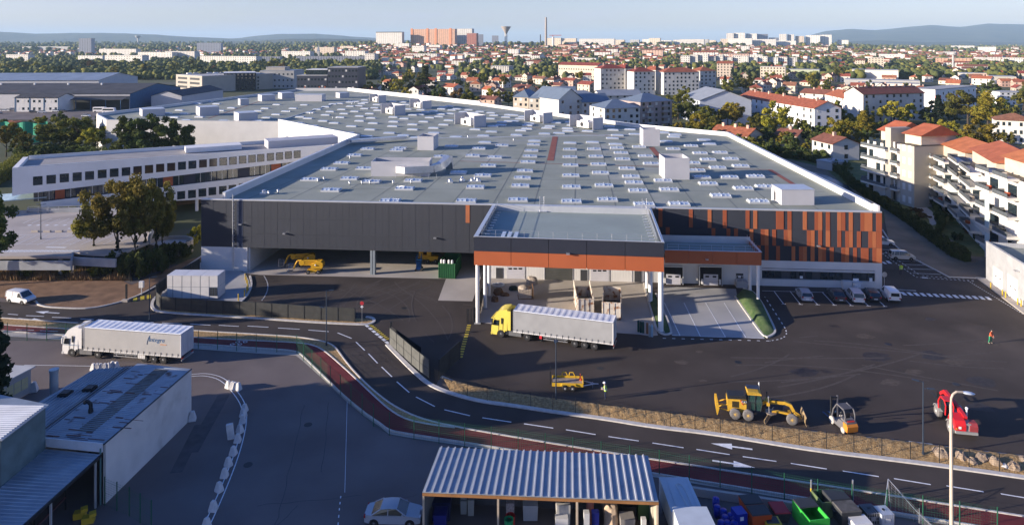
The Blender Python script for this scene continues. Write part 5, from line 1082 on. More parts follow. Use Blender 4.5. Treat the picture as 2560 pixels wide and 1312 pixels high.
for x,y,c_,lab in((1596,829,(.015,.06,.045),'leftmost dark green gas cylinder beside the ramp kerb'),(1602,831,(.015,.05,.04),'middle dark green gas cylinder of the three'),(1608,832,(.02,.07,.05),'third dark green gas cylinder, next to the brown one'),(1618,834,(.22,.10,.05),'brown gas cylinder between the green and the grey ones'),(1624,841,(.25,.27,.27),'grey gas cylinder left of the pale blue one'),(1630,841,(.30,.42,.48),'pale blue gas cylinder at the right end')):
 g=G(x,y);t=thing('gas_cylinder',lab,'gas cylinder',tuple(g),0,'gas cylinders beside the ramp');b=MB();b.cyl((0,0,0),(0,0,1.45),.16,.16,10);b.cyl((0,0,1.45),(0,0,1.6),.16,.06,10);b.build('body',mat('cyl_%d'%x,c_,.5),t,smooth='auto');b=MB();b.cyl((0,0,1.6),(0,0,1.72),.05,.05,6);b.build('valve',M_metal,t)
tg=open_bin('green_container','green ribbed open-top container with white pipes standing in the loading bay','container',1117,697,2.9,6.0,2.5,mat('container_green',(.025,.12,.04),.6,var=.1),M_black,-.1,ribs_=8)
for k,(x,y)in enumerate(((-1.0,.5),(-.5,.4),(.3,.4),(.9,.3))):b=MB();b.cyl((x,y,2.2),(x,y-.1,3.0),.2,.2,8);b.sph((x,y-.1,3.0),.2,8,5);b.build('white_pipe',M_white,tg)
M_lift=mat('lift_yellow',(.60,.33,.02),.45,var=.06,scale=2)
def boom_lift(name,label,px,py,rz,sc=1.0):
 t=thing(name,label,'boom lift',tuple(G(px,py)),rz);t.scale=(sc,)*3
 for x in(-.95,.95):
  for y in(-.8,.8):wheel(t,x,y,.38,.3,.6)
 b=MB();b.box(-1.2,-.6,.3,1.2,.6,.8);b.build('chassis',M_lift,t)
 b=MB();b.cyl((.3,0,.8),(.3,0,1.0),.5,.5,14);b.build('turntable',M_dark,t)
 b=MB();b.ext([(-.5,1.0),(1.5,1.0),(1.75,1.3),(1.75,2.0),(1.4,2.35),(.5,2.3),(-.5,1.7)],-.7,.7);b.build('counterweight',M_lift,t,smooth='auto')
 for z,r in((1.5,.16),(1.85,.14),(2.2,.12)):b=MB();b.box(-2.4,-.2,z,.6,.2,z+.24);b.build('boom_arm',M_lift,t)
 b=MB();b.cyl((-2.4,-.22,1.95),(-2.4,.22,1.95),.5,.5,14);b.build('boom_knuckle',M_lift,t)
 b=MB();b.tube([(-2.4,0,2.4),(-3.2,0,2.3),(-3.6,0,1.6),(-3.9,0,.8)],.16,8);b.build('jib',M_lift,t)
 b=MB()
 for x in(-5.1,-4.1):
  for y in(-.5,.5):b.cyl((x,y,.4),(x,y,1.6),.03,n=5)
 for z in(.4,1.0,1.6):b.tube([(-5.1,-.5,z),(-4.1,-.5,z),(-4.1,.5,z),(-5.1,.5,z),(-5.1,-.5,z)],.03,5)
 b.build('basket_rail',M_metal,t);b=MB();b.box(-5.1,-.5,.36,-4.1,.5,.42);b.build('basket_floor',M_metal,t);b=MB();b.sph((.4,-.72,1.7),.16,8,5);b.build('work_light',M_white,t);return t
boom_lift('boom_lift','orange-yellow articulated boom lift at the mouth of the loading bay',786,682,.0,.92)
boom_lift('boom_lift','second yellow boom lift further inside the loading bay',765,664,.25,.92)
t=thing('scissor_lift','blue scissor lift parked left of the green container','scissor lift',tuple(G(1046,678)));M_bl=mat('lift_blue',(.01,.10,.30),.45)
for x in(-.45,.45):
 for y in(0,1.4):wheel(t,x,y,.22,.15)
b=MB();b.box(-.45,0,.25,.45,1.5,.6);b.build('chassis',M_bl,t)
b=MB()
for k in range(4):b.box(-.42,.1,.62+k*.22,.42,1.4,.72+k*.22)
b.build('scissor_stack',M_bl,t);b=MB();b.box(-.45,0,1.5,.45,1.6,1.6);b.build('platform',M_bl,t)
b=MB()
for x in(-.42,.42):
 for y in(.05,.8,1.55):b.cyl((x,y,1.6),(x,y,2.6),.035,n=5)
for z in(2.1,2.6):b.tube([(-.42,.05,z),(.42,.05,z),(.42,1.55,z),(-.42,1.55,z),(-.42,.05,z)],.035,5)
b.build('guard_rail',M_bl,t)
for x,y,lab in((1060,652,'yellow machine deep in the bay behind the blue scissor lift'),(1080,655,'yellow machine deep in the bay beside the green container')):
 t=thing('site_dumper',lab,'dumper',tuple(G(x,y)))
 b=MB();b.ext([(-1.0,.4),(1.0,.4),(1.2,1.2),(-.9,1.3)],-.6,.6);b.build('body',M_lift,t);b=MB();b.box(-.9,-.5,1.3,-.1,.5,2.4);b.build('cab',M_lift,t)
 for xx in(-.7,.7):
  for yy in(-.65,.65):wheel(t,xx,yy,.35,.25)
# ============= SITE MACHINES
M_cat=mat('grader_yellow',(.58,.34,.035),.5,var=.10,scale=2);M_tyg=mat('dusty_tyre',(.16,.15,.145),.9,var=.15,scale=4);M_ryel=mat('yellow_rim',(.60,.38,.10),.5,var=.08)
a=G(1838,1047);c=G(2005,1064);an=math.atan2(c.y-a.y,c.x-a.x);gr=thing('road_grader','yellow road grader with black cab and long front frame beside the planted bank','grader',tuple(a),an);gs=(c-a).length/8.2
for x in(0,1.62):
 for y in(0,2.3):wheel(gr,x,y if y else-.001,.70,.42,.52,M_ryel,M_tyg)
for y in(0,2.3):wheel(gr,7.0,y if y else-.001,.70,.42,.52,M_ryel,M_tyg)
for ch in gr.children:pass
b=MB();b.ext([(-.9,1.0),(-.95,2.35),(1.45,2.45),(1.45,1.0),(.9,.75),(-.3,.75)],.35,1.95);b.build('engine_hood',M_cat,gr,smooth='auto')
b=MB();b.ext([(-.9,2.36),(-.85,2.75),(1.35,2.95),(1.45,2.46)],.4,1.9);b.build('hood_top',M_dark,gr)
b=MB()
for k in range(10):b.box(-.35+k*.09,.325,1.35,-.31+k*.09,.345,2.15)
b.build('side_grille',M_dark,gr)
b=MB();b.add([(.62,.33,2.40),(.75,.33,2.41),(1.12,.33,1.75),(1.0,.33,1.75)],[(3,2,1,0)]);b.build('red_slash',mat('decal_red',(.55,.03,.02),.5),gr)
b=MB();b.add([(.78,.335,2.41),(1.43,.335,2.43),(1.43,.335,1.9),(1.1,.335,1.88)],[(3,2,1,0)]);b.build('decal_panel',M_dark,gr)
textobj('CAT',.36,M_paint,gr,(1.18,.322,2.05),(math.pi/2,0,0),.004)
b=MB();b.add([(1.02,.318,2.02),(1.34,.318,2.02),(1.18,.318,2.14)],[(0,1,2)]);b.build('decal_triangle',mat('decal_yellow',(.7,.45,.02),.5),gr)
b=MB();b.box(1.46,.3,1.2,2.0,2.0,2.3);b.build('cab_base',M_dark,gr)
b=MB();b.loft([[(1.75,.35,1.15),(3.25,.45,1.15),(3.25,1.85,1.15),(1.75,1.95,1.15)],[(1.7,.3,2.2),(3.45,.4,2.2),(3.45,1.9,2.2),(1.7,2.0,2.2)],[(1.7,.35,3.2),(3.2,.42,3.2),(3.2,1.88,3.2),(1.7,1.95,3.2)]]);b.build('cab_glass',mat('cab_glass_green',(.03,.07,.06),.08,spec=.9),gr)
b=MB()
for p,q in[((1.7,.32,1.1),(1.7,.32,3.2)),((3.22,.4,1.1),(3.45,.4,2.2)),((3.45,.4,2.2),(3.2,.42,3.2)),((2.5,.34,1.1),(2.55,.34,3.2)),((1.7,.32,2.2),(2.55,.34,2.2)),((1.7,1.98,1.1),(1.7,1.98,3.2)),((3.22,1.9,1.1),(3.45,1.9,2.2)),((3.45,1.9,2.2),(3.2,1.88,3.2))]:b.cyl(p,q,.05,n=6)
b.build('cab_pillar',M_dark,gr)
b=MB();b.loft([[(1.55,.2,3.2),(3.35,.3,3.2),(3.35,2.0,3.2),(1.55,2.1,3.2)],[(1.5,.2,3.4),(3.3,.35,3.35),(3.3,1.95,3.35),(1.5,2.1,3.4)],[(1.65,.5,3.5),(3.0,.6,3.45),(3.0,1.7,3.45),(1.65,1.8,3.5)]]);b.build('cab_roof',M_cat,gr)
b=MB();b.box(1.6,1.3,3.52,3.2,2.2,3.62);b.build('roof_panel',mat('roof_dark_blue',(.03,.04,.07),.5),gr)
b=MB();P=[Vector((3.2,1.15,1.6)),Vector((3.8,1.15,2.05)),Vector((4.6,1.15,2.15)),Vector((6.3,1.15,2.2)),Vector((7.0,1.15,1.95)),Vector((7.4,1.15,1.2))];rect_sweep(b,P,.2,.2);b.build('front_frame',M_cat,gr)
b=MB();b.box(3.3,.8,.9,3.9,1.5,1.7);b.build('articulation',M_dark,gr)
b=MB();b.box(4.6,1.0,2.38,6.2,1.3,2.5);b.build('hose_bundle',M_dark,gr)
b=MB();P=[Vector((7.1,1.15,.75)),Vector((5.6,1.15,.95)),Vector((4.7,1.15,.9))];rect_sweep(b,P,.14,.12);b.build('drawbar',M_cat,gr)
b=MB();b.cyl((4.6,1.15,.72),(4.6,1.15,.86),.75,.75,20);b.build('circle_gear',mat('steel_worn',(.30,.25,.2),.4,.6,var=.2),gr)
b=MB();secs=[]
for t_ in np.linspace(0,1,9):
 p=Vector((3.6,-.6,0)).lerp(Vector((5.2,2.7,0)),t_);n=Vector((.9,-.43,0));secs.append([(p.x+n.x*dx,p.y+n.y*dx,z)for dx,z in((.08,.05),(-.08,.3),(-.05,.6),(.1,.75),(.05,.78),(-.12,.6),(-.15,.3),(.0,.03))])
b.loft(secs);b.build('mouldboard',mat('blade_steel',(.42,.30,.16),.45,.3,var=.3,scale=1.5),gr)
for y in(.5,1.8):b=MB();b.cyl((4.2,y,2.9),(4.3,y,1.0),.06,n=8);b.cyl((4.2,y,2.9),(4.2,y,3.1),.09,n=8);b.build('lift_cylinder',M_metal if y<1 else M_dark,gr)
b=MB();b.box(4.0,.4,1.9,4.35,1.9,2.3);b.build('blade_saddle',M_cat,gr)
b=MB();b.box(6.85,.1,.55,7.15,2.2,.85);b.build('front_axle',M_cat,gr)
b=MB();b.tube([(7.4,.8,1.1),(8.1,.8,.7),(8.3,.8,.5)],.1,6);b.tube([(7.4,1.5,1.1),(8.1,1.5,.7),(8.3,1.5,.5)],.1,6);b.build('push_frame',M_cat,gr)
b=MB();secs=[]
for t_ in np.linspace(0,1,5):y=-.3+2.9*t_;secs.append([(8.55+dx,y,z)for dx,z in((.1,.1),(-.05,.5),(.0,1.0),(.12,1.25),(.18,1.22),(.06,1.0),(.02,.5),(.18,.08))])
b.loft(secs);b.build('dozer_blade',MATS['blade_steel'],gr)
b=MB();b.box(-2.2,.0,.9,-2.0,2.3,1.15);b.build('ripper_beam',M_cat,gr)
for y in(.05,.6,1.15,1.7,2.2):b=MB();b.loft([[(-2.3,y-.08,.35),(-2.2,y-.08,.35),(-2.2,y+.08,.35),(-2.3,y+.08,.35)],[(-2.4,y-.08,1.2),(-2.0,y-.08,1.2),(-2.0,y+.08,1.2),(-2.4,y+.08,1.2)],[(-2.4,y-.08,2.0),(-2.15,y-.08,2.0),(-2.15,y+.08,2.0),(-2.4,y+.08,2.0)]]);b.build('ripper_shank',M_cat,gr)
b=MB()
for y in(.5,1.8):b.cyl((-.9,y,1.6),(-2.1,y,1.2),.09,n=6);b.cyl((-.7,y,.8),(-2.1,y,.95),.09,n=6)
b.build('ripper_link',M_cat,gr)
b=MB();b.cyl((3.3,1.9,3.0),(3.3,2.3,3.9),.03,n=5);b.cyl((3.3,2.3,3.7),(3.3,2.3,4.0),.08,n=8);b.build('beacon',M_white,gr)
gr.scale=(gs,)*3
a=G(2127,1086);c=G(2085,1050);an=math.atan2(c.y-a.y,c.x-a.x);fk=thing('forklift','grey and orange forklift truck with raised rear counterweight, right of the grader','forklift',tuple(a),an)
M_fg=mat('forklift_grey',(.14,.135,.14),.45,var=.05);M_fo=mat('forklift_orange',(.62,.22,.03),.45,var=.05)
for x,r in((.35,.28),(2.0,.36)):
 for y in(-.5,.5):wheel(fk,x,y*1.05,r,.22,.6,M_hvacw,mat('pale_tyre',(.42,.38,.34),.8))
b=MB();b.ext([(-.25,.35),(-.3,.85),(-.15,1.05),(.35,1.05),(.35,.35)],-.55,.55);b.build('counterweight',M_fo,fk,smooth='auto')
b=MB();b.ext([(-.15,1.06),(-.1,1.22),(.75,1.3),(.75,1.06)],-.5,.5);b.build('bonnet',M_fg,fk)
b=MB();b.box(-.12,-.35,1.225,.1,.35,1.25);b.build('red_badge',MATS['decal_red'],fk)
b=MB();b.ext([(.36,.25),(.36,1.05),(1.0,1.0),(1.3,.55),(2.1,.5),(2.3,.25)],-.55,.55);b.build('chassis',M_fg,fk)
for y in(-.5,.5):b=MB();b.tube([(.15,y,1.2),(.1,y,1.7),(.3,y,2.15),(1.3,y,2.25),(1.85,y,1.5),(2.1,y,.6)],.06,8);b.build('overhead_guard',M_fg,fk)
b=MB()
for k in range(7):b.box(.35+k*.15,-.48,2.2,.42+k*.15,.48,2.26)
b.build('guard_slats',M_fg,fk)
b=MB();b.box(.6,-.28,1.1,1.05,.28,1.2);b.box(.5,-.28,1.2,.6,.28,1.75);b.build('seat',M_dark,fk)
b=MB();b.cyl((1.5,.0,1.0),(1.35,0,1.35),.03,n=6);b.cyl((1.33,0,1.34),(1.36,0,1.38),.18,.18,14);b.build('steering_wheel',M_dark,fk)
for y in(-.33,.33):b=MB();b.box(2.35,y-.06,.15,2.5,y+.06,2.4);b.build('mast_rail',M_fg if y<0 else M_dark,fk)
b=MB();b.box(2.36,-.4,2.2,2.48,.4,2.32);b.box(2.5,-.45,.3,2.58,.45,.7);b.build('carriage',M_dark,fk)
for y in(-.28,.28):b=MB();b.box(2.58,y-.06,.12,3.8,y+.06,.18);b.box(2.58,y-.06,.18,2.64,y+.06,.8);b.build('fork',mat('fork_blue',(.04,.08,.16),.5),fk)
fk.scale=(1.1,)*3
a=G(2412,1092);c=G(2360,1030);an=math.atan2(c.y-a.y,c.x-a.x);th=thing('telehandler','red telehandler with boom seen from the rear, behind the beige lamp post','telehandler',tuple(a),an)
M_red=mat('telehandler_red',(.60,.02,.025),.4,var=.05)
for x in(.6,3.7):
 for y in(-1.0,1.0):wheel(th,x,y,.62,.45,.5,M_hvacw,M_tyg)
b=MB();b.ext([(-.3,.75),(-.35,1.5),(.9,1.8),(1.3,1.5),(4.4,1.3),(4.6,.8)],-.45,.45);b.build('chassis',mat('chassis_grey',(.28,.28,.27),.6),th)
b=MB();b.ext([(-.4,.8),(-.45,1.35),(-.2,1.75),(.9,2.0),(1.3,1.2),(1.2,.9)],.05,1.05);b.build('engine_cover',M_red,th,smooth='auto')
b=MB();b.ext([(-.4,.8),(-.45,1.3),(-.2,1.6),(.5,1.6),(1.0,1.0)],-1.05,-.3);b.build('rear_cover',mat('faded_red',(.30,.045,.05),.6),th)
b=MB();b.box(-.46,.5,1.0,-.43,.75,1.25);b.build('reflector',M_white,th);b=MB();b.cyl((-.47,.95,1.0),(-.44,.95,1.0),.09,.09,8);b.build('indicator',M_fo,th)
b=MB();b.box(-.55,-1.0,.55,-.3,1.05,.8);b.build('bumper',MATS['chassis_grey'],th)
for y in(.4,1.15):b=MB();b.tube([(1.6,y,1.3),(1.5,y,2.3),(1.9,y,2.7),(2.8,y,2.6),(3.3,y,1.9),(3.2,y,1.2)],.07,8);b.build('cab_frame',M_red,th)
b=MB();b.loft([[(1.65,.45,1.3),(3.15,.45,1.3),(3.15,1.1,1.3),(1.65,1.1,1.3)],[(1.55,.45,2.3),(3.2,.45,2.0),(3.2,1.1,2.0),(1.55,1.1,2.3)],[(1.9,.45,2.62),(2.75,.45,2.55),(2.75,1.1,2.55),(1.9,1.1,2.62)]]);b.build('cab_glass',M_glass,th)
b=MB();b.box(1.7,.4,2.66,2.8,1.15,2.74);b.build('cab_roof',M_red,th)
b=MB();rect_sweep(b,[Vector((.2,-.15,1.8)),Vector((2.8,-.15,2.1)),Vector((4.9,-.15,2.2))],.17,.2);b.build('boom',M_red,th)
b=MB();rect_sweep(b,[Vector((4.9,-.15,2.2)),Vector((5.9,-.15,1.5))],.13,.15);b.build('boom_head',M_red,th)
b=MB();b.box(5.9,-.5,.9,6.0,.3,1.7);b.build('carriage',M_dark,th)
for y in(-.6,.3):b=MB();b.box(6.0,y-.07,.9,7.1,y+.07,.96);b.build('fork',M_dark,th)
b=MB();b.cyl((1.2,-.7,1.4),(1.2,-.7,2.3),.08,n=8);b.sph((1.2,-.7,2.35),.16,8,5);b.build('exhaust',M_white,th)
for x in(.6,3.7):
 for y in(-1.0,1.0):b=MB();b.loft([[(x+r*math.cos(q),y-.25,.62+r*math.sin(q))for r in(.68,.74)]+[(x+r*math.cos(q),y+.25,.62+r*math.sin(q))for r in(.74,.68)]for q in np.linspace(.4,math.pi-.4,7)]);b.build('mudguard',MATS['chassis_grey'],th)
a=G(1388,972);c=G(1452,974);an=math.atan2(c.y-a.y,c.x-a.x);tr=thing('plant_trailer','yellow twin-axle flatbed plant trailer with plank floor and raised ramps','trailer',tuple(G(1380,966)),an)
for x in(1.5,2.35):
 for y in(-.95,.95):wheel(tr,x,y,.33,.22,.6,M_hvacw)
M_ty=mat('trailer_yellow',(.62,.38,.03),.5,var=.08)
for k in range(7):b=MB();b.box(.05,-.84+k*.24,.62,3.55,-.62+k*.24,.68);b.build('plank',mat('deck_plank',(.30,.24,.19),.9,var=.25,scale=2),tr)
for y in(-.9,.86):b=MB();b.box(0,y,.5,3.6,y+.06,.9);b.build('side_rail',M_ty,tr)
b=MB();b.box(3.56,-.84,.5,3.62,.84,1.05);b.build('head_rail',M_ty,tr)
for y in(-1.05,.83):b=MB();b.ext([(1.0,.6),(1.15,.85),(2.7,.85),(2.85,.6),(2.75,.6),(2.6,.75),(1.95,.75),(1.25,.75),(1.1,.6)],y,y+.22);b.build('mudguard',M_ty,tr)
for x in(1.15,2.0):b=MB();b.tube([(x,.9,.9),(x+.1,.9,1.3),(x+.5,.9,1.3),(x+.7,.9,.9)],.06,6);b.build('wheel_hoop',M_ty,tr)
for y in(-.55,.55):b=MB();b.box(-.25,y-.2,.6,-.12,y+.2,2.1);b.build('loading_ramp',M_dark,tr)
b=MB();b.tube([(3.6,-.6,.5),(5.0,0,.5),(3.6,.6,.5)],.05,6);b.cyl((5.0,0,.5),(5.4,0,.5),.05,n=6);b.cyl((4.7,0,0),(4.7,0,.7),.05,n=6);b.build('drawbar',M_metal,tr)
b=MB();b.cyl((0,0,.02),(0,0,.07),.2,.2,8);b.cyl((0,0,.07),(0,0,.75),.15,.03,10);o=b.build('traffic_cone',mat('cone_orange',(.62,.12,.06),.6));p=tr.matrix_basis@Vector((3.3,.4,.68));o.location=(G(1380,966).x+3.3*math.cos(an)-.4*math.sin(an),G(1380,966).y+3.3*math.sin(an)+.4*math.cos(an),.68);tag(o,'orange traffic cone standing on the front of the yellow trailer','traffic cone')
# ============= PEOPLE
def person(label,loc,rz,pose,cols,helmet=None,vest=None,item=None):
 """skeleton of joints grown with a Skin modifier; x = forward"""
 top,leg,skin,shoe=cols
 J={'pel':((0,0,.96),.135),'wai':((pose.get('lean',0)*.3,0,1.12),.125),'che':((pose.get('lean',0)*.7,0,1.34),.155),'nec':((pose.get('lean',0)*1.0,0,1.50),.06),'hd0':((pose.get('lean',0)*1.1+.01,0,1.58),.07),'hd1':((pose.get('lean',0)*1.2+.02,0,1.68),.105),'hd2':((pose.get('lean',0)*1.25+.01,0,1.77),.07)}
 E=[('pel','wai'),('wai','che'),('che','nec'),('nec','hd0'),('hd0','hd1'),('hd1','hd2')]
 lx=pose.get('lean',0)*.7
 for s,n in((1,'l'),(-1,'r')):
  k,f=pose['leg'][0 if s>0 else 1]
  J['hip'+n]=((0,s*.10,.90),.10);J['kne'+n]=((k,s*.13,.50),.068);J['ank'+n]=((f,s*.15,.10),.045);J['toe'+n]=((f+.17,s*.17,.04),.04)
  E+=[('pel','hip'+n),('hip'+n,'kne'+n),('kne'+n,'ank'+n),('ank'+n,'toe'+n)]
  sh=(lx,s*.20,1.42);el_,ha=pose['arm'][0 if s>0 else 1]
  J['sho'+n]=(sh,.065);J['elb'+n]=((lx+el_[0],s*(.25+el_[1]),1.15+el_[2]),.046);J['wri'+n]=((lx+ha[0],s*(.24+ha[1]),.90+ha[2]),.032);d=(Vector(J['wri'+n][0])-Vector(J['elb'+n][0])).normalized()
  J['pal'+n]=(tuple(Vector(J['wri'+n][0])+d*.08),.036);E+=[('che','sho'+n),('sho'+n,'elb'+n),('elb'+n,'wri'+n),('wri'+n,'pal'+n)]
 names=list(J);me=bpy.data.meshes.new('skeleton');me.from_pydata([J[n][0]for n in names],[(names.index(a),names.index(c))for a,c in E],[]);tmp=bpy.data.objects.new('tmp',me);COL.objects.link(tmp)
 md=tmp.modifiers.new('s','SKIN');sv=me.skin_vertices[0].data
 for i,n in enumerate(names):sv[i].radius=(J[n][1],)*2
 sv[0].use_root=True
 ss=tmp.modifiers.new('u','SUBSURF');ss.levels=2;ss.render_levels=2
 bpy.context.view_layer.update();m2=bpy.data.meshes.new_from_object(tmp.evaluated_get(bpy.context.evaluated_depsgraph_get()));bpy.data.objects.remove(tmp)
 for m_ in(top,leg,skin,shoe):m2 .materials.append(m_)
 hz_=J['nec'][0][2]+.02;wr=[Vector(J['wri'+n][0])for n in 'lr']
 for p in m2 .polygons:
  c=p.center;mi=0 if c.z>.93 else(3 if c.z<.13 else 1)
  if c.z>hz_ and abs(c.y)<.14:mi=2
  for w_ in wr:
   if(c-w_).length<.11 and c.z<w_.z+.03+(.12 if w_.z>1.0 else 0):mi=2
  p.material_index=mi;p.use_smooth=True
 t=thing('person',label,'person',loc,rz);link('body',m2,t)
 hx=J['hd1'][0][0]
 for n in 'lr':
  w_=Vector(J['pal'+n][0]);e_=Vector(J['elb'+n][0]);d=(w_-e_).normalized();sd=d.cross(Vector((1,0,0))).normalized();b=MB()
  for k in range(4):o_=w_+sd*(k-1.5)*.02;b.cyl(o_,o_+d*(.06+.015*(k in(1,2)))+Vector((.015,0,-.01)),.009,.007,5)
  b.cyl(w_+Vector((.02,0,0)),w_+Vector((.05,0,0))+d*.04,.010,.008,5);b.build('fingers',skin,t)
 b=MB();b.sph((hx+.105,0,1.665),.018,6,4);b.build('nose',skin,t)
 b=MB()
 for s in(-1,1):b.sph((hx+.092,s*.035,1.70),.010,6,4)
 b.build('eyes',M_dark,t);b=MB();b.box(hx+.09,-.025,1.618,hx+.102,.025,1.626);b.build('mouth',mat('lip',(.30,.10,.08),.7),t)
 for s in(-1,1):b=MB();b.sph((hx,s*.105,1.675),.026,6,4);b.build('ear',skin,t)
 if helmet:b=MB();b.sph((hx,0,1.74),.145,14,8,.8);b.cyl((hx+.03,0,1.725),(hx+.03,0,1.745),.17,.165,14);b.build('helmet',helmet,t,smooth='auto')
 else:b=MB();b.sph((hx-.02,0,1.72),.118,12,8,.95);b.build('hair',M_dark,t,smooth=True)
 if vest:
  b=MB();secs=[]
  for z,rx,ry in((.90,.155,.185),(1.1,.15,.175),(1.3,.165,.20),(1.45,.12,.19)):secs.append([(pose.get('lean',0)*(z-.9)*1.3+rx*math.cos(a),ry*math.sin(a),z)for a in np.linspace(0,2*math.pi,14,endpoint=False)])
  b.loft(secs);b.build('vest',vest,t,smooth='auto');b=MB()
  for z in(1.02,1.16):b.loft([[(pose.get('lean',0)*(z-.9)*1.3+.168*math.cos(a),.192*math.sin(a),zz)for a in np.linspace(0,2*math.pi,14,endpoint=False)]for zz in(z,z+.04)])
  b.build('reflective_band',M_paint,t)
 if item:b=MB();b.box(*item);b.build('held_paper',M_paint,t)
 t.scale=(1.08,)*3;return t
M_skin=mat('skin',(.45,.28,.2),.6);M_hi=mat('hivis_yellow',(.45,.65,.04),.6,var=.05);M_blue=mat('navy_trousers',(.02,.03,.07),.9);M_oran=mat('orange_top',(.55,.10,.04),.8,var=.1);M_gtr=mat('green_trousers',(.03,.25,.12),.85,var=.1);M_shoe=mat('tan_boot',(.35,.27,.2),.8);M_grt=mat('grey_jacket',(.25,.26,.28),.8)
person('worker in white helmet and yellow vest reading a paper beside the yellow trailer',tuple(G(1514,998)),math.pi*.95,{'leg':((.04,.0),(.02,-.03)),'arm':(((.02,.02,0),(.28,-.06,.22)),((.02,.02,0),(.28,-.06,.24))),'lean':.08},(M_grt,M_blue,M_skin,M_dark),M_white,M_hi,(.32,-.14,1.14,.42,.14,1.17))
person('worker in orange top and green trousers bending forward alone on the yard',tuple(G(2475,858)),-.9,{'leg':((.10,.05),(-.02,-.12)),'arm':(((.10,.0,-.02),(.22,-.08,.02)),((.10,.0,-.02),(.24,-.08,.02))),'lean':.16},(M_oran,M_gtr,M_skin,M_shoe))
person('worker in yellow vest and grey trousers walking by the dashed lines near the corner',tuple(G(2253,687)),1.4,{'leg':((.12,.15),(-.04,-.2)),'arm':(((-.05,.02,0),(-.06,0,.02)),((.08,.02,0),(.16,0,.06))),'lean':.02},(M_hi,mat('grey_trousers',(.10,.08,.09),.9),M_skin,M_dark),None,M_hi)
# ============= FOREGROUND SHEDS AND CARPORT
def corr(b,P0,P1,P2,P3,n,h=.05,duty=.35):
 for k in range(n):
  t0=k/n;t1=(k+duty)/n;q=[P0 .lerp(P1,t0),P0 .lerp(P1,t1),P3 .lerp(P2,t1),P3 .lerp(P2,t0)];up=Vector((0,0,h));d=(P1-P0).normalized()*(.25*(P1-P0).length/n*duty)
  b.add([q[0],q[1],q[2],q[3],q[0]+up+d,q[1]+up-d,q[2]+up-d,q[3]+up+d],[(4,5,6,7),(0,1,5,4),(1,2,6,5),(2,3,7,6),(3,0,4,7)])
V=Vector
M_rst=mat('rusting_roof_sheet',(.30,.33,.36),.45,.2,var=.12,scale=.8,stain=((.10,.05,.04),.9,.60))
M_sheet=mat('grey_roof_sheet',(.28,.31,.34),.45,.3,var=.15,scale=.6,detail=8);M_shwall=mat('shed_white_wall',(.60,.57,.53),.8,var=.08,scale=.5,detail=8,stain=((.45,.42,.38),.3,.62))
M_teal=mat('teal_sheet_wall',(.11,.16,.165),.6,var=.2,scale=.8,ribs=2.5,ribamt=.5)
sh=thing('shed','long low shed with white side wall, rust-streaked roof and darker strip, bottom left','shed',(-35,60,0))
w0,w1=V((-35.55,59.55,0)),V((-34.4,73.0,0));l0,l1=V((-41.9,60.5,0)),V((-40.8,74.3,0))
b=MB();wallstrip(w0,w1,.25,-.05,5.15,b);b.build('side_wall',M_shwall,sh,True)
b=MB();wallstrip(w1+V((-.15,0,0)),l1,.2,0,5.1,b);b.build('rear_wall',M_shwall,sh,True)
Z=5.22
def up(p,z):return V((p.x,p.y,z))
b=MB();b.prism([(w0 .x+.1,w0 .y-.15),(w1 .x+.15,w1 .y+.1),(l1 .x,l1 .y+.1),(l0 .x,l0 .y-.1)],Z-.07,Z);b.build('roof',M_rst,sh,True)
b=MB();corr(b,up(w0,Z),up(w1,Z),up(l1,Z),up(l0,Z),46,.035);b.build('roof_ribs',M_rst,sh,True)['kind']='stuff'
s0,s1=l0 .lerp(w0,.42),l1 .lerp(w1,.42);s2,s3=l1 .lerp(w1,.66),l0 .lerp(w0,.66)
s0=s0 .lerp(s1,.1);s3=s3 .lerp(s2,.1);s1=s0 .lerp(s1,.95);s2=s3 .lerp(s2,.95)
b=MB();b.prism([(p.x,p.y)for p in(s0,s1,s2,s3)],Z+.002,Z+.03);corr(b,up(s3,Z+.03),up(s2,Z+.03),up(s1,Z+.03),up(s0,Z+.03),40,.035);b.build('rooflight_strip',mat('old_rooflight',(.13,.125,.11),.7,var=.25,scale=1.5),sh,True)
b=MB();wallstrip(w0+V((.1,-.3,0)),w1+V((.1,.1,0)),.1,Z+.001,Z+.06,b);b.build('edge_trim',M_dark,sh,True)
rg=random.Random(9);b=MB()
for k in range(34):
 t=rg.random();s=rg.uniform(.02,.9);p=l0 .lerp(l1,t).lerp(w0 .lerp(w1,t),s);L_=rg.uniform(.5,1.9);d=(w0-l0).normalized();q=p+d*L_;e=V((-d.y,d.x,0))*rg.uniform(.03,.08);b.prism([(v.x,v.y)for v in(p+e,q+e,q-e,p-e)],Z+.037,Z+.042)
b.build('rust_streaks',mat('rust_streak',(.13,.055,.045),.9,var=.3,scale=3),sh,True)['kind']='stuff'
f0,f1=V((-35.6,59.35,0)),V((-41.9,60.3,0));b=MB();wallstrip(f0,f1,.1,4.55,5.32,b);b.build('front_fascia',mat('white_fascia',(.66,.68,.70),.5,ribs=2.2,ribamt=.4),sh,True)
b=MB();b.cyl((-35.75,59.3,0),(-35.75,59.3,4.9),.07,n=8);b.build('downpipe',mat('teal_pipe',(.10,.20,.20),.5),sh,True)
g=V((-39.8,64.5,Z));b=MB();b.cyl(g,g+V((0,0,.35)),.22,n=8);b.tube([g+V((0,0,.3)),g+V((0,0,.8)),g+V((-.4,.1,1.0)),g+V((-.7,.2,.8))],.17,8);b.build('roof_cowl',M_dark,sh,True)
s2_=thing('shed','dark ribbed shed roof with raised rooflights left of the white-walled shed','shed',(-43,67,0))
r0,r1,r2,r3=V((-46.4,66.5,0)),V((-45,73.6,0)),V((-41.0,74.2,0)),V((-42.0,60.6,0));r0b=V((-46.6,60.9,0))
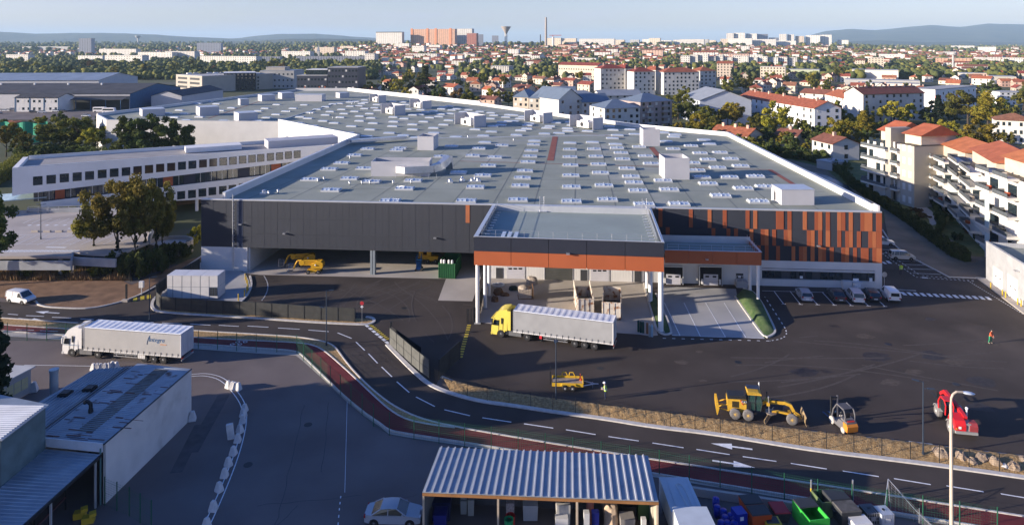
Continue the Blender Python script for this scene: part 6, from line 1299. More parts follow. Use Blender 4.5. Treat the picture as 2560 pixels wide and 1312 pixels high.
b=MB();b.prism([(p.x,p.y)for p in(r0b,r0,r1,r2,r3)],0,4.9);b.build('walls',M_shwall,s2_,True)
b=MB();b.prism([(p.x,p.y)for p in(r0b,r0,r1,r2,r3)],4.902,4.97);b.build('roof',M_sheet,s2_,True)
b=MB();corr(b,up(r0b,4.97),up(r3,4.97),up(r2,4.97),up(r1,4.97),11,.09,.3);b.build('roof_ribs',M_sheet,s2_,True)['kind']='stuff'
for(x,y)in((-44.6,68.2),(-42.8,69.2)):b=MB();b.cbox(x,y,4.98,1.0,1.0,.25);b.cbox(x,y,5.23,.8,.8,.08);b.build('rooflight',M_dark,s2_,True)
b=MB();b.prism([(p.x,p.y)for p in(r3+V((-.9,0,0)),r3+V((-.35,0,0)),r2+V((-.35,-.3,0)),r2+V((-.9,-.3,0)))],4.972,5.03);b.build('valley_gutter',M_dark,s2_,True)
s3_=thing('shed','tall shed with bright white ribbed roof and teal sheet walls at the left edge','shed',(-50,56,0))
q0,q1,q2,q3=V((-41.1,54.9,0)),V((-41.0,60.0,0)),V((-60,66.0,0)),V((-60,54.9,0))
b=MB();b.prism([(p.x,p.y)for p in(q0,q1,q2,q3)],0,[8.2,8.2,8.2,8.2]);b.build('walls',M_teal,s3_,True)
b=MB();b.prism([(p.x,p.y)for p in(q0+V((.25,-.2,0)),q1+V((.25,.1,0)),q2,q3)],8.202,8.28);b.build('roof',M_sheet,s3_,True)
b=MB();corr(b,up(q0,8.28),up(q1,8.28),up(q2,8.28).lerp(up(q3,8.28),.5)*1.0,up(q3,8.28),18,.08,.5);b.build('roof_ribs',mat('white_rib',(.62,.63,.66),.4,.1),s3_,True)['kind']='stuff'
p0,p1,p2,p3=V((-35.7,59.2,0)),V((-41.05,60.0,0)),V((-41.05,47.5,0)),V((-36.4,47.5,0))
pr=thing('lean_to','blue-grey ribbed lean-to roof over dark pallet racking, bottom left corner','lean-to',(-38,54,0))
b=MB();b.prism([(p.x,p.y)for p in(p0,p1,p2,p3)],4.35,4.43);b.build('roof',M_sheet,pr,True)
b=MB();corr(b,up(p0,4.43),up(p3,4.43),up(p2,4.43),up(p1,4.43),30,.05,.4);b.build('roof_ribs',M_sheet,pr,True)['kind']='stuff'
b=MB();wallstrip(p0+V((.05,0,0)),p3+V((.05,0,0)),.12,4.2,4.45,b);b.build('gutter',M_dark,pr,True)
for y in(48.5,53.6,58.9):b=MB();b.cbox(-35.95-(59-y)*.05,y,0,.14,.14,4.2);b.build('post',M_curb,pr,True)
b=MB();b.box(-41.0,47.5,0,-40.8,60,4.3);b.build('rear_wall',M_black,pr,True)
rk=thing('pallet_racking','dark pallet racking with reddish beams under the lean-to','racking',(-38.5,57,0))
for y in(54.5,56.6,58.7):
 for x in(-39.6,-38.4):b=MB();b.cbox(x,y,0,.1,.1,3.8);b.build('upright',M_dark,rk,True)
for z in(1.0,1.9,2.8,3.6):b=MB();b.box(-38.46,54.5,z,-38.34,58.7,z+.12);b.box(-39.66,54.5,z,-39.54,58.7,z+.12);b.build('beam',mat('rack_beam',(.12,.05,.05),.6),rk,True)
for x,y,m,l in((200,1292,MATS['bollard_yellow'],'yellow crate heap on the floor under the lean-to'),(221,1304,MATS['bollard_yellow'],'small yellow tub in front of the racking under the lean-to')):
 g=G(x,y);b=MB();b.cbox(0,0,0,.9,.6,.5,.3);b.cbox(.3,.1,.5,.5,.5,.25,.6);o=b.build('crate',m);o.location=g;tag(o,l,'crate')
gb=thing('small_building','small building with pale roof and yellowish panes beside the conifer','building',(-56,74,0))
a,c=V((-55.4,78.5,0)),V((-57.2,70.2,0));b=MB();wallstrip(a,c,.2,0,2.7,b);b.build('wall',M_farg,gb,True)
d=(c-a).normalized();n=V((-d.y,d.x,0));n=n if n.x>0 else-n
M_ypane=mat('yellow_pane',(.50,.46,.26),.3,var=.1)  # even yellowish pane colour
for k in range(9):
 for z in(.75,1.4):p=a+d*(.4+k*.9);b=MB();wallstrip(p+n*.12,p+d*.8+n*.12,.03,z,z+.6,b);b.build('pane',M_ypane,gb,True)
b=MB();b.prism([(a.x+.4,a.y+.3),(c.x+.4,c.y),(c.x-7,c.y+1),(a.x-7,a.y+1)],2.72,2.86);b.build('roof',mat('pale_flat_roof',(.48,.48,.47),.8,var=.08),gb,True)
b=MB();b.cyl((0,0,0),(0,0,6.2),.42,.40,16);b.cyl((0,0,6.2),(0,0,6.45),.46,.46,16);o=b.build('vent_stack',mat('stack_steel',(.40,.44,.46),.4,.5),smooth='auto');o.location=(-47.3,70.5,0);tag(o,'round grey metal vent stack rising left of the ribbed shed roof','vent stack')
nb=thing('unseen_shade_hall','unseen grey hall left of the sheds, added to shade the foreground','building',(-75,50,0))  # added out of view, stepped in height to cast the foreground shade
for y0,y1,z_ in((22,46,15.3),(46.01,57,9.5),(57.01,61.5,15.3)):b=MB();b.box(-100,y0,0,-63,y1,z_);b.build('walls',M_farg,nb,True);b=MB();b.box(-100.2,y0-.1,z_+.002,-62.8,y1+.1,z_+.3);b.build('roof',M_sheet,nb,True)
cp=thing('carport','large open carport with blue-grey corrugated roof and rust-brown front beam','carport',(2,57,0))
fa,fb_,ba,bb=G(1056,1229,4.0),G(1646,1252,4.0),G(1099,1117,4.7),G(1620,1138,4.7)
M_cr=mat('carport_sheet',(.30,.34,.38),.4,.3,var=.08,scale=1,stain=((.22,.25,.3),.8,.6));M_crib=mat('carport_rib',(.42,.43,.46),.4,.2,var=.05)
b=MB();b.add([fa,fb_,bb,ba]+[p-V((0,0,.06))for p in(fa,fb_,bb,ba)],[(0,1,2,3),(7,6,5,4),(4,5,1,0),(5,6,2,1),(6,7,3,2),(7,4,0,3)]);b.build('roof',M_cr,cp,True)
for k in range(30):
 t0=k/30+.006;t1=t0+.009;b=MB();q=[fa.lerp(fb_,t0),fa.lerp(fb_,t1),ba.lerp(bb,t1),ba.lerp(bb,t0)];u=V((0,0,.10));b.add(q+[q[0]+u+V((.03,0,0)),q[1]+u-V((.03,0,0)),q[2]+u-V((.03,0,0)),q[3]+u+V((.03,0,0))],[(4,5,6,7),(0,1,5,4),(1,2,6,5),(2,3,7,6),(3,0,4,7)]);b.build('rib',M_crib,cp,True)
b=MB();d=(fb_-fa).normalized();b.add([fa+V((0,-.1,-.25)),fb_+V((0,-.1,-.25)),fb_+V((0,-.1,-.03)),fa+V((0,-.1,-.03)),fa+V((0,.1,-.25)),fb_+V((0,.1,-.25)),fb_+V((0,.1,-.08)),fa+V((0,.1,-.08))],[(0,1,2,3),(7,6,5,4),(4,5,1,0),(3,2,6,7),(0,3,7,4),(1,5,6,2)]);b.build('front_beam',mat('rust_beam',(.30,.14,.05),.7,var=.2),cp,True)
for t in(.005,.325,.66,.995):
 p=fa.lerp(fb_,t);b=MB();b.cbox(p.x,p.y,0,.16,.16,3.75);b.build('post',mat('cream_post',(.52,.42,.30),.7,var=.1),cp,True);p=ba.lerp(bb,t);b=MB();b.cbox(p.x,p.y-.3,0,.16,.16,4.5);b.build('post',M_dark,cp,True)
b=MB();wallstrip(ba+V((.1,-.2,0)),bb+V((-.1,-.2,0)),.1,0,4.5,b);b.build('rear_wall',mat('carport_wall',(.10,.10,.11),.8,ribs=2),cp,True)
b=MB();wallstrip(fb_+V((-.05,.2,0)),bb+V((-.05,-.2,0)),.1,0,3.9,b);b.build('side_wall',mat('cream_sheet',(.42,.38,.30),.7,ribs=1.2,ribdir='Y',ribamt=.5),cp,True)
b=MB();wallstrip(fa+V((.05,.2,0)),ba+V((.05,-.2,0)),.1,0,3.9,b);b.build('side_wall',mat('carport_side',(.16,.17,.18),.7,ribs=1.2,ribdir='Y',ribamt=.5),cp,True)
def at56(px,py,Y=56.5):return(px-CX)/F*Y,H-(py-HZ)*Y/F
def stand(name,label,cat,x0,x1,ytop,m,Y=56.5,d_=1.0,lid=None,**kw):
 xa,z=at56(x0,ytop,Y);xb,_=at56(x1,ytop,Y);t=thing(name,label,cat,((xa+xb)/2,Y,0));w_=xb-xa
 b=MB();b.loft([[(-w_*.46,.04,.05),(w_*.46,.04,.05),(w_*.46,d_-.04,.05),(-w_*.46,d_-.04,.05)],[(-w_/2,0,z),(w_/2,0,z),(w_/2,d_,z),(-w_/2,d_,z)]]);b.build('body',m,t)
 if lid:b=MB();b.box(-w_/2-.03,-.03,z+.002,w_/2+.03,d_+.03,z+.07);b.build('lid',lid,t)
 return t,w_,z
M_bin=mat('bin_blue',(.01,.015,.14),.5);
stand('waste_container','tall navy container at the left end under the carport','container',1078,1126,1256,mat('navy_steel',(.02,.025,.09),.5),57.2,2.2)
stand('waste_container','low violet-blue container in front of the tall navy one','container',1083,1116,1288,M_bin,55.6,1.2)
for i,(x0,x1,y,l)in enumerate(((1151,1167,1238,'upper left crate of the small stack under the carport'),(1151,1167,1252,'lower left crate of the small stack under the carport'),(1169,1185,1250,'right crate beside the small stack under the carport'))):stand('crate',l,'crate',x0,x1,y,mat('grey_crate',(.33,.33,.30),.8),58.2-i*.2,.5)
t,w_,z=stand('wire_bin','tall wire mesh bin behind the red and green drums','bin',1265,1286,1258,mat('mesh_grey',(.32,.29,.28),.7,var=.3,scale=6),56.8,.7)
for px,py,Y,m,l in((1276,1288,55.6,mat('drum_red',(.50,.02,.02),.45),'red open drum under the carport'),(1272,1297,54.9,mat('drum_green',(.02,.30,.10),.45),'green open drum in front of the red one')):
 x,z=at56(px,py,Y);t=thing('drum',l,'drum',(x,Y,0));b=MB();b.cyl((0,0,0),(0,0,z),.34,.36,16,cap=False);b.cyl((0,0,0),(0,0,.05),.34,.34,16);b.build('body',m,t,smooth='auto');b=MB();b.loft([[(r*math.cos(a),r*math.sin(a),zz)for r,zz in((.33,z),(.39,z),(.39,z+.05),(.33,z+.05))]for a in np.linspace(0,2*math.pi,17)],caps=False);b.build('rim',m,t)
stand('white_tote','white tote on a pallet in the middle of the carport','tote',1307,1345,1264,mat('tote_grey',(.40,.42,.44),.6),57.2,1.0)
t,w_,z=stand('old_machine','pale old machine with cluttered top left of the third carport post','machine',1391,1426,1262,mat('pale_machine',(.48,.46,.41),.6,var=.15,scale=3),55.8,1.1)
b=MB();b.box(-w_*.3,1.15,.3,w_*.4,1.8,z+.5);b.build('rear_cabinet',mat('machine_grey',(.3,.3,.28),.6),t);b=MB();b.box(-w_*.2,.3,z+.002,w_*.1,.6,z+.15);b.build('switch_box',M_dark,t);b=MB();b.box(-w_*.6,-.6,.2,w_*.3,-.02,z-.7);b.build('front_cabinet',M_hvacw,t)
x,z=at56(1475,1246,57);b=MB();b.cyl((0,0,0),(0,0,z),.32,.32,14);o=b.build('barrel',mat('barrel_pink',(.40,.16,.13),.6));o.location=(x,57,0);tag(o,'pinkish barrel leaning behind the third carport post','barrel')
stand('small_bin','small pale bin with blue items right of the third post','bin',1460,1474,1283,M_hvacw,55.4,.5);stand('small_bin','dark blue small bin right of the pale one','bin',1480,1498,1282,M_bin,55.5,.5)
lumpy('wrapped_stack','tall stack of brown-wrapped bundles under the carport right side','pallet load',1527,1316,1.25,1.8,2.2,mat('kraft_wrap',(.46,.34,.23),.7,var=.2,scale=2,bump=.9,bscale=2.5),21)
stand('crate_box','low grey crate between the wrapped stack and the green skip','crate',1552,1588,1298,mat('grey_box',(.24,.22,.2),.8),55.2,1.0);stand('shelf_rack','dark rack behind the low grey crate','rack',1552,1590,1268,M_dark,57,.8)
open_bin('skip','olive-green open bin at the right end under the carport','skip',1612,1301,1.1,1.5,1.6,mat('olive_green',(.07,.14,.05),.6),M_dark)
stand('small_bin','white box at the foot of the right carport wall','bin',1604,1616,1298,M_hvacw,54.9,.4)
bx=thing('lorry_box','pale blue-grey lorry box body with bent tube on its roof','lorry box',(14.2,57.2,0));M_bx=mat('box_body',(.48,.52,.55),.5,var=.06,scale=1)
b=MB();b.prism([(12.75,54.6),(15.35,54.6),(15.2,59.0),(12.7,59.0)],.8,2.6);b.build('body',M_bx,bx,True)
b=MB();b.tube([(14.2,54.9,2.66),(14.0,57.4,2.66),(13.9,57.9,2.66),(14.1,58.1,2.66),(14.35,57.9,2.66),(14.5,57.4,2.66),(14.6,54.9,2.66)],.035,5);b.build('roof_tube',M_bx,bx,True)
for x in(13.3,15.0):b=MB();b.box(x-.03,54.7,2.602,x+.03,58.8,2.63);b.build('roof_seam',M_bx,bx,True)
for x in(13.0,15.0):
 for y in(55.4,58.2):b=MB();b.cyl((x-.12,y,.4),(x+.12,y,.4),.4,.4,14);b.build('wheel',M_tyre,bx,True)
b2_=thing('box_trailer','taller pale box trailer in front of the lorry box, bottom edge','trailer',(14.2,52.4,0));b=MB();b.prism([(12.85,50),(15.6,50),(15.45,54.3),(12.8,54.3)],.7,3.15);b.build('body',M_bx,b2_,True);b=MB();b.prism([(12.8,49.95),(15.65,49.95),(15.5,54.35),(12.75,54.35)],3.152,3.22);b.build('roof',M_bx,b2_,True)
for x in(13.0,15.3):b=MB();b.cyl((x-.12,52,.4),(x+.12,52,.4),.4,.4,14);b.build('wheel',M_tyre,b2_,True)
M_drum=mat('blue_drum',(.005,.02,.30),.35,var=.08,coat=.3)
dm=MB();dm.cyl((0,0,0),(0,0,.85),.29,.29,16);dm.cyl((0,0,.85),(0,0,.92),.29,.24,16);dmm=dm.mesh('drum',M_drum,True);dr_=MB();
for z in(.28,.58):dr_.cyl((0,0,z),(0,0,z+.035),.305,.305,16)
drm=dr_.mesh('hoop',M_drum)
for px,py in((1790,1243),(1793,1263),(1809,1272),(1813,1288),(1828,1283),(1803,1301),(1819,1302),(1836,1303),(1822,1315),(1840,1290)):
 g=G(px,py,.92);NT_=globals().setdefault('NT_',[]);NT_.append(1);t=thing('blue_drum',['topmost','second topmost','left upper','centre','right upper','left lower','middle lower','right lower','bottom','rightmost bottom'][len(NT_)-1]+' blue plastic drum in the cluster right of the lorry box','drum',(g.x,g.y,0),0,'clustered blue plastic drums');link('body',dmm,t);link('hoop',drm,t)
g=G(1848,1274,1.4);t=thing('blue_tank','blue box-shaped tank with white label behind the drums','tank',(g.x,g.y,0));b=MB();b.cbox(0,0,0,.95,1.0,1.4,.2);b.build('body',M_drum,t);b=MB();b.cbox(.05,-.55,.9,.3,.02,.3,.2);b.build('label_plate',M_paint,t)
def dumpster(label,px,py,w_,d_,h_,m,lids,rz=0,open_=False,name='dumpster'):
 g=G(px,py,h_);t=thing(name,label,'dumpster',(g.x,g.y,0),rz)
 b=MB();tp=.15
 if open_:
  for q in((-w_/2,0,w_/2,.08),(-w_/2,d_-.08,w_/2,d_),(-w_/2,.08,-w_/2+.08,d_-.08),(w_/2-.08,.08,w_/2,d_-.08)):b2=MB();b2 .box(q[0],q[1],.1,q[2],q[3],h_);b2 .build('side_wall',m,t)
  b.box(-w_/2+.08,.08,.1,w_/2-.08,d_-.08,.25)
 else:b.loft([[(-w_/2+tp,tp,.15),(w_/2-tp,tp,.15),(w_/2-tp,d_-tp,.15),(-w_/2+tp,d_-tp,.15)],[(-w_/2,0,h_),(w_/2,0,h_),(w_/2,d_,h_),(-w_/2,d_,h_)]])
 b.build('body',m,t)
 for(x0,y0,x1,y1,lm)in lids:b=MB();b.loft([[(x0*w_-w_/2,y0*d_,h_+.002),(x1*w_-w_/2,y0*d_,h_+.002),(x1*w_-w_/2,y1*d_,h_+.002),(x0*w_-w_/2,y1*d_,h_+.002)],[(x0*w_-w_/2+.05,y0*d_+.05,h_+.09),(x1*w_-w_/2-.05,y0*d_+.05,h_+.09),(x1*w_-w_/2-.05,y1*d_-.05,h_+.09),(x0*w_-w_/2+.05,y1*d_-.05,h_+.09)]]);b.build('lid',lm,t)
 for s in(-1,1):b=MB();b.box(s*w_/2-.05,d_*.3,h_*.6,s*w_/2+.05,d_*.7,h_*.68);b.build('lifting_pocket',m,t)
 for x in(-w_*.35,w_*.35):b=MB();b.cyl((x-.05,.3,.1),(x+.05,.3,.1),.1,n=8);b.build('castor',M_dark,t)
 return t
M_lid=mat('black_lid',(.03,.032,.036),.5,var=.15);M_dor=mat('dumpster_orange',(.45,.07,.015),.55,var=.1);M_dgr=mat('dumpster_green',(.04,.42,.05),.5,var=.08);M_dol=mat('dumpster_olive',(.10,.14,.06),.7,var=.2,scale=2);M_dbk=mat('dumpster_black',(.04,.042,.045),.6,var=.2,scale=2)
dumpster('orange dumpster with two flat black lids',1906,1288,1.7,2.6,1.5,M_dor,[(0,0,1,.48,M_lid),(0,.52,1,1,M_lid)],.12)
dumpster('black low bin with a red lid',1958,1284,1.35,1.5,.9,M_dbk,[(0,0,1,1,mat('lid_red',(.40,.02,.03),.5))],.05)
dumpster('small yellow grated bin at the bottom edge',1936,1310,1.3,1.0,1.0,mat('bin_yellow',(.60,.42,.03),.5),[(0.1,0.1,.9,.9,M_lid)],0)
dumpster('bright green open dumpster with black rear lid',2050,1298,1.75,2.6,1.5,M_dgr,[(0,.55,1,1,M_lid)],.15,True)
dumpster('olive open bin behind the green dumpster',2078,1254,1.6,1.7,1.4,M_dol,[],.12,True)
dumpster('weathered black-lidded dumpster between the olive bin and the dark tank',2130,1280,1.8,2.9,1.45,M_dbk,[(0,0,1,.48,mat('dusty_lid',(.09,.085,.08),.8,var=.3,scale=2)),(0,.52,1,1,M_lid)],.12)
dumpster('white bin with a red corner at the bottom edge',2160,1312,1.6,1.2,1.0,M_hvacw,[(0,0,1,1,M_hvacw)],.1)
for px,py,m,l in((2183,1281,M_dbk,'black caged liquid tank left of the white one'),(2220,1285,mat('tank_white',(.55,.57,.60),.5,var=.08),'white caged liquid tank beside the leaning wire frame')):
 g=G(px,py,1.15);t=thing('liquid_tank',l,'tank',(g.x,g.y,0),.1);b=MB();b.box(-.5,0,.15,.5,1.15,1.12);b.build('body',m,t);b=MB()
 for k in range(6):x=-.52+k*.208;b.box(x-.012,-.03,.12,x+.012,-.005,1.15);b.box(x-.012,0,1.13,x+.012,1.15,1.15)
 for k in range(4):z=.2+k*.3;b.box(-.53,-.04,z,.53,-.031,z+.025)
 b.build('cage',M_metal,t);b=MB();b.box(-.2,-.055,.5,.2,-.041,.8);b.build('label_plate',M_metal if m is M_dbk else M_hvacw,t);b=MB();b.cyl((0,.6,1.15),(0,.6,1.2),.12,n=10);b.build('cap',M_dark,t)
g=G(2240,1296);t=thing('wire_fence_section','leaning triangular wire mesh frame with red-white tape','fence panel',tuple(g));b=MB();tp_=V((0,1.2,2.6));b.tube([(-.9,.3,0),tuple(tp_),(.2,1.2,0)],.035,5);b.tube([tuple(tp_),(1.4,-.3,1.0),(2.6,-1.8,0)],.03,5);b.cyl((1.6,-.6,0),(1.6,-.6,1.3),.03,n=5);b.build('tube_frame',M_metal,t);b=MB()
for k in range(14):q=tp_.lerp(V((2.6,-1.8,.1)),k/14);b.cyl(q,(q.x,q.y,0),.006,n=3)
for k in range(10):q=tp_*(1-k/10);b.cyl((0,1.2,2.6*(1-k/10)),(2.6*(k/10 if False else 1)*(1-.0)-2.6*(1-k/10)*0,-1.8,.05),.006,n=3)
b.build('mesh',M_metal,t)
for px,lab in((2028,'grey pole with a yellow band beside the green fence'),(2132,'short grey pole behind the black-lidded dumpster')):
 g=G(px,1262);t=thing('marker_pole',lab,'pole',tuple(g));b=MB();b.cyl((0,0,0),(0,0,2.2),.07,n=8);b.build('pole',M_metal,t)
 if px==2028:b=MB();b.cyl((0,0,1.2),(0,0,1.5),.08,n=8);b.build('band',MATS['bollard_yellow'],t)
lw_=thing('low_wall','low grey concrete wall behind the drums and bins','wall',tuple(G(1740,1240)));b=MB();wallstrip(G(1730,1236),G(1990,1276),.3,0,.7,b);b.build('wall_body',M_conc,lw_,True)
M_rock=mat('boulder',(.24,.17,.115),.9,col2=(.38,.30,.22),scale=1.2,detail=9,bump=.5,bscale=4)
def rock(px,py,rx,ry,rz_,sd,label,m=None):
 rg=random.Random(sd);b=MB();n,k_=9,6;vs_=[];fs_=[]
 for j in range(k_+1):
  t_=math.pi*j/k_
  for i in range(n):a=2*math.pi*i/n;q=rg.uniform(.8,1.12);vs_.append((rx*math.sin(t_)*math.cos(a)*q,ry*math.sin(t_)*math.sin(a)*q,rz_*math.cos(t_)*q))
 for j in range(k_):
  for i in range(n):fs_.append((j*n+i,(j+1)*n+i,(j+1)*n+(i+1)%n,j*n+(i+1)%n))
 b.add(vs_,fs_);o=b.build('boulder',m or M_rock);g=G(px,py);o.location=(g.x,g.y,rz_*.25);o.rotation_euler=(rg.uniform(-.3,.3),rg.uniform(-.3,.3),rg.random()*3);tag(o,label,'boulder','boulders at the right end of the planted bank')
for i,(px,py,rx,rz_,l)in enumerate([(2352,1143,.95,.95,'reddish slanted boulder left of the beige lamp post'),(2402,1150,.8,.85,'pointed boulder just right of the beige lamp post'),(2428,1158,.7,.6,'low boulder right of the pointed one'),(2455,1153,.9,.8,'large pink-grey boulder in the middle of the rock row'),(2488,1163,.75,.9,'upright grey boulder right of the middle one'),(2512,1171,.5,.5,'small white boulder near the kerb'),(2535,1174,.85,.75,'rounded grey boulder near the right edge'),(2556,1158,.8,.7,'boulder at the right edge of the frame'),(2415,1135,.6,.4,'half-buried boulder on top of the bank')]):rock(px,py,rx*.88,rx*.7,rz_*.8,40+i,l,mat('white_boulder',(.55,.54,.53),.8)if i==5 else None)
cwl=thing('headwall','pale concrete headwall in the planted bank at the slate lamp post','headwall',tuple(G(2300,1148)))
P=[G(*p)for p in((2272,1112),(2330,1119),(2345,1128),(2335,1150),(2312,1140),(2295,1135))];b=MB();b.prism([(p.x,p.y)for p in P],0,[.42,.42,.4,.15,.2,.25]);b.build('concrete_face',M_concr,cwl,True)
A0=G(2465,698);
wk=thing('workshop','pale grey workshop with white roller doors cut by the right edge','workshop',tuple(A0));KF=Plane(A0,G(2560,768));KF.n=-KF.n;zt=H-(604-HZ)*A0 .y/F
def kb(b,u0,u1,v0,v1,z0,z1):return b.prism([(KF.p(u0,v0).x,KF.p(u0,v0).y),(KF.p(u1,v0).x,KF.p(u1,v0).y),(KF.p(u1,v1).x,KF.p(u1,v1).y),(KF.p(u0,v1).x,KF.p(u0,v1).y)],z0,z1)
b=MB();kb(b,0,26,0,.3,0,zt);b.build('front_wall',mat('workshop_wall',(.36,.36,.36),.6,ribs=1.2,ribamt=.15),wk,True);b=MB();kb(b,0,.3,.31,16,0,zt);b.build('side_wall',MATS['workshop_wall'],wk,True)
b=MB();kb(b,.31,26,.31,16,zt-1.0,zt-.7);b.build('roof',M_roofg,wk,True);b=MB();kb(b,-.05,26,-.05,.35,zt+.002,zt+.1);b.build('coping',M_curb,wk,True);b=MB();kb(b,0,26,15.7,16,zt-1,zt+.1);b.build('rear_wall',M_hvac,wk,True)
for x0,x1,yt in((2484,2507,665),(2520,2545,684)):
 u0,z1=KF.uz(x0,yt);u1,_=KF.uz(x1,yt);b=MB();kb(b,u0-.15,u1+.15,-.03,-.001,0,z1+.15);b.build('door_frame',M_farg,wk,True);b=MB();kb(b,u0,u1,-.08,-.031,0,z1);b.build('roller_door',M_white,wk,True)
 for q in(.25,.7):u=u0+(u1-u0)*q;b=MB();kb(b,u,u+.5,-.1,-.081,1.7,1.9);b.build('door_window',M_dark,wk,True)
u,z=KF.uz(2543,676);b=MB();kb(b,u,u+.8,-.5,-.05,z,z+.12);b.build('wall_lamp',M_metal,wk,True)
b=MB();kb(b,-.5,26,-1.4,-.09,0,.14);b.build('plinth',M_conc,wk,True)
rl=MB()
for k in range(22):p=KF.p(.3+k*.6,10,zt-.7);rl.cyl(p,p+V((0,0,1.9)),.03,n=4)
for z in(.6,1.2,1.9):rl.tube([KF.p(.3,10,zt-.7+z),KF.p(13.3,10,zt-.7+z)],.03,4)
rl.build('roof_rail',M_metal,wk,True)
# ============= TREES
def crown_mesh(name,seed,R,Hc,z0,nclump,nleaf,ls,m,shape='round'):
 r=np.random.RandomState(seed);V_=[];cen=[]
 while len(cen)<nclump:
  p=r.uniform(-1,1,3);d=np.linalg.norm(p)
  if d>1 or d<.35:continue
  if shape=='cone':
   h=r.rand()**1.0;rad=(1-h)**.85;a=r.rand()*6.28;q=np.array([math.cos(a)*rad*r.uniform(.65,1),math.sin(a)*rad*r.uniform(.65,1),h*2-1])
  elif shape=='pole':h=r.rand();rad=math.sin(min(1,h*1.15+.12)*math.pi)**.45;a=r.rand()*6.28;q=np.array([math.cos(a)*rad*r.uniform(.3,1),math.sin(a)*rad*r.uniform(.3,1),h*2-1])
  else:
   q=p*(1+.22*math.sin(3*p[0]+seed)*math.cos(4*p[1]+seed));
   if q[2]<-.5:q[2]*=.6
  cen.append(q)
 cen=np.array(cen)*np.array([R,R,Hc/2])+np.array([0,0,z0+Hc/2])
 cr=R*(.22 if shape=='round' else.2)
 c=cen[r.randint(0,nclump,nleaf)];dv=r.normal(0,1,(nleaf,3));dv/=np.linalg.norm(dv,axis=1)[:,None];c=c+dv*cr*(r.rand(nleaf,1)**.4)
 if shape=='cone':c[:,2]-=np.hypot(c[:,0],c[:,1])*.25
 t1=r.normal(0,1,(nleaf,3));t1/=np.linalg.norm(t1,axis=1)[:,None];nn=dv+r.normal(0,.6,(nleaf,3));t2=np.cross(nn,t1);t2/=np.linalg.norm(t2,axis=1)[:,None];t1=np.cross(t2,nn);t1/=np.linalg.norm(t1,axis=1)[:,None]
 s=ls*r.uniform(.6,1.3,(nleaf,1));v=np.stack([c-t1*s,c-t2*s*.6,c+t1*s,c+t2*s*.6],1).reshape(-1,3)
 me=bpy.data.meshes.new(name);n=nleaf;me.vertices.add(4*n);me.vertices.foreach_set('co',v.ravel());me.loops.add(4*n);me.loops.foreach_set('vertex_index',np.arange(4*n));me.polygons.add(n);me.polygons.foreach_set('loop_start',np.arange(n)*4);me.polygons.foreach_set('loop_total',np.full(n,4));me.update();me.validate();me.materials.append(m);return me,cen
def trunk_mesh(name,seed,h,r0,cen,nl=7,m=None):
 rg=random.Random(seed);b=MB();P=[Vector((0,0,-.3))];x=y=0
 for k in range(1,6):x+=rg.uniform(-.12,.12)*h*.08;y+=rg.uniform(-.12,.12)*h*.08;P.append(Vector((x,y,h*k/5)))
 for i,(a,c)in enumerate(zip(P,P[1:])):b.cyl(a,c,r0*(1-i*.15),r0*(1-(i+1)*.15),7,False)
 for k in range(nl):c=Vector(cen[rg.randrange(len(cen))]);a=P[rg.randint(2,5)];mid=a.lerp(c,.5)+Vector((0,0,rg.uniform(.0,.12)*h));b.cyl(a,mid,r0*.35,r0*.2,5,False);b.cyl(mid,c,r0*.2,r0*.06,5,False)
 return b.mesh(name,m or M_bark)
PR={}
def proto(key,R,Hh,z0,ncl,nl,ls,mi,shape='round',nlimb=7,r0=.28):
 out=[]
 for s in range(3):
  m=M_lf[mi];cm,cen=crown_mesh('crown',hash(key)%1000+s*17 if False else sum(map(ord,key))+s*17,R,Hh-z0,z0,ncl,nl,ls,m,shape);out.append((cm,trunk_mesh('trunk',s+3,z0+(Hh-z0)*.55,r0,cen,nlimb)))
 PR[key]=(out,Hh,R)
proto('big_olive',4.2,12,2.6,42,5200,.30,0);proto('big_dark',4.2,12,2.2,46,5600,.30,1);proto('big_yellow',4.4,12,2.4,42,4800,.32,2)
proto('airy',4.4,12,3.4,46,7200,.24,5);proto('olive',4.6,11,1.6,30,1500,.62,0);proto('dark',4.4,11,1.2,30,1500,.62,1);proto('yellow',4.8,11,1.6,30,1500,.62,2);proto('brown',4.2,10,1.6,26,1200,.6,3)
proto('conifer',2.8,13,.6,90,3000,.42,4,'cone',3);proto('poplar',2.2,14,.8,40,1800,.55,1,'pole',3)
DESC={'airy':'olive','big_olive':'olive-green','big_dark':'dark green','big_yellow':'yellow-green','olive':'olive-green','dark':'dark green','yellow':'yellow-green','brown':'brownish','conifer':'dark pointed','poplar':'tall slender green'}
NT=[0];GAPP=[]
def tree(key,loc,h,label,group=None,wide=1.0,name=None,cat='tree'):
 pr,Hh,R=PR[key];NT[0]+=1;cm,tm=pr[NT[0]%3];s=h/Hh
 t=thing(name or('conifer_tree' if key=='conifer' else 'poplar_tree' if key=='poplar' else 'tree'),label,cat,tuple(loc),random.uniform(0,6.28),group);t.scale=(s*wide,s*wide,s)
 link('crown',cm,t);link('trunk',tm,t);return t
def ztop(px,py,Y):return H-(py-HZ)*Y/F
M_ivy=leafmat('ivy_leaf',(.010,.022,.008),(.03,.048,.014),.1)
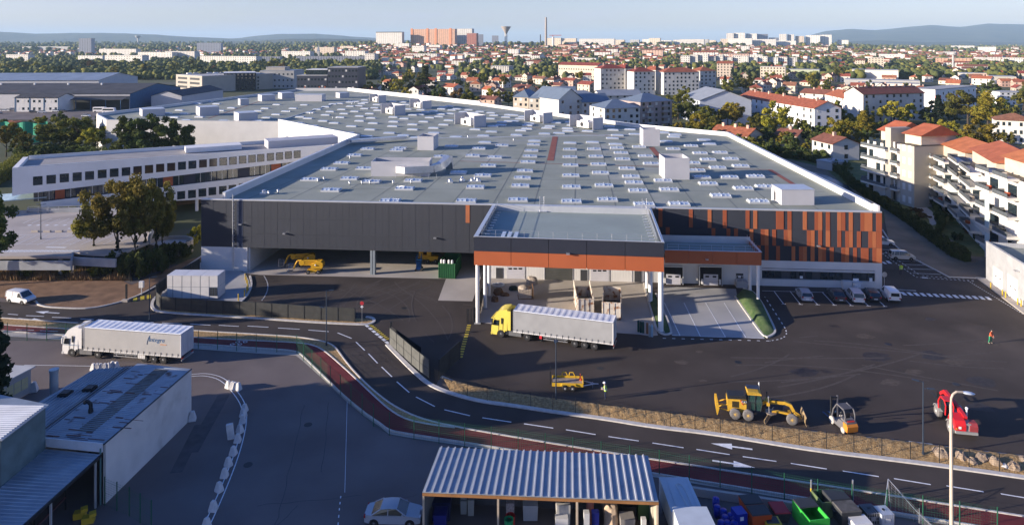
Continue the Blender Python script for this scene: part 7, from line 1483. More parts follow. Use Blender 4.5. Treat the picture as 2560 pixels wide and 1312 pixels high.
for i,(px,pyb,top,w_,k,l)in enumerate([(236,664,492,.95,'airy','leftmost tree of the ivy-clad clump, leaning over the deck'),(296,676,440,1.05,'airy','tall olive tree of the ivy clump above the planters'),(338,668,462,.8,'airy','middle tree of the ivy clump with bare gaps in its crown'),(364,655,446,.8,'airy','tallest tree of the ivy clump'),(392,650,458,.75,'airy','brownish-tipped tree at the right side of the ivy clump'),(406,644,505,.6,'airy','narrow rightmost tree of the ivy clump')]):
 g=G(px,pyb);t=tree(k,g,ztop(px,top,g.y),l,'ivy-clad trees beside the parking deck',w_*.8)
 cm,cen=crown_mesh('ivy',60+i,.55,7.5,0,40,2200,.16,M_ivy,'pole');o=link('ivy',cm,t)
def shrub(px,py,r,h,key,label,group=None,z=0):
 g=G(px,py,z);mi={'dark':1,'olive':0,'yellow':2,'brown':3}[key];
 kk=('shrub',key)
 if kk not in PR:PR[kk]=crown_mesh('foliage',5+mi,1,1.0,0,22,1400,.11,M_lf[mi])[0]
 t=thing('shrub',label,'shrub',tuple(g),random.random()*6,group);t.scale=(r,r,h);link('foliage',PR[kk],t);b=PR.get('stem')or MB().add([],[]);
 if 'stem' not in PR:m_=MB();[m_.cyl((0,0,-.1),(math.cos(a)*.4,math.sin(a)*.4,.6),.03,.01,4)for a in np.linspace(0,6.28,6)];PR['stem']=m_.mesh('stem',M_bark)
 link('stem',PR['stem'],t)
for px,py,r,h,k,l in[(300,690,2.6,4.0,'dark','dark shrub under the left ivy trunks'),(340,692,2.8,4.4,'dark','dark shrub in front of the middle ivy trunks'),(385,680,2.8,4.0,'dark','dark shrub right of the ivy trunks'),(430,655,2.6,3.6,'dark','dark shrub below the ramp drum'),(455,640,2.2,2.6,'dark','low shrub near the fence corner'),(487,612,1.6,3.4,'yellow','bright yellow-green shrub against the warehouse corner'),(250,690,1.8,2.4,'olive','shrub left of the ivy clump'),(72,688,1.6,2.2,'olive','small shrub in front of the deck opening'),(178,684,1.4,1.6,'olive','low shrub by the deck corner')]:shrub(px,py,r,h,k,l)
tree('big_dark',Vector((-86.5,113,0)),15.2,'dark leafy tree at the left edge in front of the deck',None,.9)
tree('big_olive',Vector((-89,90.5,0)),14.0,'olive tree standing left of the frame beside the road',None,.8)
tree('conifer',Vector((-54.6,71.0,0)),14.2,'dark conifer cut by the left edge above the small glazed building',None,1.0)
for px,py,top,k,w_,l in[(15,392,306,'big_yellow',1.0,'yellow-green tree at the left edge in front of the green netting'),(60,400,330,'big_olive',.8,'low olive tree beside the green netting'),(150,388,286,'big_olive',1.5,'left olive tree of the row behind the office wing'),(196,384,290,'big_brownish' if False else 'big_olive',1.5,'middle olive tree of the row behind the office wing'),(245,390,312,'big_yellow',1.3,'yellowish tree between the olive and the dark trees'),(318,415,292,'big_dark',1.25,'left dark tree in front of the white warehouse wall'),(370,415,290,'big_dark',1.25,'middle dark tree in front of the white warehouse wall'),(425,413,297,'big_dark',1.2,'right dark tree in front of the white warehouse wall'),(462,415,322,'big_dark',.7,'low tree at the right end of the dark row')]:
 g=G(px,py);tree(k,g,ztop(px,top,g.y),l,None,w_)
for px,py,top,k,w_,l in[(1063,243,166,'poplar',2.3,'tall broad poplar behind the white roof parapet'),(1695,300,228,'big_olive',1.2,'olive tree left of the blue-walled gable house'),(1725,318,248,'big_dark',1.2,'dark tree between the apartment cluster and the blue-walled house'),(1765,322,262,'big_olive',1.1,'olive tree below the blue-walled gable'),(1745,345,278,'big_yellow',1.1,'yellow tree left of the brown-roofed long house'),(1790,330,285,'big_olive',.9,'tree behind the brown-roofed long house'),(1830,320,258,'big_yellow',1.3,'yellow-green tree in front of the long red-roofed block'),(1890,335,285,'big_olive',1.1,'olive tree at the long block front'),(1940,350,258,'big_yellow',1.15,'large yellow-green tree in front of the white gable'),(2010,352,300,'olive',.8,'tree in the shade of the long block end'),(2100,370,290,'big_yellow',1.2,'yellow tree left of the balconied block'),(2160,350,280,'big_yellow',1.2,'yellow-green tree behind the balconied block'),(2130,330,285,'big_olive',.9,'olive tree by the second gable'),(2193,300,246,'conifer',1.3,'dark conifer against the white five-storey block'),(2345,310,240,'conifer',1.3,'conifer near the red and white building'),(2378,305,262,'olive',.8,'small tree before the red and white building'),(2420,320,228,'big_olive',1.5,'big round tree right of the red and white building'),(2470,330,232,'big_yellow',1.3,'large yellow-green tree near the right edge'),(2530,300,262,'olive',1.0,'tree right of the big round tree'),(2370,365,296,'big_yellow',1.0,'yellow-green tree behind the orange roof'),(2450,385,300,'big_yellow',1.4,'broad yellow-green tree between the two orange-roofed blocks'),(2520,370,330,'olive',1.0,'low tree at the right edge behind the apartments'),(1870,235,192,'big_olive',1.5,'round olive tree in front of the white towers'),(2100,205,165,'big_olive',1.0,'tall tree right of the pale green hall'),(1925,212,180,'olive',1.2,'tree left of the pale green hall'),(2030,215,182,'yellow',1.2,'yellow tree in front of the pale green hall'),(1960,210,185,'olive',1.0,'olive tree before the pale green hall')]:
 g=G(px,py);tree(k,g,ztop(px,top,g.y),l,None,w_)
for px,py,r,h,k,l in[(1880,372,5,4.5,'olive','shrub mass beside the cream cottage'),(1940,388,5,3.5,'olive','bright shrub at the top of the brown slope'),(1990,395,5,4,'dark','dark shrub by the garden wall'),(2050,400,4,3.5,'dark','shrub near the white cottage'),(1830,362,4,3.5,'dark','shrub behind the parapet corner'),(2105,425,3,3,'dark','shrub below the balconied block'),(2200,462,2.5,2.5,'dark','round shrub at the entrance of the balconied block'),(2262,475,1.3,2.6,'dark','upright shrub by the garden path'),(2300,478,1.2,1.8,'dark','small shrub by the apartment wall'),(2355,555,2.0,2.2,'dark','shrub at the bend of the garden path'),(2345,520,1.8,2.4,'dark','shrub above the bend of the garden path'),(2225,500,1.5,1.0,'brown','dry grass tuft left of the garden path'),(2290,530,1.5,1.0,'brown','dry grass tuft inside the path bend'),(2305,545,1.6,1.0,'brown','second dry grass tuft inside the path bend'),(2392,600,1.2,1.6,'dark','dark shrub near the apartment terrace'),(2430,585,1.6,1.2,'brown','dry shrub in the terrace garden')]:shrub(px,py,r,h,k,l)
rg_=random.Random(17);nn_=0
GAP=[(1660,2135,290,425,110),(2050,2560,290,400,60),(0,300,300,408,30)]
for x0_,x1_,y0_,y1_,cnt in GAP:
 for _ in range(cnt):
  GAPP.append((rg_.uniform(x0_,x1_),rg_.uniform(y0_,y1_),rg_.random(),rg_.choice(('olive','dark','dark','yellow'))))
def hedge(name,label,px,w_,h,mi,seed,dens=260,ls=.16,cat='hedge'):
 P=GP(px);r=np.random.RandomState(seed);V_=[]
 for a,c in zip(P,P[1:]):
  L_=(c-a).length;n=int(L_*dens);t=r.rand(n,1);base=np.array(a)[None]*(1-t)+np.array(c)[None]*t;d=(c-a).normalized();nn=np.array([-d.y,d.x,0]);u=r.uniform(-1,1,(n,1));zz=r.rand(n,1)
  edge=r.rand(n)<.5;u[edge]=np.sign(u[edge])*r.uniform(.8,1.05,(edge.sum(),1));zz[~edge]=r.uniform(.8,1.08,((~edge).sum(),1));wob=1+.15*np.sin(t*L_*1.3)
  V_.append(base+nn[None]*u*w_/2*wob+np.array([0,0,1])[None]*zz*h*wob)
 c=np.concatenate(V_);n=len(c);t1=r.normal(0,1,(n,3));t1/=np.linalg.norm(t1,axis=1)[:,None];t2=np.cross(t1,r.normal(0,1,(n,3)));t2/=np.linalg.norm(t2,axis=1)[:,None];s=ls*r.uniform(.6,1.3,(n,1))
 v=np.stack([c-t1*s,c-t2*s*.6,c+t1*s,c+t2*s*.6],1).reshape(-1,3);t=thing(name,label,cat,tuple(P[0]))
 me=bpy.data.meshes.new('foliage');me.vertices.add(4*n);me.vertices.foreach_set('co',v.ravel());me.loops.add(4*n);me.loops.foreach_set('vertex_index',np.arange(4*n));me.polygons.add(n);me.polygons.foreach_set('loop_start',np.arange(n)*4);me.polygons.foreach_set('loop_total',np.full(n,4));me.update();me.materials.append(M_lf[mi]);link('foliage',me,t,True)
 b=MB();
 for a,c in zip(P,P[1:]):wallstrip(a,c,w_*.7,0,h*.8,b)
 b.build('core',M_lf[mi],t,True);return t
hedge('hedge','long dark clipped hedge along the top of the brown slope',[(2125,462),(2150,480),(2180,500),(2215,520),(2260,548),(2310,585),(2350,615),(2385,640),(2420,655)],1.7,2.0,1,5)
hedge('hedge','dark ivy-grown boundary hedge above the pond',[(1960,395),(2010,400),(2060,412),(2100,435),(2125,462)],1.6,2.4,1,6,160)
hedge('hedge','green hedge beside the garden path below the apartments',[(2322,500),(2345,530),(2356,560),(2345,585)],1.0,1.4,1,7)
hedge('hedge','dark wild hedgerow between the office wing and the green netting',[(40,402),(120,398),(240,404),(340,412),(480,416)],5,4.2,1,8,150,.3)
hedge('hedge','olive scrub hedge left of the office tip',[(-30,470),(20,440),(60,412)],4,3.5,0,9,150,.25)
r=np.random.RandomState(4);n=9000;pxs=r.uniform(-60,330,n);pys=r.uniform(683,702,n);Y=F*H/(pys-HZ);X=(pxs-CX)/F*Y;hh=r.uniform(.5,1.7,n)*(.6+.4*np.sin(pxs*.07))
ang_=r.uniform(0,3.14,n);dx=np.cos(ang_)*.09;dy=np.sin(ang_)*.09;v=np.stack([np.stack([X-dx,Y-dy,0*X],1),np.stack([X+dx,Y+dy,0*X],1),np.stack([X+r.uniform(-.3,.3,n),Y+r.uniform(-.3,.3,n),hh],1)],1).reshape(-1,3)
me=bpy.data.meshes.new('dry_scrub');me.from_pydata(v.tolist(),[],[(3*i,3*i+1,3*i+2)for i in range(n)]);me.materials.append(mat('dry_grass',(.17,.10,.05),.95,col2=(.28,.19,.09),scale=1.5));o=link('dry_scrub',me);tag(o,'dry brown scrub growing along the fence behind the bare earth','scrub',None,'stuff')
# ============= TOWN: buildings placed one by one
wmm=MB();wmm.box(-.5,-.02,0,.5,.03,1);WINM=wmm.mesh('window',M_glass);WINW=wmm.mesh('window',mat('shutter_white',(.62,.60,.56),.7));WIND=wmm.mesh('window',M_dark)
FOOT=[]
def bld(name,label,cat,A,B_,ytop,depth,wallm,roof='flat',roofm=None,fl=0,nc=0,rh=2.5,group=None,indiv=True,over=.5,chim=0,side=0,h=None,wm_=None,balc=0,inside=False):
 """front wall from A to B (points), eaves at photo row ytop above A (or height h)"""
 A=Vector(A);B_=Vector(B_);A.z=B_.z=min(A.z,B_.z)-.3;d=Vector((B_.x-A.x,B_.y-A.y,0));W=d.length;an=math.atan2(d.y,d.x)
 zt=(H-(ytop-HZ)*A.y/F-A.z)if h is None else h
 t=thing(name,label,cat,tuple(A),an,group);FOOT.append((A.x,A.y,B_.x,B_.y,depth))
 b=MB();b.box(0,0,0,W,depth,zt);b.build('walls',wallm,t)
 rm=roofm or M_tile;o=over
 if roof=='flat':
  b=MB();b.box(-.1,-.1,zt+.003,W+.1,depth+.1,zt+.45);b.build('roof',rm,t)
 elif roof=='gable':
  b=MB();b.add([(-o,-o,zt-.05),(W+o,-o,zt-.05),(W+o,depth/2,zt+rh),(-o,depth/2,zt+rh),(-o,depth+o,zt-.05),(W+o,depth+o,zt-.05)],[(0,1,2,3),(3,2,5,4)]);b.add([(-o,-o,zt-.25),(W+o,-o,zt-.25),(W+o,depth/2,zt+rh-.2),(-o,depth/2,zt+rh-.2),(-o,depth+o,zt-.25),(W+o,depth+o,zt-.25)],[(3,2,1,0),(4,5,2,3)]);b.build('roof',rm,t)
  for x in(0.01,W-.01):b=MB();b.add([(x,0,zt),(x,depth,zt),(x,depth/2,zt+rh-.22),(x+.2*(1 if x<1 else-1),0,zt),(x+.2*(1 if x<1 else-1),depth,zt),(x+.2*(1 if x<1 else-1),depth/2,zt+rh-.22)],[(0,1,2)if x>1 else(2,1,0),(5,4,3)if x>1 else(3,4,5)]);b.build('gable_wall',wallm,t)
 elif roof=='gabley':
  b=MB();b.add([(-o,-o,zt-.05),(-o,depth+o,zt-.05),(W/2,depth+o,zt+rh),(W/2,-o,zt+rh),(W+o,-o,zt-.05),(W+o,depth+o,zt-.05)],[(0,3,2,1),(3,4,5,2)]);b.build('roof',rm,t)
  for y in(.01,depth-.01):b=MB();b.add([(0,y,zt),(W,y,zt),(W/2,y,zt+rh-.1)],[(0,1,2)]);b.build('gable_wall',wallm,t)
 elif roof=='hip':
  q=min(W,depth)/2;b=MB();b.add([(-o,-o,zt),(W+o,-o,zt),(W+o,depth+o,zt),(-o,depth+o,zt),(q if W>=depth else W/2,depth/2 if W>=depth else q,zt+rh),(W-q if W>=depth else W/2,depth/2 if W>=depth else depth-q,zt+rh)],[(3,2,1,0)]+([(0,1,5,4),(1,2,5),(2,3,4,5),(3,0,4)]if W>=depth else[(0,1,4),(1,2,5,4),(2,3,5),(3,0,4,5)]));b.build('roof',rm,t)
 elif roof=='shed':
  b=MB();b.add([(-o,-o,zt),(W+o,-o,zt),(W+o,depth+o,zt+rh),(-o,depth+o,zt+rh),(-o,-o,zt-.2),(W+o,-o,zt-.2),(W+o,depth+o,zt+.1),(-o,depth+o,zt+.1)],[(0,1,2,3),(7,6,5,4),(4,5,1,0),(5,6,2,1),(6,7,3,2),(7,4,0,3)]);b.build('roof',rm,t)
 for k in range(chim):
  x=W*(k+.5)/chim;b=MB();b.box(x-.5,depth*.42,zt+rh*.4,x+.5,depth*.42+1.0,zt+rh+1.0);b.build('chimney',M_pink if roofm in(M_tile,M_tiled,None)else M_farw,t)
 if fl and nc:
  fh=zt/fl;ww=W/nc;sw_=min(1.3,ww*.5);wh_=min(1.5,fh*.52)
  def putwin(n_,L_,mk):
   for i in range(n_):
    for j in range(fl):
     m_=wm_ or(WINM if(i*7+j*3+int(W))%5 else WINW);mk((i+.5)*L_/n_,fh*(j+.32),m_)
  if indiv:
   def mkf(x,z,m_):o_=link('window',m_,t,False,(x,-.02,z));o_.scale=(sw_,1,wh_)
   putwin(nc,W,mkf)
   if side:
    ns=max(1,int(nc*depth/W))if side is True else abs(side)
    right=A.x+B_.x<0 if side is True else side>0
    def mks(y,z,m_):o_=link('window',m_,t,False,(W+.02 if right else-.02,y,z),math.pi/2 if right else-math.pi/2);o_.scale=(sw_,1,wh_)
    putwin(ns,depth,mks)
  else:
   b=MB()
   def mk2(x,z,m_):b.box(x-sw_/2,-.08,z,x+sw_/2,-.01,z+wh_)
   putwin(nc,W,mk2)
   if side:
    right=A.x+B_.x<0
    for i in range(max(1,int(nc*depth/W))):
     for j in range(fl):y=(i+.5)*depth/max(1,int(nc*depth/W));b.box(W+.01,y-sw_/2,fh*(j+.32),W+.08,y+sw_/2,fh*(j+.32)+wh_)if right else b.box(-.08,y-sw_/2,fh*(j+.32),-.01,y+sw_/2,fh*(j+.32)+wh_)
   o_=b.build('windows',WIND.materials[0]if False else M_glass,t)
   if o_:o_.name='window';o_['kind']='stuff'
 if balc:
  fh=zt/fl
  for j in range(1,fl):
   for i in range(balc):
    x=W*(i+.5)/balc;b=MB();b.box(x-1.8,-1.4,fh*j-.1,x+1.8,-.01,fh*j+.1);b.build('balcony',wallm,t);b=MB();b.box(x-1.8,-1.45,fh*j+.12,x+1.8,-1.38,fh*j+1.0);b.build('balustrade',M_farg,t)
 return t,W,zt
M_blue=mat('zinc_blue_roof',(.16,.20,.25),.5,.2,var=.08,scale=.3);M_zinc=mat('zinc_grey_roof',(.30,.32,.34),.55,.2,var=.08,scale=.3)
M_taup=mat('taupe_render',(.40,.36,.30),.85,var=.06,scale=.2);M_dkr=mat('dark_corrugated_roof',(.055,.055,.062),.8,var=.25,scale=.15,detail=8,stain=((.12,.06,.05),.08,.66))
# --- grey-blue roofed apartment cluster behind the parapet
bld('apartment_building','cream apartment block with blue hipped roof, left of the pink gable block','apartment block',T(1322,296),T(1393,300),246,16,M_taup,'hip',M_blue,4,5,5,side=-2)
bld('apartment_building','low cream wing at the left end of the blue-roofed cluster','apartment block',T(1283,292),T(1321,294),243,15,M_cream,'hip',M_blue,4,3,4)
bld('apartment_building','white and pink gabled apartment block with blue roof in the cluster','apartment block',T(1397,306),T(1455,302),250,26,M_farw,'gabley',M_blue,4,3,5.5,side=5)
bld('apartment_building','lavender-grey apartment wing with small windows beside the pink gable','apartment block',T(1456,303),T(1524,300),256,12,M_farw,'gable',M_blue,3,5,4)
bld('apartment_building','apartment block with dark blue hipped roof and white lower walls nearest the parapet','apartment block',T(1512,330),T(1600,326),272,16,M_farw,'hip',M_blue,4,6,3.5,side=-2)
bld('apartment_building','pinkish taller apartment block with balconies at the right end of the cluster','apartment block',T(1601,324),T(1680,318),256,16,mat('pink_grey',(.36,.29,.27),.85,var=.06),'hip',M_blue,5,5,3.5,balc=2)
bld('apartment_building','low blue-roofed house at the back of the cluster','apartment block',T(1385,250),T(1440,250),232,18,M_farw,'gable',M_blue,2,4,4)
bld('apartment_building','grey zinc-roofed block at the back right of the cluster','apartment block',T(1500,262),T(1605,260),240,14,M_farw,'gable',M_zinc,3,6,3.5)
bld('apartment_building','pale zinc-roofed block behind the pink gable','apartment block',T(1425,262),T(1498,260),242,14,M_farw,'hip',M_zinc,3,5,3.5)
bld('house','large house with blank bluish gable and zinc roof with rooflights','house',T(1705,296),T(1750,312),240,26,mat('pale_blue_render',(.50,.53,.58),.8,var=.04),'gable',M_zinc,4,4,5)
# --- white towers with red hipped roofs
for x0,x1,yb,ye,d_,l in[(1502,1562,236,172,16,'leftmost front white block of the red-roofed towers'),(1563,1584,224,172,16,'narrow rear white block between the first two red-roofed towers'),(1585,1638,238,180,16,'second front white block of the red-roofed towers'),(1639,1660,226,176,16,'narrow rear white block behind the second red-roofed tower'),(1659,1748,238,181,16,'widest white block with a bluish balcony side among the red-roofed towers'),(1750,1790,232,178,16,'rightmost white block of the red-roofed towers')]:
 bld('apartment_building',l,'apartment block',T(x0,yb),T(x1,yb-1),ye,d_,M_farw,'hip',M_tile,6,max(2,int((x1-x0)/9)),3.4,'white six-storey blocks with red hipped roofs',chim=2 if x1-x0>40 else 1,side=2)
# --- long red-roofed slabs on the right
def slab(x0,y0,x1,y1,ye,d_,l,fl,nc,rm,side,ch):return bld('apartment_building',l,'apartment block',T(x0,y0),T(x1,y1),ye,d_,M_white,'gable',rm,fl,nc,3.2,None,chim=ch,side=side)
slab(1848,292,2036,334,241,13,'long white four-storey slab with orange-red roof and shaded gable',4,13,M_tile,3,5)
slab(2063,278,2112,292,236,15,'short white slab with orange roof behind the long slab',4,4,mat('orange_roof2',(.36,.11,.05),.85,var=.2,scale=.8,detail=8),3,1)
bld('apartment_building','white five-storey slab with brown roof and eight chimney stacks','apartment block',T(2158,306),T(2310,300),236,13,M_farw,'gable',M_tiled,5,9,3.4,chim=8)
bld('apartment_building','brown-roofed wing running behind the long slab','apartment block',T(2000,250),T(2150,262),232,12,M_farw,'gable',M_tiled,2,6,3,chim=3)
b_=bld('apartment_building','modern white and red building with flat roof near the right edge','apartment block',T(2338,282),T(2440,268),226,14,M_white,'flat',M_farg,3,8)[0]
M_redp=mat('red_panel',(.55,.05,.06),.6)
for x in(-.02,):b=MB();b.box(-.15,-.2,1,7.5,-.03,10);b.build('red_end_panel',M_redp,b_);
for k in range(4):b=MB();b.box(14+k*5,-.12,8.0,16+k*5,-.03,10);b.build('red_panel',M_redp,b_)
bld('apartment_building','pale modern block with red corner at the right edge','apartment block',T(2500,262),T(2570,262),232,14,M_white,'flat',M_farg,4,5)
bld('house','white house with wide brown roof at the right edge','house',T(2488,356),T(2590,362),300,12,M_farw,'hip',M_tiled,3,7,2.6)
bld('house','brown-roofed long cream house with three chimneys behind the parapet','house',T(1776,360),T(1868,372),330,11,M_cream,'gable',M_tile,2,5,2.6,chim=3)
bld('house','cream cottage with red chimney in the shrubs','house',T(1938,366),T(1992,372),335,9,M_cream,'gable',M_tiled,2,3,2.0,chim=1)
bld('house','white cottage with gable window and brown roof','house',T(2030,388),T(2082,402),348,10,M_farw,'gable',M_tiled,2,3,2.2,chim=1,side=1)
bld('garden_shed','grey flat-roofed outbuilding beside the hedge','outbuilding',T(2080,428),T(2120,424),408,6,M_farg,'flat',M_zinc,h=2.6)
# --- balconied blocks at the right
def balcony(t,x,y,z,w_,d_,m=M_apt):
 b=MB();b.box(x,y-d_,z-.22,x+w_,y-.01,z+.22);b.build('balcony_slab',m,t);b=MB();b.box(x+.03,y-d_-.02,z+.23,x+w_-.03,y-d_+.03,z+.95);b.box(x-.0,y-d_+.04,z+.23,x+.05,y-.02,z+.95);b.build('balustrade',mat('smoked_balustrade',(.10,.11,.115),.3,var=.2,scale=3),t)
 if random.random()<.7:b=MB();b.cbox(x+w_*random.uniform(.2,.8),y-d_*.5,z+.15,.8,.5,.7,random.random());b.build('balcony_furniture',random.choice([M_dor,M_cream,M_dark,M_farw,M_turf]),t)
A1,B1=G(2152,478),G(2290,520);t=thing('apartment_building','taupe and white balconied apartment block with orange roofs facing the garden','apartment block',tuple(A1),math.atan2(B1 .y-A1 .y,B1 .x-A1 .x));W_=(B1-A1).length;ze=H-(340-HZ)*A1 .y/F
zb5=[.2,3.3,6.5,9.7,12.8];
b=MB();b.box(2.5,0,0,W_*.52,12,14.2);b.build('white_wing',M_apt,t);b=MB();b.box(0,3,0,2.5,12,11);b.build('recessed_wing',M_taup,t)
b=MB();b.box(W_*.52,-.8,0,W_*.62,5,18.6);b.build('stair_tower',M_taup,t);b=MB();b.box(W_*.62+.01,.6,0,W_*.76,12,14.6);b.build('balcony_bay',M_apt,t);b=MB();b.box(W_*.76+.01,-.5,0,W_,14,15.0);b.build('taupe_wing',M_taup,t)
b=MB();b.box(4,3,14.201,W_*.52,11,17.0);b.build('penthouse',M_cream,t);b=MB();b.box(W_*.7,2,15.01,W_*.97,12,17.4);b.build('penthouse',M_cream,t)
for(x0,x1,y0,y1,z)in((3.3,W_*.52+.2,2,12,17.0),(W_*.68,W_+.2,1,13,17.4)):b=MB();b.add([(x0,y0,z),(x1,y0,z),(x1,(y0+y1)/2,z+2.6),(x0+1,(y0+y1)/2,z+2.6),(x0,y1,z),(x1,y1,z)],[(0,1,2,3),(3,2,5,4),(0,3,4),(1,5,2),(0,4,5,1)]);b.build('tiled_roof',M_tileb,t)
for j in range(1,5):balcony(t,2.2,0,zb5[j],W_*.46,1.8);balcony(t,W_*.63,.6,zb5[j],W_*.13,1.9);balcony(t,-1.2,3,zb5[j]-.3,3.6,1.9)if j<4 else None
for j in range(5):
 for x in(4.0,6.6,9.2,11.8):o=link('window',WINM if(j+int(x))%3 else WINW,t,False,(x,-.02,zb5[j]+.3));o.scale=(1.5,1,2.0)
 for x in(W_*.83,W_*.93):
  o=link('window',WINW,t,False,(x,-.52,zb5[j]+.6));o.scale=(.9,1,1.6)
b=MB();b.box(W_*.76,-.56,15.002,W_+.05,14,15.15);b.box(2.4,-.06,14.202,W_*.52,2.9,14.35);b.build('parapet_coping',M_dark,t)
for(px0,pyb,px1,pyb1,zt,lab,n_)in[(2322,505,2390,547,15.2,'left stepped white apartment wing with rows of slanting balconies',5),(2391,552,2462,628,17.2,'middle stepped white apartment wing with striped awning',5),(2462,642,2560,700,19.4,'right-hand white apartment wing with glazed balcony screens',5)]:
 A1,B1=G(px0,pyb),G(px1,pyb1);t=thing('apartment_building',lab,'apartment block',tuple(A1),math.atan2(B1 .y-A1 .y,B1 .x-A1 .x),'stepped white apartment wings');W_=(B1-A1).length
 b=MB();b.box(0,0,0,W_+.1,13,zt-2.8);b.build('walls',M_apt,t);b=MB();b.box(W_*.25,1.8,zt-2.799,W_+.1,12,zt);b.build('penthouse',M_cream if n_ else M_apt,t)
 b=MB();b.add([(W_*.2,1.2,zt),(W_+.8,1.2,zt),(W_+.8,6.5,zt+2.3),(W_*.3,6.5,zt+2.3),(W_*.2,12.5,zt),(W_+.8,12.5,zt)],[(0,1,2,3),(3,2,5,4),(0,3,4),(1,5,2),(0,4,5,1)]);b.build('tiled_roof',M_tileb,t)
 fh=(zt-2.8)/5
 for j in range(1,6):
  for q in range(2):
   x=W_*(.06+.47*q);balcony(t,x,-.0,fh*j,W_*.38,2.0)
   if j<6 and j!=5:o=link('window',(WINM,WINW,WINM)[(j+q+int(zt*5))%3],t,False,(x+W_*.2,-.02,fh*j+.15));o.scale=(W_*.22,1,2.0)
 for q in range(2):o=link('window',WINM,t,False,(W_*(.26+.47*q),-.02,.15));o.scale=(W_*.22,1,2.0)
 b=MB();b.box(-.05,-.08,zt-2.798,W_+.1,1.7,zt-2.6);b.build('parapet_coping',M_dark,t)
 if px0==2391:b=MB();b.box(W_*.1,-1.9,fh*4+1.2,W_*.45,-1.84,fh*5-.2);b.build('striped_awning',M_dark,t)
 if px0==2462:
  for j in range(1,4):b=MB();b.box(W_*.34,-2.08,fh*j+.15,W_*.46,-2.03,fh*j+2.5);b.build('glass_screen',mat('pale_screen',(.42,.50,.50),.2),t)
# --- industrial halls on the left
M_bluew=mat('blue_sheet_wall',(.03,.10,.20),.6,var=.1,ribs=.6,ribamt=.3);M_lblue=mat('light_blue_roof',(.22,.27,.34),.6,var=.12,scale=.1,detail=8)
t,W_,z_=bld('industrial_hall','wide industrial hall with dark rusty roof and blue gable','industrial hall',T(-160,272),T(325,272),232,64,M_hvac,'gable',M_dkr,h=9.6,rh=4.6)
b=MB();b.add([(W_+.03,0,0),(W_+.03,64,0),(W_+.03,64,9.6),(W_+.03,32,14.0),(W_+.03,0,9.6)],[(0,1,2,3,4)]);b.build('blue_gable',M_bluew,t)
b=MB();b.add([(W_-38,-9,6.6),(W_+.4,-9,6.6),(W_+.4,-.05,8.2),(W_-38,-.05,8.2),(W_-38,-9,6.3),(W_+.4,-9,6.3),(W_+.4,-.05,7.9),(W_-38,-.05,7.9)],[(0,1,2,3),(7,6,5,4),(4,5,1,0),(5,6,2,1),(7,4,0,3)]);b.build('lean_to_roof',M_dkr,t)
b=MB();b.box(W_-37,-.4,0,W_-.5,-.1,6);b.build('dark_bay',M_dark,t)
for k in range(5):b=MB();b.box(W_-37+k*9,-8.9,0,W_-36.7+k*9,-8.6,6.3);b.build('post',M_bluew,t)
for k in range(4):b=MB();b.box(20+k*22,26,13.2,20.8+k*22,27,14.6);b.build('roof_vent',M_white,t)
t,W_,z_=bld('industrial_annex','white sheet-clad annex with blue corner posts in front of the dark-roofed hall','annex',T(38,280),T(146,280),244,14,M_wallw,'gable',M_dkr,2,8,2.0)
for k in range(4):b=MB();b.box(W_*k/3-.3,-.12,0,W_*k/3+.3,-.02,z_);b.build('blue_post',M_bluew,t)
bld('industrial_hall','long hall with pale blue roof behind the dark-roofed hall','industrial hall',T(-200,228),T(247,226),205,70,M_hvac,'gable',M_lblue,h=9,rh=5)
bld('gable_shed','grey gabled shed with dark roof next to the warehouse left wing','shed',G(378,268),G(454,268),233,62,M_hvac,'gabley',M_dkr,h=7.2,rh=3.2)
t,W_,z_=bld('parking_structure','beige multi-storey car park with slatted sides and parked cars on top','car park',T(440,226),T(505,232),182,70,M_taup,'flat',M_farg,h=13.5)
for j in range(3):
 for x in(.08,.55):b=MB();b.box(W_*x,-.1,3+j*3.6,W_*(x+.36),-.02,4.8+j*3.6);b.build('slat_opening',M_dark,t)
for k in range(10):b=MB();b.box(2+k*1.9,8+k*5,z_+.46,3.8+k*1.9,12+k*5,z_+1.6);b.build('rooftop_car',[M_white,M_farg,M_dark,M_hvac][k%4],t)
bld('office_building','dark office block with cantilevered white roof slab','office building',T(560,228),T(640,226),184,26,M_dark,'flat',M_white,5,8,indiv=False,over=3)
bld('office_building','beige block with dark cladding beside the car park','office building',T(604,226),T(650,224),192,20,M_taup,'flat',M_farg,4,5,indiv=False)
bld('office_building','low concrete-grey building with a beige tower behind the dark office','office building',T(650,222),T(735,222),178,30,M_farg,'flat',M_zinc,3,8,indiv=False)
bld('stair_tower','beige square tower rising over the low grey building','tower',T(665,221),T(712,221),163,14,M_taup,'flat',M_farg,h=19)
MN=mat('navy_facade',(.045,.05,.07),.5,var=.08)
t,W_,z_=bld('office_building','dark navy office with orange window panels and a glazed top storey','office building',T(742,240),T(818,240),190,28,MN,'flat',M_farg,3,9)
for k,(x,j)in enumerate(((.12,0),(.28,0),(.6,0),(.24,1),(.72,1),(.9,1))):b=MB();b.box(W_*x,-.1,.8+j*4,W_*x+1.1,-.03,3.6+j*4);b.build('orange_panel',M_or3,t)
t2_,W2,z2=bld('office_building','taller navy office wing with scattered orange panels','office building',T(819,240),T(895,240),170,28,MN,'flat',M_farg,5,9)
for k in range(12):x=.5+.04*(k*7%12);j=k*5%5;b=MB();b.box(W2*x,-.1,.9+j*3.7,W2*x+1.0,-.03,3.5+j*3.7);b.build('orange_panel',M_or3,t2_)
t3_,W3,z3=bld('penthouse_floor','glazed top storey with orange soffit on the navy office','office building',T(765,238),T(818,238),174,18,M_glass,'flat',M_white,h=z_+4.2,over=2)
b=MB();P=[T(-100,276),T(300,276),T(310,290),T(250,300),T(-100,300)];b.sheet([(p.x,p.y)for p in P],.05);struct('service_road',b,M_old)
cc=[('car','white'),('car','dark')]
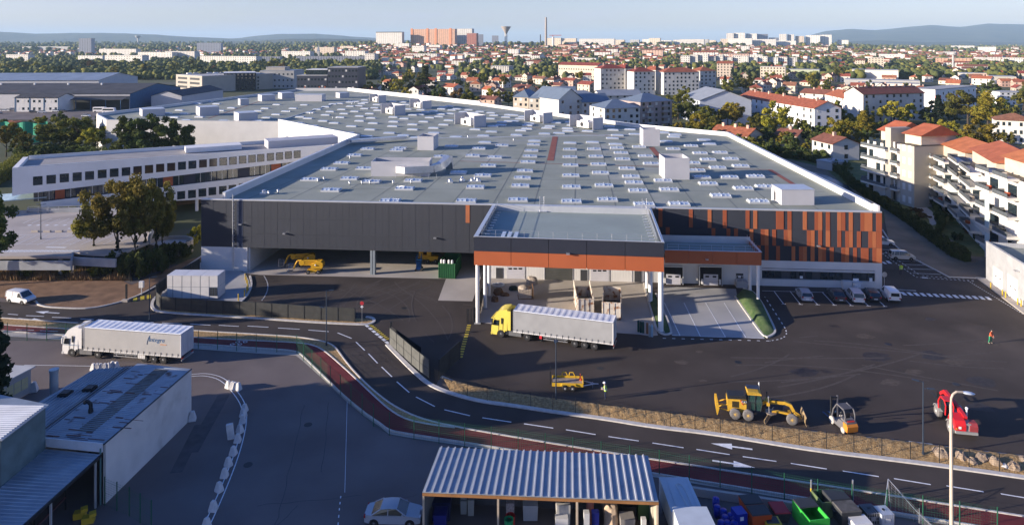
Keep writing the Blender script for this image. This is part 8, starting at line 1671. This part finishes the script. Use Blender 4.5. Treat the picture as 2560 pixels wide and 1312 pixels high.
vm={'w':paint('w',(.6,.6,.6)),'d':paint('d',(.04,.04,.05)),'b':paint('b',(.05,.10,.25)),'s':paint('s',(.35,.36,.38)),'r':paint('r',(.35,.03,.03))}
SM={}
def small_car(p,rz,key,label,group,L_=4.3,Hc=1.45,name='parked_car',cat='car'):
 if(key,L_)not in SM:
  b=MB();b.ext([(-L_/2,.3),(-L_/2,.85),(-L_*.42,.95),(L_*.28,.95),(L_*.48,.75),(L_/2,.3)],-.85,.85);a=b.mesh('body',vm[key]);b=MB();b.loft([[(-L_*.42,-.8,.95),(L_*.24,-.8,.95),(L_*.24,.8,.95),(-L_*.42,.8,.95)],[(-L_*.34,-.66,Hc),(L_*.08,-.66,Hc),(L_*.08,.66,Hc),(-L_*.34,.66,Hc)]]);g=b.mesh('glasshouse',M_glass)
  b=MB();b.box(-L_*.34,-.64,Hc+.002,L_*.08,.64,Hc+.05);rf=b.mesh('roof',vm[key]);b=MB();[b.cyl((x,-.87,.3),(x,.87,.3),.3,.3,10)for x in(-L_*.3,L_*.32)];wl=b.mesh('wheels',M_tyre);SM[(key,L_)]=(a,g,rf,wl)
 t=thing(name,label,cat,tuple(p),rz,group)
 for n,m_ in zip(('body','glasshouse','roof','wheel_set'),SM[(key,L_)]):link(n,m_,t)
for i,(px,py,k,rz)in enumerate([(12,279,'w',0),(33,276,'s',.2),(68,278,'d',0),(84,282,'d',.1),(105,283,'w',.1),(120,278,'s',0),(140,280,'w',0),(158,280,'d',0),(215,292,'w',0),(-5,285,'d',0)]):small_car(T(px,py),rz,k,['white','silver','black','dark','pale','grey','light','charcoal','white','dark'][i]+' car parked along the front of the white annex','cars in front of the industrial halls')
for px,py,l in((250,281,'white minibus left of the other one by the halls'),(273,283,'white coach-like minibus nearest the warehouse wing')):
 p=T(px,py);t=thing('minibus',l,'minibus',tuple(p),0);b=MB();b.ext([(-3.6,.4),(-3.6,3.0),(3.0,3.1),(3.5,1.6),(3.7,1.2),(3.7,.4)],-1.1,1.1);b.build('body',M_white,t);b=MB();b.box(-3.2,-1.13,1.6,2.9,-1.1,2.5);b.build('window_band',M_glass,t)
 for x in(-2.3,2.3):b=MB();b.cyl((x,-1.15,.45),(x,1.15,.45),.45,.45,12);b.build('wheel',M_tyre,t)
for(a_,c_,h_,l)in(((0,338),(118,338),5.5,'long green construction netting at the left edge'),((58,362),(116,352),2.2,'lower green netting strip nearer the trees')):
 A_2,C_2=G(*a_),G(*c_);t=thing('netting',l,'netting',tuple(A_2));b=MB();n=24;secs=[]
 for k in range(n+1):p=A_2 .lerp(C_2,k/n);y=math.sin(k*.9)*.5;secs.append([(p.x,p.y+y,0),(p.x,p.y+y+.05,0),(p.x,p.y+y+.05,h_+math.sin(k*.6)*.4),(p.x,p.y+y,h_+math.sin(k*.6)*.4)])
 b.loft(secs);b.build('cloth',mat('green_netting',(.01,.22,.13),.8,var=.2),t,True)
for px,py,s_ in((30,318,3.2),(58,316,2.2)):lumpy('rubble_heap','rust-red rubble heap behind the green netting' if px==30 else 'smaller orange rubble heap behind the green netting','heap',px,py,14*s_/3,8,s_,mat('rubble_red',(.28,.10,.05),.95,var=.3,scale=.6,bump=.8),77+px)
# --- far blocks
def far(name,label,x0,x1,yb,yt,m,fl,nc,D=None,d_=14,roof='flat',rm=None,cat='apartment block',group=None,rh=2.5):
 if D:zb=tz((x0-CX)/F*D,D);A_=Vector(((x0-CX)/F*D,D,zb-3));B2=Vector(((x1-CX)/F*D,D,zb-3))
 else:A_,B2=T(x0,yb),T(x1,yb);B2 .y=A_.y;B2 .x=(x1-CX)/F*A_.y;B2 .z=A_.z
 if m not in(M_gtow_shade,M_dark):B2 .y=A_.y-.4*(B2 .x-A_.x);B2 .x=(x1-CX)/F*B2 .y
 return bld(name,label,cat,A_,B2,yt,d_,m,roof,rm or M_farg,fl,nc,rh,group,indiv=False,side=True)
M_gtow_shade=mat('grey_and_shaded_tower',(.36,.37,.40),.8,var=.06);M_or4=mat('salmon_render',(.50,.30,.20),.85,var=.08,scale=.1);M_or5=mat('orange_pier',(.52,.22,.11),.8);M_redb=mat('red_brown_render',(.28,.11,.08),.85)  # bluish grey for grey blocks, also shade put into the colour of white ones
for a in[('high_rise','lone grey tower block rising at the far left',197,228,138,97,M_gtow_shade,14,5,None,18),('office_block','dark-windowed slab with white end at the far left',492,552,134,108,M_gtow_shade,7,9,None,18),('apartment_building','long white slab behind the left wood',500,640,165,141,M_farw,5,24,None,14),('apartment_building','white block left of the red-painted one',195,256,156,140,M_farw,4,9,None,16),('apartment_building','white and yellow balconied block with a red middle',262,355,160,139,M_farw,4,14,None,16),('apartment_building','white stepped block behind the red-painted one',248,340,140,123,M_farw,4,12,None,16),('apartment_building','white block with roof lanterns',345,430,150,131,M_farw,5,12,None,16),('apartment_building','pale block between the lantern block and the long slab',412,486,150,129,M_farw,5,10,None,16),('apartment_building','low white block at the far left edge',15,70,152,137,M_farw,3,9,None,14),('apartment_building','bluish low block beyond the left wood',60,175,128,117,M_farg,3,14,None,14),('apartment_building','long grey-lavender slab behind the dark navy office',740,912,160,142,M_gtow_shade,5,26,None,14),('apartment_building','white end tower of the grey-lavender slab',912,936,162,135,M_farw,6,4,None,14),('apartment_building','grey slab left of the yellow tree',640,700,158,143,M_gtow_shade,5,10,None,14),('apartment_building','bright stepped white block above the navy office',863,912,148,128,M_farw,6,8,None,16),('apartment_building','white terraced block left of the small spire',705,775,148,129,M_farw,4,12,None,16),('apartment_building','cream block with reddish roof near the church spire',788,835,140,119,M_cream,5,7,None,14),('apartment_building','pale block with reddish top right of the spire',850,884,128,116,M_cream,4,6,None,14),('apartment_building','two-storey white office under the salmon slab',1030,1060,136,116,M_farw,3,7,None,14),('apartment_building','small white cube block right of the white office',1072,1100,128,113,M_farw,3,6,None,14),('apartment_building','white terraces amid the trees below the salmon slab',1016,1092,150,135,M_farw,4,12,None,12),('apartment_building','long low white hall at the foot of the chimney',1283,1352,150,137,M_farw,2,4,None,22),('apartment_building','white block with balconies far right of the chimney',1438,1490,160,146,M_farw,2,6,None,16),('apartment_building','white block facing the parapet right of the tall poplar',1227,1272,190,166,M_farw,5,8,None,16)]:far(*a)
tw_=far('high_rise','pale slab tower with dark top storey left of the salmon slab',940,1005,112,81,M_farw,15,12,2450,16)
b=MB();b.box(-.3,-.3,tw_[2]-2,tw_[1]+.3,0,tw_[2]+.8);b.build('top_storey',M_dark,tw_[0])
tw_=far('high_rise','huge salmon slab with orange piers on the hill',1027,1137,114,74,M_or4,18,22,2450,18)
for q in(.0,.36,.55,.88):b=MB();b.box(tw_[1]*q,-1.5,0,tw_[1]*q+9,0,tw_[2]+3);b.build('orange_pier',M_or5,tw_[0])
for a in[('high_rise','grey-white slab joined to the right of the salmon slab',1137,1180,110,73,M_farw,18,8,2470,18),('high_rise','red-brown tower in front of the grey-white slab',1167,1191,114,84,M_redb,14,4,2350,16),('high_rise','small bluish tower right of the red-brown one',1192,1208,108,87,M_gtow_shade,10,3,2600,16),('high_rise','small distant grey block left of the water tower',1230,1246,106,90,M_gtow_shade,6,3,2900,16),('apartment_building','pale brick-coloured block at the foot of the tall chimney',1368,1402,112,96,M_cream,6,6,2500,14),('apartment_building','long cream terrace on the ridge right of the chimney',1384,1440,112,97,M_cream,5,10,2550,14),('apartment_building','long whitish terrace on the ridge with reddish roofs',1448,1536,112,98,M_farw,5,16,2600,14)]:far(*a)
rg=random.Random(12);x=1538;i=0
while x<1815:
 w_=rg.uniform(16,30);far('apartment_building',['white','pale','cream','tall white','low white'][i%5]+' slab in the long white ridge-line estate',x,x+w_,110,99+rg.uniform(-3.5,4),rg.choice((M_farw,M_farw,M_cream,M_farg)),rg.randint(6,9),max(3,int(w_/5)),2700+rg.uniform(-100,100),16,group='white slabs of the ridge-line estate');x+=w_+rg.uniform(-2,14);i+=1
for x0,x1,yt,m,l in[(1816,1834,84,M_farw,'leftmost tall white tower of the hilltop estate'),(1835,1862,83,M_farw,'wide white tower of the hilltop estate'),(1864,1892,85,M_farw,'third white tower of the hilltop estate'),(1893,1920,86,M_gtow_shade,'blue-shaded white tower of the hilltop estate'),(1925,1947,95,M_gtow_shade,'pinkish lower tower beside the twin towers'),(1948,1966,86,M_farw,'left twin tower with a dark side'),(1968,1985,87,M_farw,'right twin tower with a dark side'),(1988,2010,91,M_cream,'cream slab right of the twin towers'),(2014,2050,89,M_farw,'white tower with a shaded notch'),(2051,2079,88,M_farw,'white tower with a brown recess'),(2093,2121,101,M_farw,'striped low office tower right of the tall ones')]:far('high_rise',l,x0,x1,114,yt,m,16,max(3,int((x1-x0)/6)),3000,16)
for x0,x1,yt in((1820,1880,97),(1875,1940,99),(1935,1990,103),(1700,1760,99),(1995,2050,113),(2055,2110,115)):far('apartment_building','low white slab below the hilltop towers, '+{1820:'far left',1875:'under the blue-shaded tower',1935:'under the twin towers',1700:'left of the tree clump',1995:'near the shaded tower',2055:'beside the striped office tower'}[x0],x0,x1,118,yt,M_farw,5,12,2650,14)
x=1702;i=0
for seg,(y0_,y1_)in(((1702,1905),(164,136)),((1850,2042),(166,140))):
 x=seg[0];
 while x<seg[1]:
  w_=rg.uniform(18,26);far('apartment_building','white stepped slab, '+['first','second','third','fourth','fifth','sixth','seventh','eighth','ninth','tenth'][i%10]+' from the left in the '+('front' if seg[0]<1800 else 'rear')+' row behind the red-roofed towers',x,x+w_,y0_,y1_+rg.uniform(-2,6)+(x-seg[0])*.04,M_farw,5,4,None,14,group='white stepped slabs');x+=w_+.5;i+=1
for a in[('hall','pale green flat hall',1938,2048,192,174,mat('pale_green_wall',(.42,.45,.30),.8),0,0,None,26),('hall','white industrial shed with blank front right of the yellow house',2162,2246,200,176,M_farw,0,0,None,30),('hall','white gabled shed beside the blank white one',2130,2160,196,175,M_farw,0,0,None,30),('hall','long low shed with maroon roof',2112,2300,212,200,M_farg,0,0,None,24),('hall','flat pale shed with blue-grey roof in front of the maroon one',2145,2300,222,208,M_farw,0,0,None,20),('hall','cream long block with salmon stripes near the smokestack',2340,2430,164,146,M_or4,4,10,None,16),('hall','white low hall right of the wood',2198,2262,150,136,M_farw,2,8,None,20),('apartment_building','white block left of the town centre right side',2130,2190,146,133,M_farw,3,8,None,14),('hall','green-roofed long school building',2350,2390,140,130,M_farg,2,6,None,14),('apartment_building','white cube block at the far right',2446,2490,134,118,M_farw,4,6,None,14),('apartment_building','white double block at the far right horizon',2378,2436,126,115,M_farw,4,8,None,14),('apartment_building','long white house row at the right edge',2508,2558,162,145,M_farw,3,8,None,14),('apartment_building','white long house near the salmon-striped block',2440,2480,160,145,M_farw,3,8,None,14),('hall','beige gabled hall at the right edge',2476,2540,206,192,M_taup,0,0,None,30),('hall','low white warehouse near the smokestack base',2400,2450,196,184,M_farw,0,0,None,30),('hall','low white warehouse left of the smokestack',2330,2380,192,182,M_farw,0,0,None,30)]:far(*a)
bld('apartment_building','long two-storey row with red roof in the middle distance','apartment block',T(1396,196),T(1494,200),158+4,14,M_cream,'gable',M_tile,2,16,3,indiv=False)
# --- towers, chimneys, crane
def tower(label,px,D,ytop,parts,name,cat):
 X=(px-CX)/F*D;zb=tz(X,D)-2;t=thing(name,label,cat,(X,D,zb));Hh=H-(ytop-HZ)*D/F-zb
 for n,prf,m in parts:
  b=MB();b.loft([[(r*math.cos(a),r*math.sin(a),z*Hh)for a in np.linspace(0,2*math.pi,20,endpoint=False)]for z,r in prf]);b.build(n,m,t,smooth='auto')
 return t,Hh
M_conc2=mat('tower_concrete',(.34,.29,.25),.9,var=.1)
t,Hh=tower('dark concrete water tower with a funnel top on the hill',1265,2500,67,[('tank',[(.62,3.5),(.74,7),(.97,17.5),(1.0,18),(1.0,15)],M_conc2)],'water_tower','water tower')
for k in range(8):a=k*math.pi/4;b=MB();b.cyl((4*math.cos(a),4*math.sin(a),0),(4*math.cos(a),4*math.sin(a),Hh*.7),.9,.9,6);b.build('leg',M_farw,t)
tower('small pale water tower against the left hills',345,4200,90,[('stem',[(0,5),(.6,4.5),(.75,7)],M_farw),('tank',[(.75,7),(.9,16),(1,16.5)],M_farg)],'water_tower','water tower')
tower('very tall slender brown chimney standing in the middle of the town',1365,2300,44,[('stack',[(0,4.6),(.5,3.8),(1,3.2)],M_conc2)],'chimney','chimney')
tower('short thin dark chimney left of the tall one',1351,2600,87,[('stack',[(0,2.2),(1,1.8)],M_dark)],'chimney','chimney')
tower('white stub chimney right of the tall one',1383,2300,93,[('stack',[(0,3.6),(1,3.6)],M_farw)],'chimney','chimney')
tower('pale lattice mast with a box top on the right side of the town',2383,950,132,[('mast',[(0,1.6),(1,1.3)],M_farg),('top_box',[(.9,4.5),(.99,4.5)],M_farg)],'mast','mast')
tower('white cylindrical silo near the right edge',2481,560,200,[('tank',[(0,3),(.95,3),(1,1)],M_farw)],'silo','silo')
X=(1382-CX)/F*2700;t=thing('tower_crane','pink tower crane right of the tall chimney','crane',(X,2700,30));mc=mat('crane_pink',(.60,.15,.13),.6);b=MB();b.box(-1.2,-1.2,0,1.2,1.2,45);b.build('mast',mc,t);b=MB();b.box(-14,-1,42,34,1,44.5);b.build('jib',mc,t)
p=T(1238,142);t=thing('tower_crane','yellow crane mast left of the small white houses','crane',tuple(p));b=MB();b.box(-1.2,-1.2,0,1.2,1.2,26);b.build('mast',mat('crane_yellow',(.55,.30,.02),.6),t)
p=T(796,142);t=thing('church','small pale church spire in the left middle distance','church',tuple(p));b=MB();b.box(-3,-3,0,3,3,14);b.build('tower',M_farw,t);b=MB();b.loft([[(-3.2,-3.2,14),(3.2,-3.2,14),(3.2,3.2,14),(-3.2,3.2,14)],[(-.1,-.1,32),(.1,-.1,32),(.1,.1,32),(-.1,.1,32)]]);b.build('spire',M_zinc,t)
# --- individual houses scattered in the town (each its own object, walls + roof)
LM=[(1365,70,'tall chimney'),(1265,90,'funnel water tower'),(1080,95,'salmon slab'),(1640,200,'red-roofed white towers'),(1950,250,'long orange-roofed slab'),(1063,200,'tall poplar'),(820,200,'navy office'),(1870,150,'white stepped slabs'),(2383,160,'lattice mast'),(1990,183,'pale green hall'),(2240,270,'brown-roofed white slab'),(1450,190,'long red-roofed row'),(2220,190,'white industrial shed'),(1480,260,'blue-roofed cluster'),(2100,100,'striped office tower'),(1240,180,'white block by the poplar'),(310,150,'red-painted white block'),(212,115,'lone grey tower'),(570,155,'long white slab'),(120,196,'pale blue hall roof'),(500,200,'beige car park'),(700,150,'yellow autumn tree'),(2385,245,'red and white building'),(2230,330,'balconied taupe block'),(2058,365,'white gabled cottage'),(1820,340,'three-chimney brown roof'),(2420,350,'stepped white apartments'),(60,320,'green netting'),(200,330,'olive tree row'),(1965,345,'cream cottage'),(1700,290,'blue-walled gable house'),(2540,320,'wide brown roof'),(400,232,'grey gabled shed')]
HM={}
def house_mesh(k):
 if k in HM:return HM[k]
 w_,d_,h_,hip,two=[(9,8,5.5,0,1),(12,8,3.4,0,0),(8,8,6,1,1),(14,9,5.6,0,1),(10,9,3.2,1,0),(7,9,6.2,2,1)][k]
 b=MB();b.box(-w_/2,-d_/2,-2.5,w_/2,d_/2,h_);
 if hip==0:
  for s in(-1,1):b.add([(s*w_/2,-d_/2,h_),(s*w_/2,d_/2,h_),(s*w_/2,0,h_+2.0)],[(0,1,2)if s>0 else(2,1,0)])
 elif hip==2:
  for s in(-1,1):b.add([(-w_/2,s*d_/2,h_),(w_/2,s*d_/2,h_),(0,s*d_/2,h_+2.4)],[(0,1,2)if s<0 else(2,1,0)])
 wv,wf=b.v,b.f;o=.5;b2=MB()
 if hip==0:b2 .add([(-w_/2-o,-d_/2-o,h_-.2),(w_/2+o,-d_/2-o,h_-.2),(w_/2+o,0,h_+2.2),(-w_/2-o,0,h_+2.2),(-w_/2-o,d_/2+o,h_-.2),(w_/2+o,d_/2+o,h_-.2)],[(0,1,2,3),(3,2,5,4)])
 elif hip==2:b2 .add([(-w_/2-o,-d_/2-o,h_-.2),(-w_/2-o,d_/2+o,h_-.2),(0,d_/2+o,h_+2.6),(0,-d_/2-o,h_+2.6),(w_/2+o,-d_/2-o,h_-.2),(w_/2+o,d_/2+o,h_-.2)],[(0,3,2,1),(3,4,5,2)])
 else:b2 .add([(-w_/2-o,-d_/2-o,h_-.05),(w_/2+o,-d_/2-o,h_-.05),(w_/2+o,d_/2+o,h_-.05),(-w_/2-o,d_/2+o,h_-.05),(-w_*.12,0,h_+2.2),(w_*.12,0,h_+2.2)],[(0,1,5,4),(1,2,5),(2,3,4,5),(3,0,4)])
 b3=MB()
 for j in range(2 if two else 1):
  for i in range(3):x=-w_/2+w_*(i+.5)/3;z=.9+j*2.7;b3 .box(x-.5,-d_/2-.06,z,x+.5,-d_/2-.01,z+1.3)
  for i in range(2):y=-d_/2+d_*(i+.5)/2;z=.9+j*2.7;b3 .box(-w_/2-.06,y-.45,z,-w_/2-.01,y+.45,z+1.3);b3 .box(w_/2+.01,y-.45,z,w_/2+.06,y+.45,z+1.3)
 b4=MB();b4 .box(w_*.2,-.4,h_+.8,w_*.2+.8,.4,h_+3.0)
 ms=[]
 for wm2 in(M_cream,M_farw,M_pink):ms.append(b.mesh('walls',wm2))
 rs_=[b2 .mesh('roof',m_)for m_ in(M_tile,M_tiled,M_tileb)]
 HM[k]=(ms,rs_,b3 .mesh('window',M_glass),b4 .mesh('chimney',M_pink),max(w_,d_));return HM[k]
def clear(X,Y,r):
 for(ax,ay,bx,by,dp)in FOOT:
  dx,dy=bx-ax,by-ay;L2=math.hypot(dx,dy);u=((X-ax)*dx+(Y-ay)*dy)/L2;v=(-(X-ax)*dy+(Y-ay)*dx)/L2
  if-r<u<L2+r and-r<v<dp+r:return False
 return True
WPOLY=[(p.x,p.y)for p in roofp]
TOWNBLOCKS=0
def inwh(X,Y,mrg=14):
 n=len(WPOLY);ins=False;j=n-1
 for i in range(n):
  xi,yi=WPOLY[i];xj,yj=WPOLY[j]
  if(yi>Y)!=(yj>Y)and X<(xj-xi)*(Y-yi)/(yj-yi)+xi:ins=not ins
  j=i
 if ins:return True
 for i in range(n):
  a=Vector(WPOLY[i]);c=Vector(WPOLY[(i+1)%n]);d=c-a;t_=max(0,min(1,(Vector((X,Y))-a).dot(d)/max(d.length_squared,1e-6)))
  if(Vector((X,Y))-(a+d*t_)).length<mrg:return True
 return False
HS=[];rg=random.Random(101)
wname=['cream','white','pinkish'];rname=['red','brown','orange']
def desc(px,py,base):
 l=min(LM,key=lambda q:(q[0]-px)**2+((q[1]-py)*2.2)**2);dx,dy=px-l[0],py-l[1]
 rel=('left of' if dx<0 else 'right of')if abs(dx)>2.2*abs(dy)else('beyond' if dy<0 else 'in front of');far_='' if abs(dx)+2*abs(dy)<90 else 'far '
 return ' '.join(f'{base}, {far_}{rel} the {l[2]}'.split()[:16])
def house(px,py,scale=1.0):
 p=T(px,py)
 if p.y<330 or not clear(p.x,p.y,6)or inwh(p.x,p.y):return False
 for q in HS:
  if abs(q[0]-p.x)<13*scale and abs(q[1]-p.y)<15*scale:return False
 HS.append((p.x,p.y));k=rg.randrange(6);ms,rs_,wn,ch,_=house_mesh(k);wi=rg.choice((0,0,1,1,2));ri=rg.choice((0,0,1,1,2));g=round(px/40),round(py/12)
 t=thing('house',desc(px,py,f'{["gabled two-storey","low long gabled","two-storey hip-roofed","large gabled","low hip-roofed","narrow front-gabled"][k]} {wname[wi]} house with {rname[ri]} roof'),'house',tuple(p),rg.uniform(-1.0,-.15)+(math.pi/2 if rg.random()<.3 else 0),'houses of the town');t.scale=(scale*rg.uniform(.9,1.15),)*3
 link('walls',ms[wi],t);link('roof',rs_[ri],t)
 if p.y<1100:o_=link('window',wn,t);o_['kind']='stuff'
 if p.y<800:link('chimney',ch,t)
 return True
for _ in range(400):
 if TOWNBLOCKS>=46:break
 px=rg.uniform(930,2600);py=rg.uniform(124,205)if rg.random()<.8 else rg.uniform(120,150);w_=rg.uniform(16,52)*(.5+py/260);p=T(px,py);q=T(px+w_,py)
 if not all(clear(v.x,v.y,14)for v in(p,q,p.lerp(q,.5)))or inwh(p.x,p.y,30)or inwh(q.x,q.y,30):continue
 hh=rg.choice((7,9,12,15,18));k=rg.randrange(4);tl=rg.random()<.55;TOWNBLOCKS+=1
 far('apartment_building',desc(px,py,f'{["cream","white","pale grey","pinkish"][k]} {"tile-roofed" if tl else "flat-roofed"} {"low" if hh < 10 else "mid-rise" if hh < 16 else "tall"} block'),px,px+w_,py,HZ+F*(H-p.z-hh)/p.y,[M_cream,M_farw,M_farw,M_pink][k],max(2,int(hh/3)),max(4,int(w_/7)),None,12,'gable' if tl else 'flat',rg.choice((M_tile,M_tiled))if tl else M_farg,group='mid-size blocks scattered in the town')
n=0
for _ in range(2600):
 if n>=290:break
 u=rg.random()
 if u<.60:px=rg.uniform(1130,2620);py=126+(rg.random()**.9)*120
 elif u<.80:px=rg.uniform(900,1500);py=rg.uniform(135,270)
 elif u<.95:px=rg.uniform(1780,2640);py=rg.uniform(128,210)
 else:px=rg.uniform(1130,2200);py=rg.uniform(116,130)
 if px>1480 and px<1800 and 205<py<250:continue
 if house(px,py):n+=1
rs=np.random.RandomState(8);HV={0:[],1:[]};W3,R3=MB(),MB()
for _ in range(4200):
 px=rs.uniform(900,2700)if rs.rand()<.85 else rs.uniform(-50,900);py=114+abs(rs.normal(0,1))*18+rs.rand()*10
 if px<900:py=rs.uniform(118,140)
 p=T(px,py)
 if p.y<950 or p.y>5200 or not clear(p.x,p.y,8):continue
 w_,d_,h_=rs.uniform(8,18),rs.uniform(7,10),rs.uniform(3,6.5)+(rs.rand()<.08)*6;a=rs.uniform(-1.0,-.1);o=len(W3 .v);W3 .cbox(p.x,p.y,p.z-1.5,w_,d_,h_+1.5,a)
 c_,s_=math.cos(a),math.sin(a);f=lambda x,y,z:(p.x+x*c_-y*s_,p.y+x*s_+y*c_,z);z=p.z+h_
 R3 .add([f(-w_/2-.4,-d_/2-.4,z),f(w_/2+.4,-d_/2-.4,z),f(w_/2+.4,0,z+2.2),f(-w_/2-.4,0,z+2.2),f(-w_/2-.4,d_/2+.4,z),f(w_/2+.4,d_/2+.4,z)],[(0,1,2,3),(3,2,5,4),(0,3,4),(1,5,2)])
o=W3 .build('distant_suburb',M_farw);tag(o,'hazy mass of far white and cream house walls across the plain','suburb',None,'stuff')
o=R3 .build('distant_rooftops',M_tile);tag(o,'hazy mass of far reddish roofs across the plain','rooftops',None,'stuff')
# --- trees of the town
rg=random.Random(55);TS=[]
def okt(p,r):
 if not clear(p.x,p.y,1.5)or inwh(p.x,p.y,6):return False
 for q in HS:
  if abs(q[0]-p.x)<7 and abs(q[1]-p.y)<7:return False
 for q in TS:
  if(q[0]-p.x)**2+(q[1]-p.y)**2<r*r:return False
 return True
n=0;keys=['olive']*5+['dark']*4+['yellow']*3+['brown']+['conifer']
for _ in range(9000):
 if n>=165:break
 u=rg.random()
 if u<.30:px,py=rg.uniform(-40,900),rg.uniform(150,206)
 elif u<.55:px,py=rg.uniform(895,1500),rg.uniform(150,285)
 elif u<.85:px,py=rg.uniform(1480,2620),rg.uniform(155,260)
 else:px,py=rg.uniform(1700,2620),rg.uniform(240,330)
 if 1280<px<1700 and py>238:continue
 if px<640 and py>196:continue
 p=T(px,py)
 if p.y>1100 or not okt(p,7):continue
 if 1498<px<1795 and 222<py<250:continue
 TS.append((p.x,p.y));k=rg.choice(keys);h=rg.uniform(6.5,13)if k!='conifer' else rg.uniform(9,15)
 if px<900:h=rg.uniform(11,17)
 tree(k,p,h,desc(px,py,f'{DESC[k]} {"conifer" if k == "conifer" else "tree"} of {"large" if h > 11 else "medium" if h > 8.5 else "small"} size'),'trees among the houses',rg.uniform(.95,1.35));n+=1
for px,py,q,k in GAPP:
 p=T(px,py)
 if not okt(p,4)or(px>1900 and py>392):continue
 TS.append((p.x,p.y));tree(k,p,3.2+q*4.5,desc(px,py,f'{DESC[k]} garden {"tree" if q > .5 else "bush"} of {"modest" if q > .5 else "low"} size'),'garden trees behind the parapet',rg.uniform(1.1,1.6))
def blob(r):
 n_,m_=7,4;vs_=[]
 for j in range(m_+1):
  t_=math.pi*j/m_
  for i in range(n_):a=2*math.pi*i/n_+j*.4;q=r.uniform(.72,1.25);vs_.append((math.sin(t_)*math.cos(a)*q,math.sin(t_)*math.sin(a)*q,math.cos(t_)*q))
 fs_=[(j*n_+i,(j+1)*n_+i,(j+1)*n_+(i+1)%n_,j*n_+(i+1)%n_)for j in range(m_)for i in range(n_)]
 return np.array(vs_),np.array(fs_)
rs=np.random.RandomState(31);BL=[blob(rs)for _ in range(12)]
acc={0:([],[],0),1:([],[],0),2:([],[],0)}
for _ in range(8200):
 u=rs.rand()
 if u<.30:px,py=rs.uniform(-120,950),rs.uniform(128,200)
 elif u<.45:px,py=rs.uniform(-120,1000),rs.uniform(107,130)
 elif u<.80:px,py=rs.uniform(900,2750),112+abs(rs.normal(0,1))*26
 else:px,py=rs.uniform(1150,2750),rs.uniform(120,200)
 p=T(px,py)
 if p.y<620 or p.y>6800 or inwh(p.x,p.y,6)or not clear(p.x,p.y,2):continue
 if p.y<1100 and any(abs(q[0]-p.x)<8 and abs(q[1]-p.y)<8 for q in HS):continue
 s=rs.uniform(3.5,7.5)*(1 if p.y<2500 else 1.6);k=rs.choice(3,p=[.42,.50,.08]);nb_=3 if p.y<1800 else 1
 for q in range(nb_):
  v,f=BL[rs.randint(12)];off_=rs.normal(0,s*.45,3)if nb_>1 else np.zeros(3);ss_=s*(.7 if nb_>1 else 1)
  a=acc[k];vv=v*np.array([ss_,ss_,ss_*.85])+np.array([p.x+off_[0],p.y+off_[1],p.z+s*.75+off_[2]*.4]);a[0].append(vv);a[1].append(f+a[2]);acc[k]=(a[0],a[1],a[2]+len(vv))
for k,nm,l in((0,'distant_wood','mass of far olive tree crowns between the houses'),(1,'distant_wood','mass of far dark green tree crowns'),(2,'distant_wood','mass of far yellow-green tree crowns')):
 v=np.concatenate(acc[k][0]);f=np.concatenate(acc[k][1]);me=bpy.data.meshes.new(nm);n=len(f);me.vertices.add(len(v));me.vertices.foreach_set('co',v.ravel());me.loops.add(4*n);me.loops.foreach_set('vertex_index',f.ravel());me.polygons.add(n);me.polygons.foreach_set('loop_start',np.arange(n)*4);me.polygons.foreach_set('loop_total',np.full(n,4));me.update();me.validate();me.materials.append([M_wd0,M_wd1,M_wd2][k]);o=link(nm,me);tag(o,l,'wood',None,'stuff')
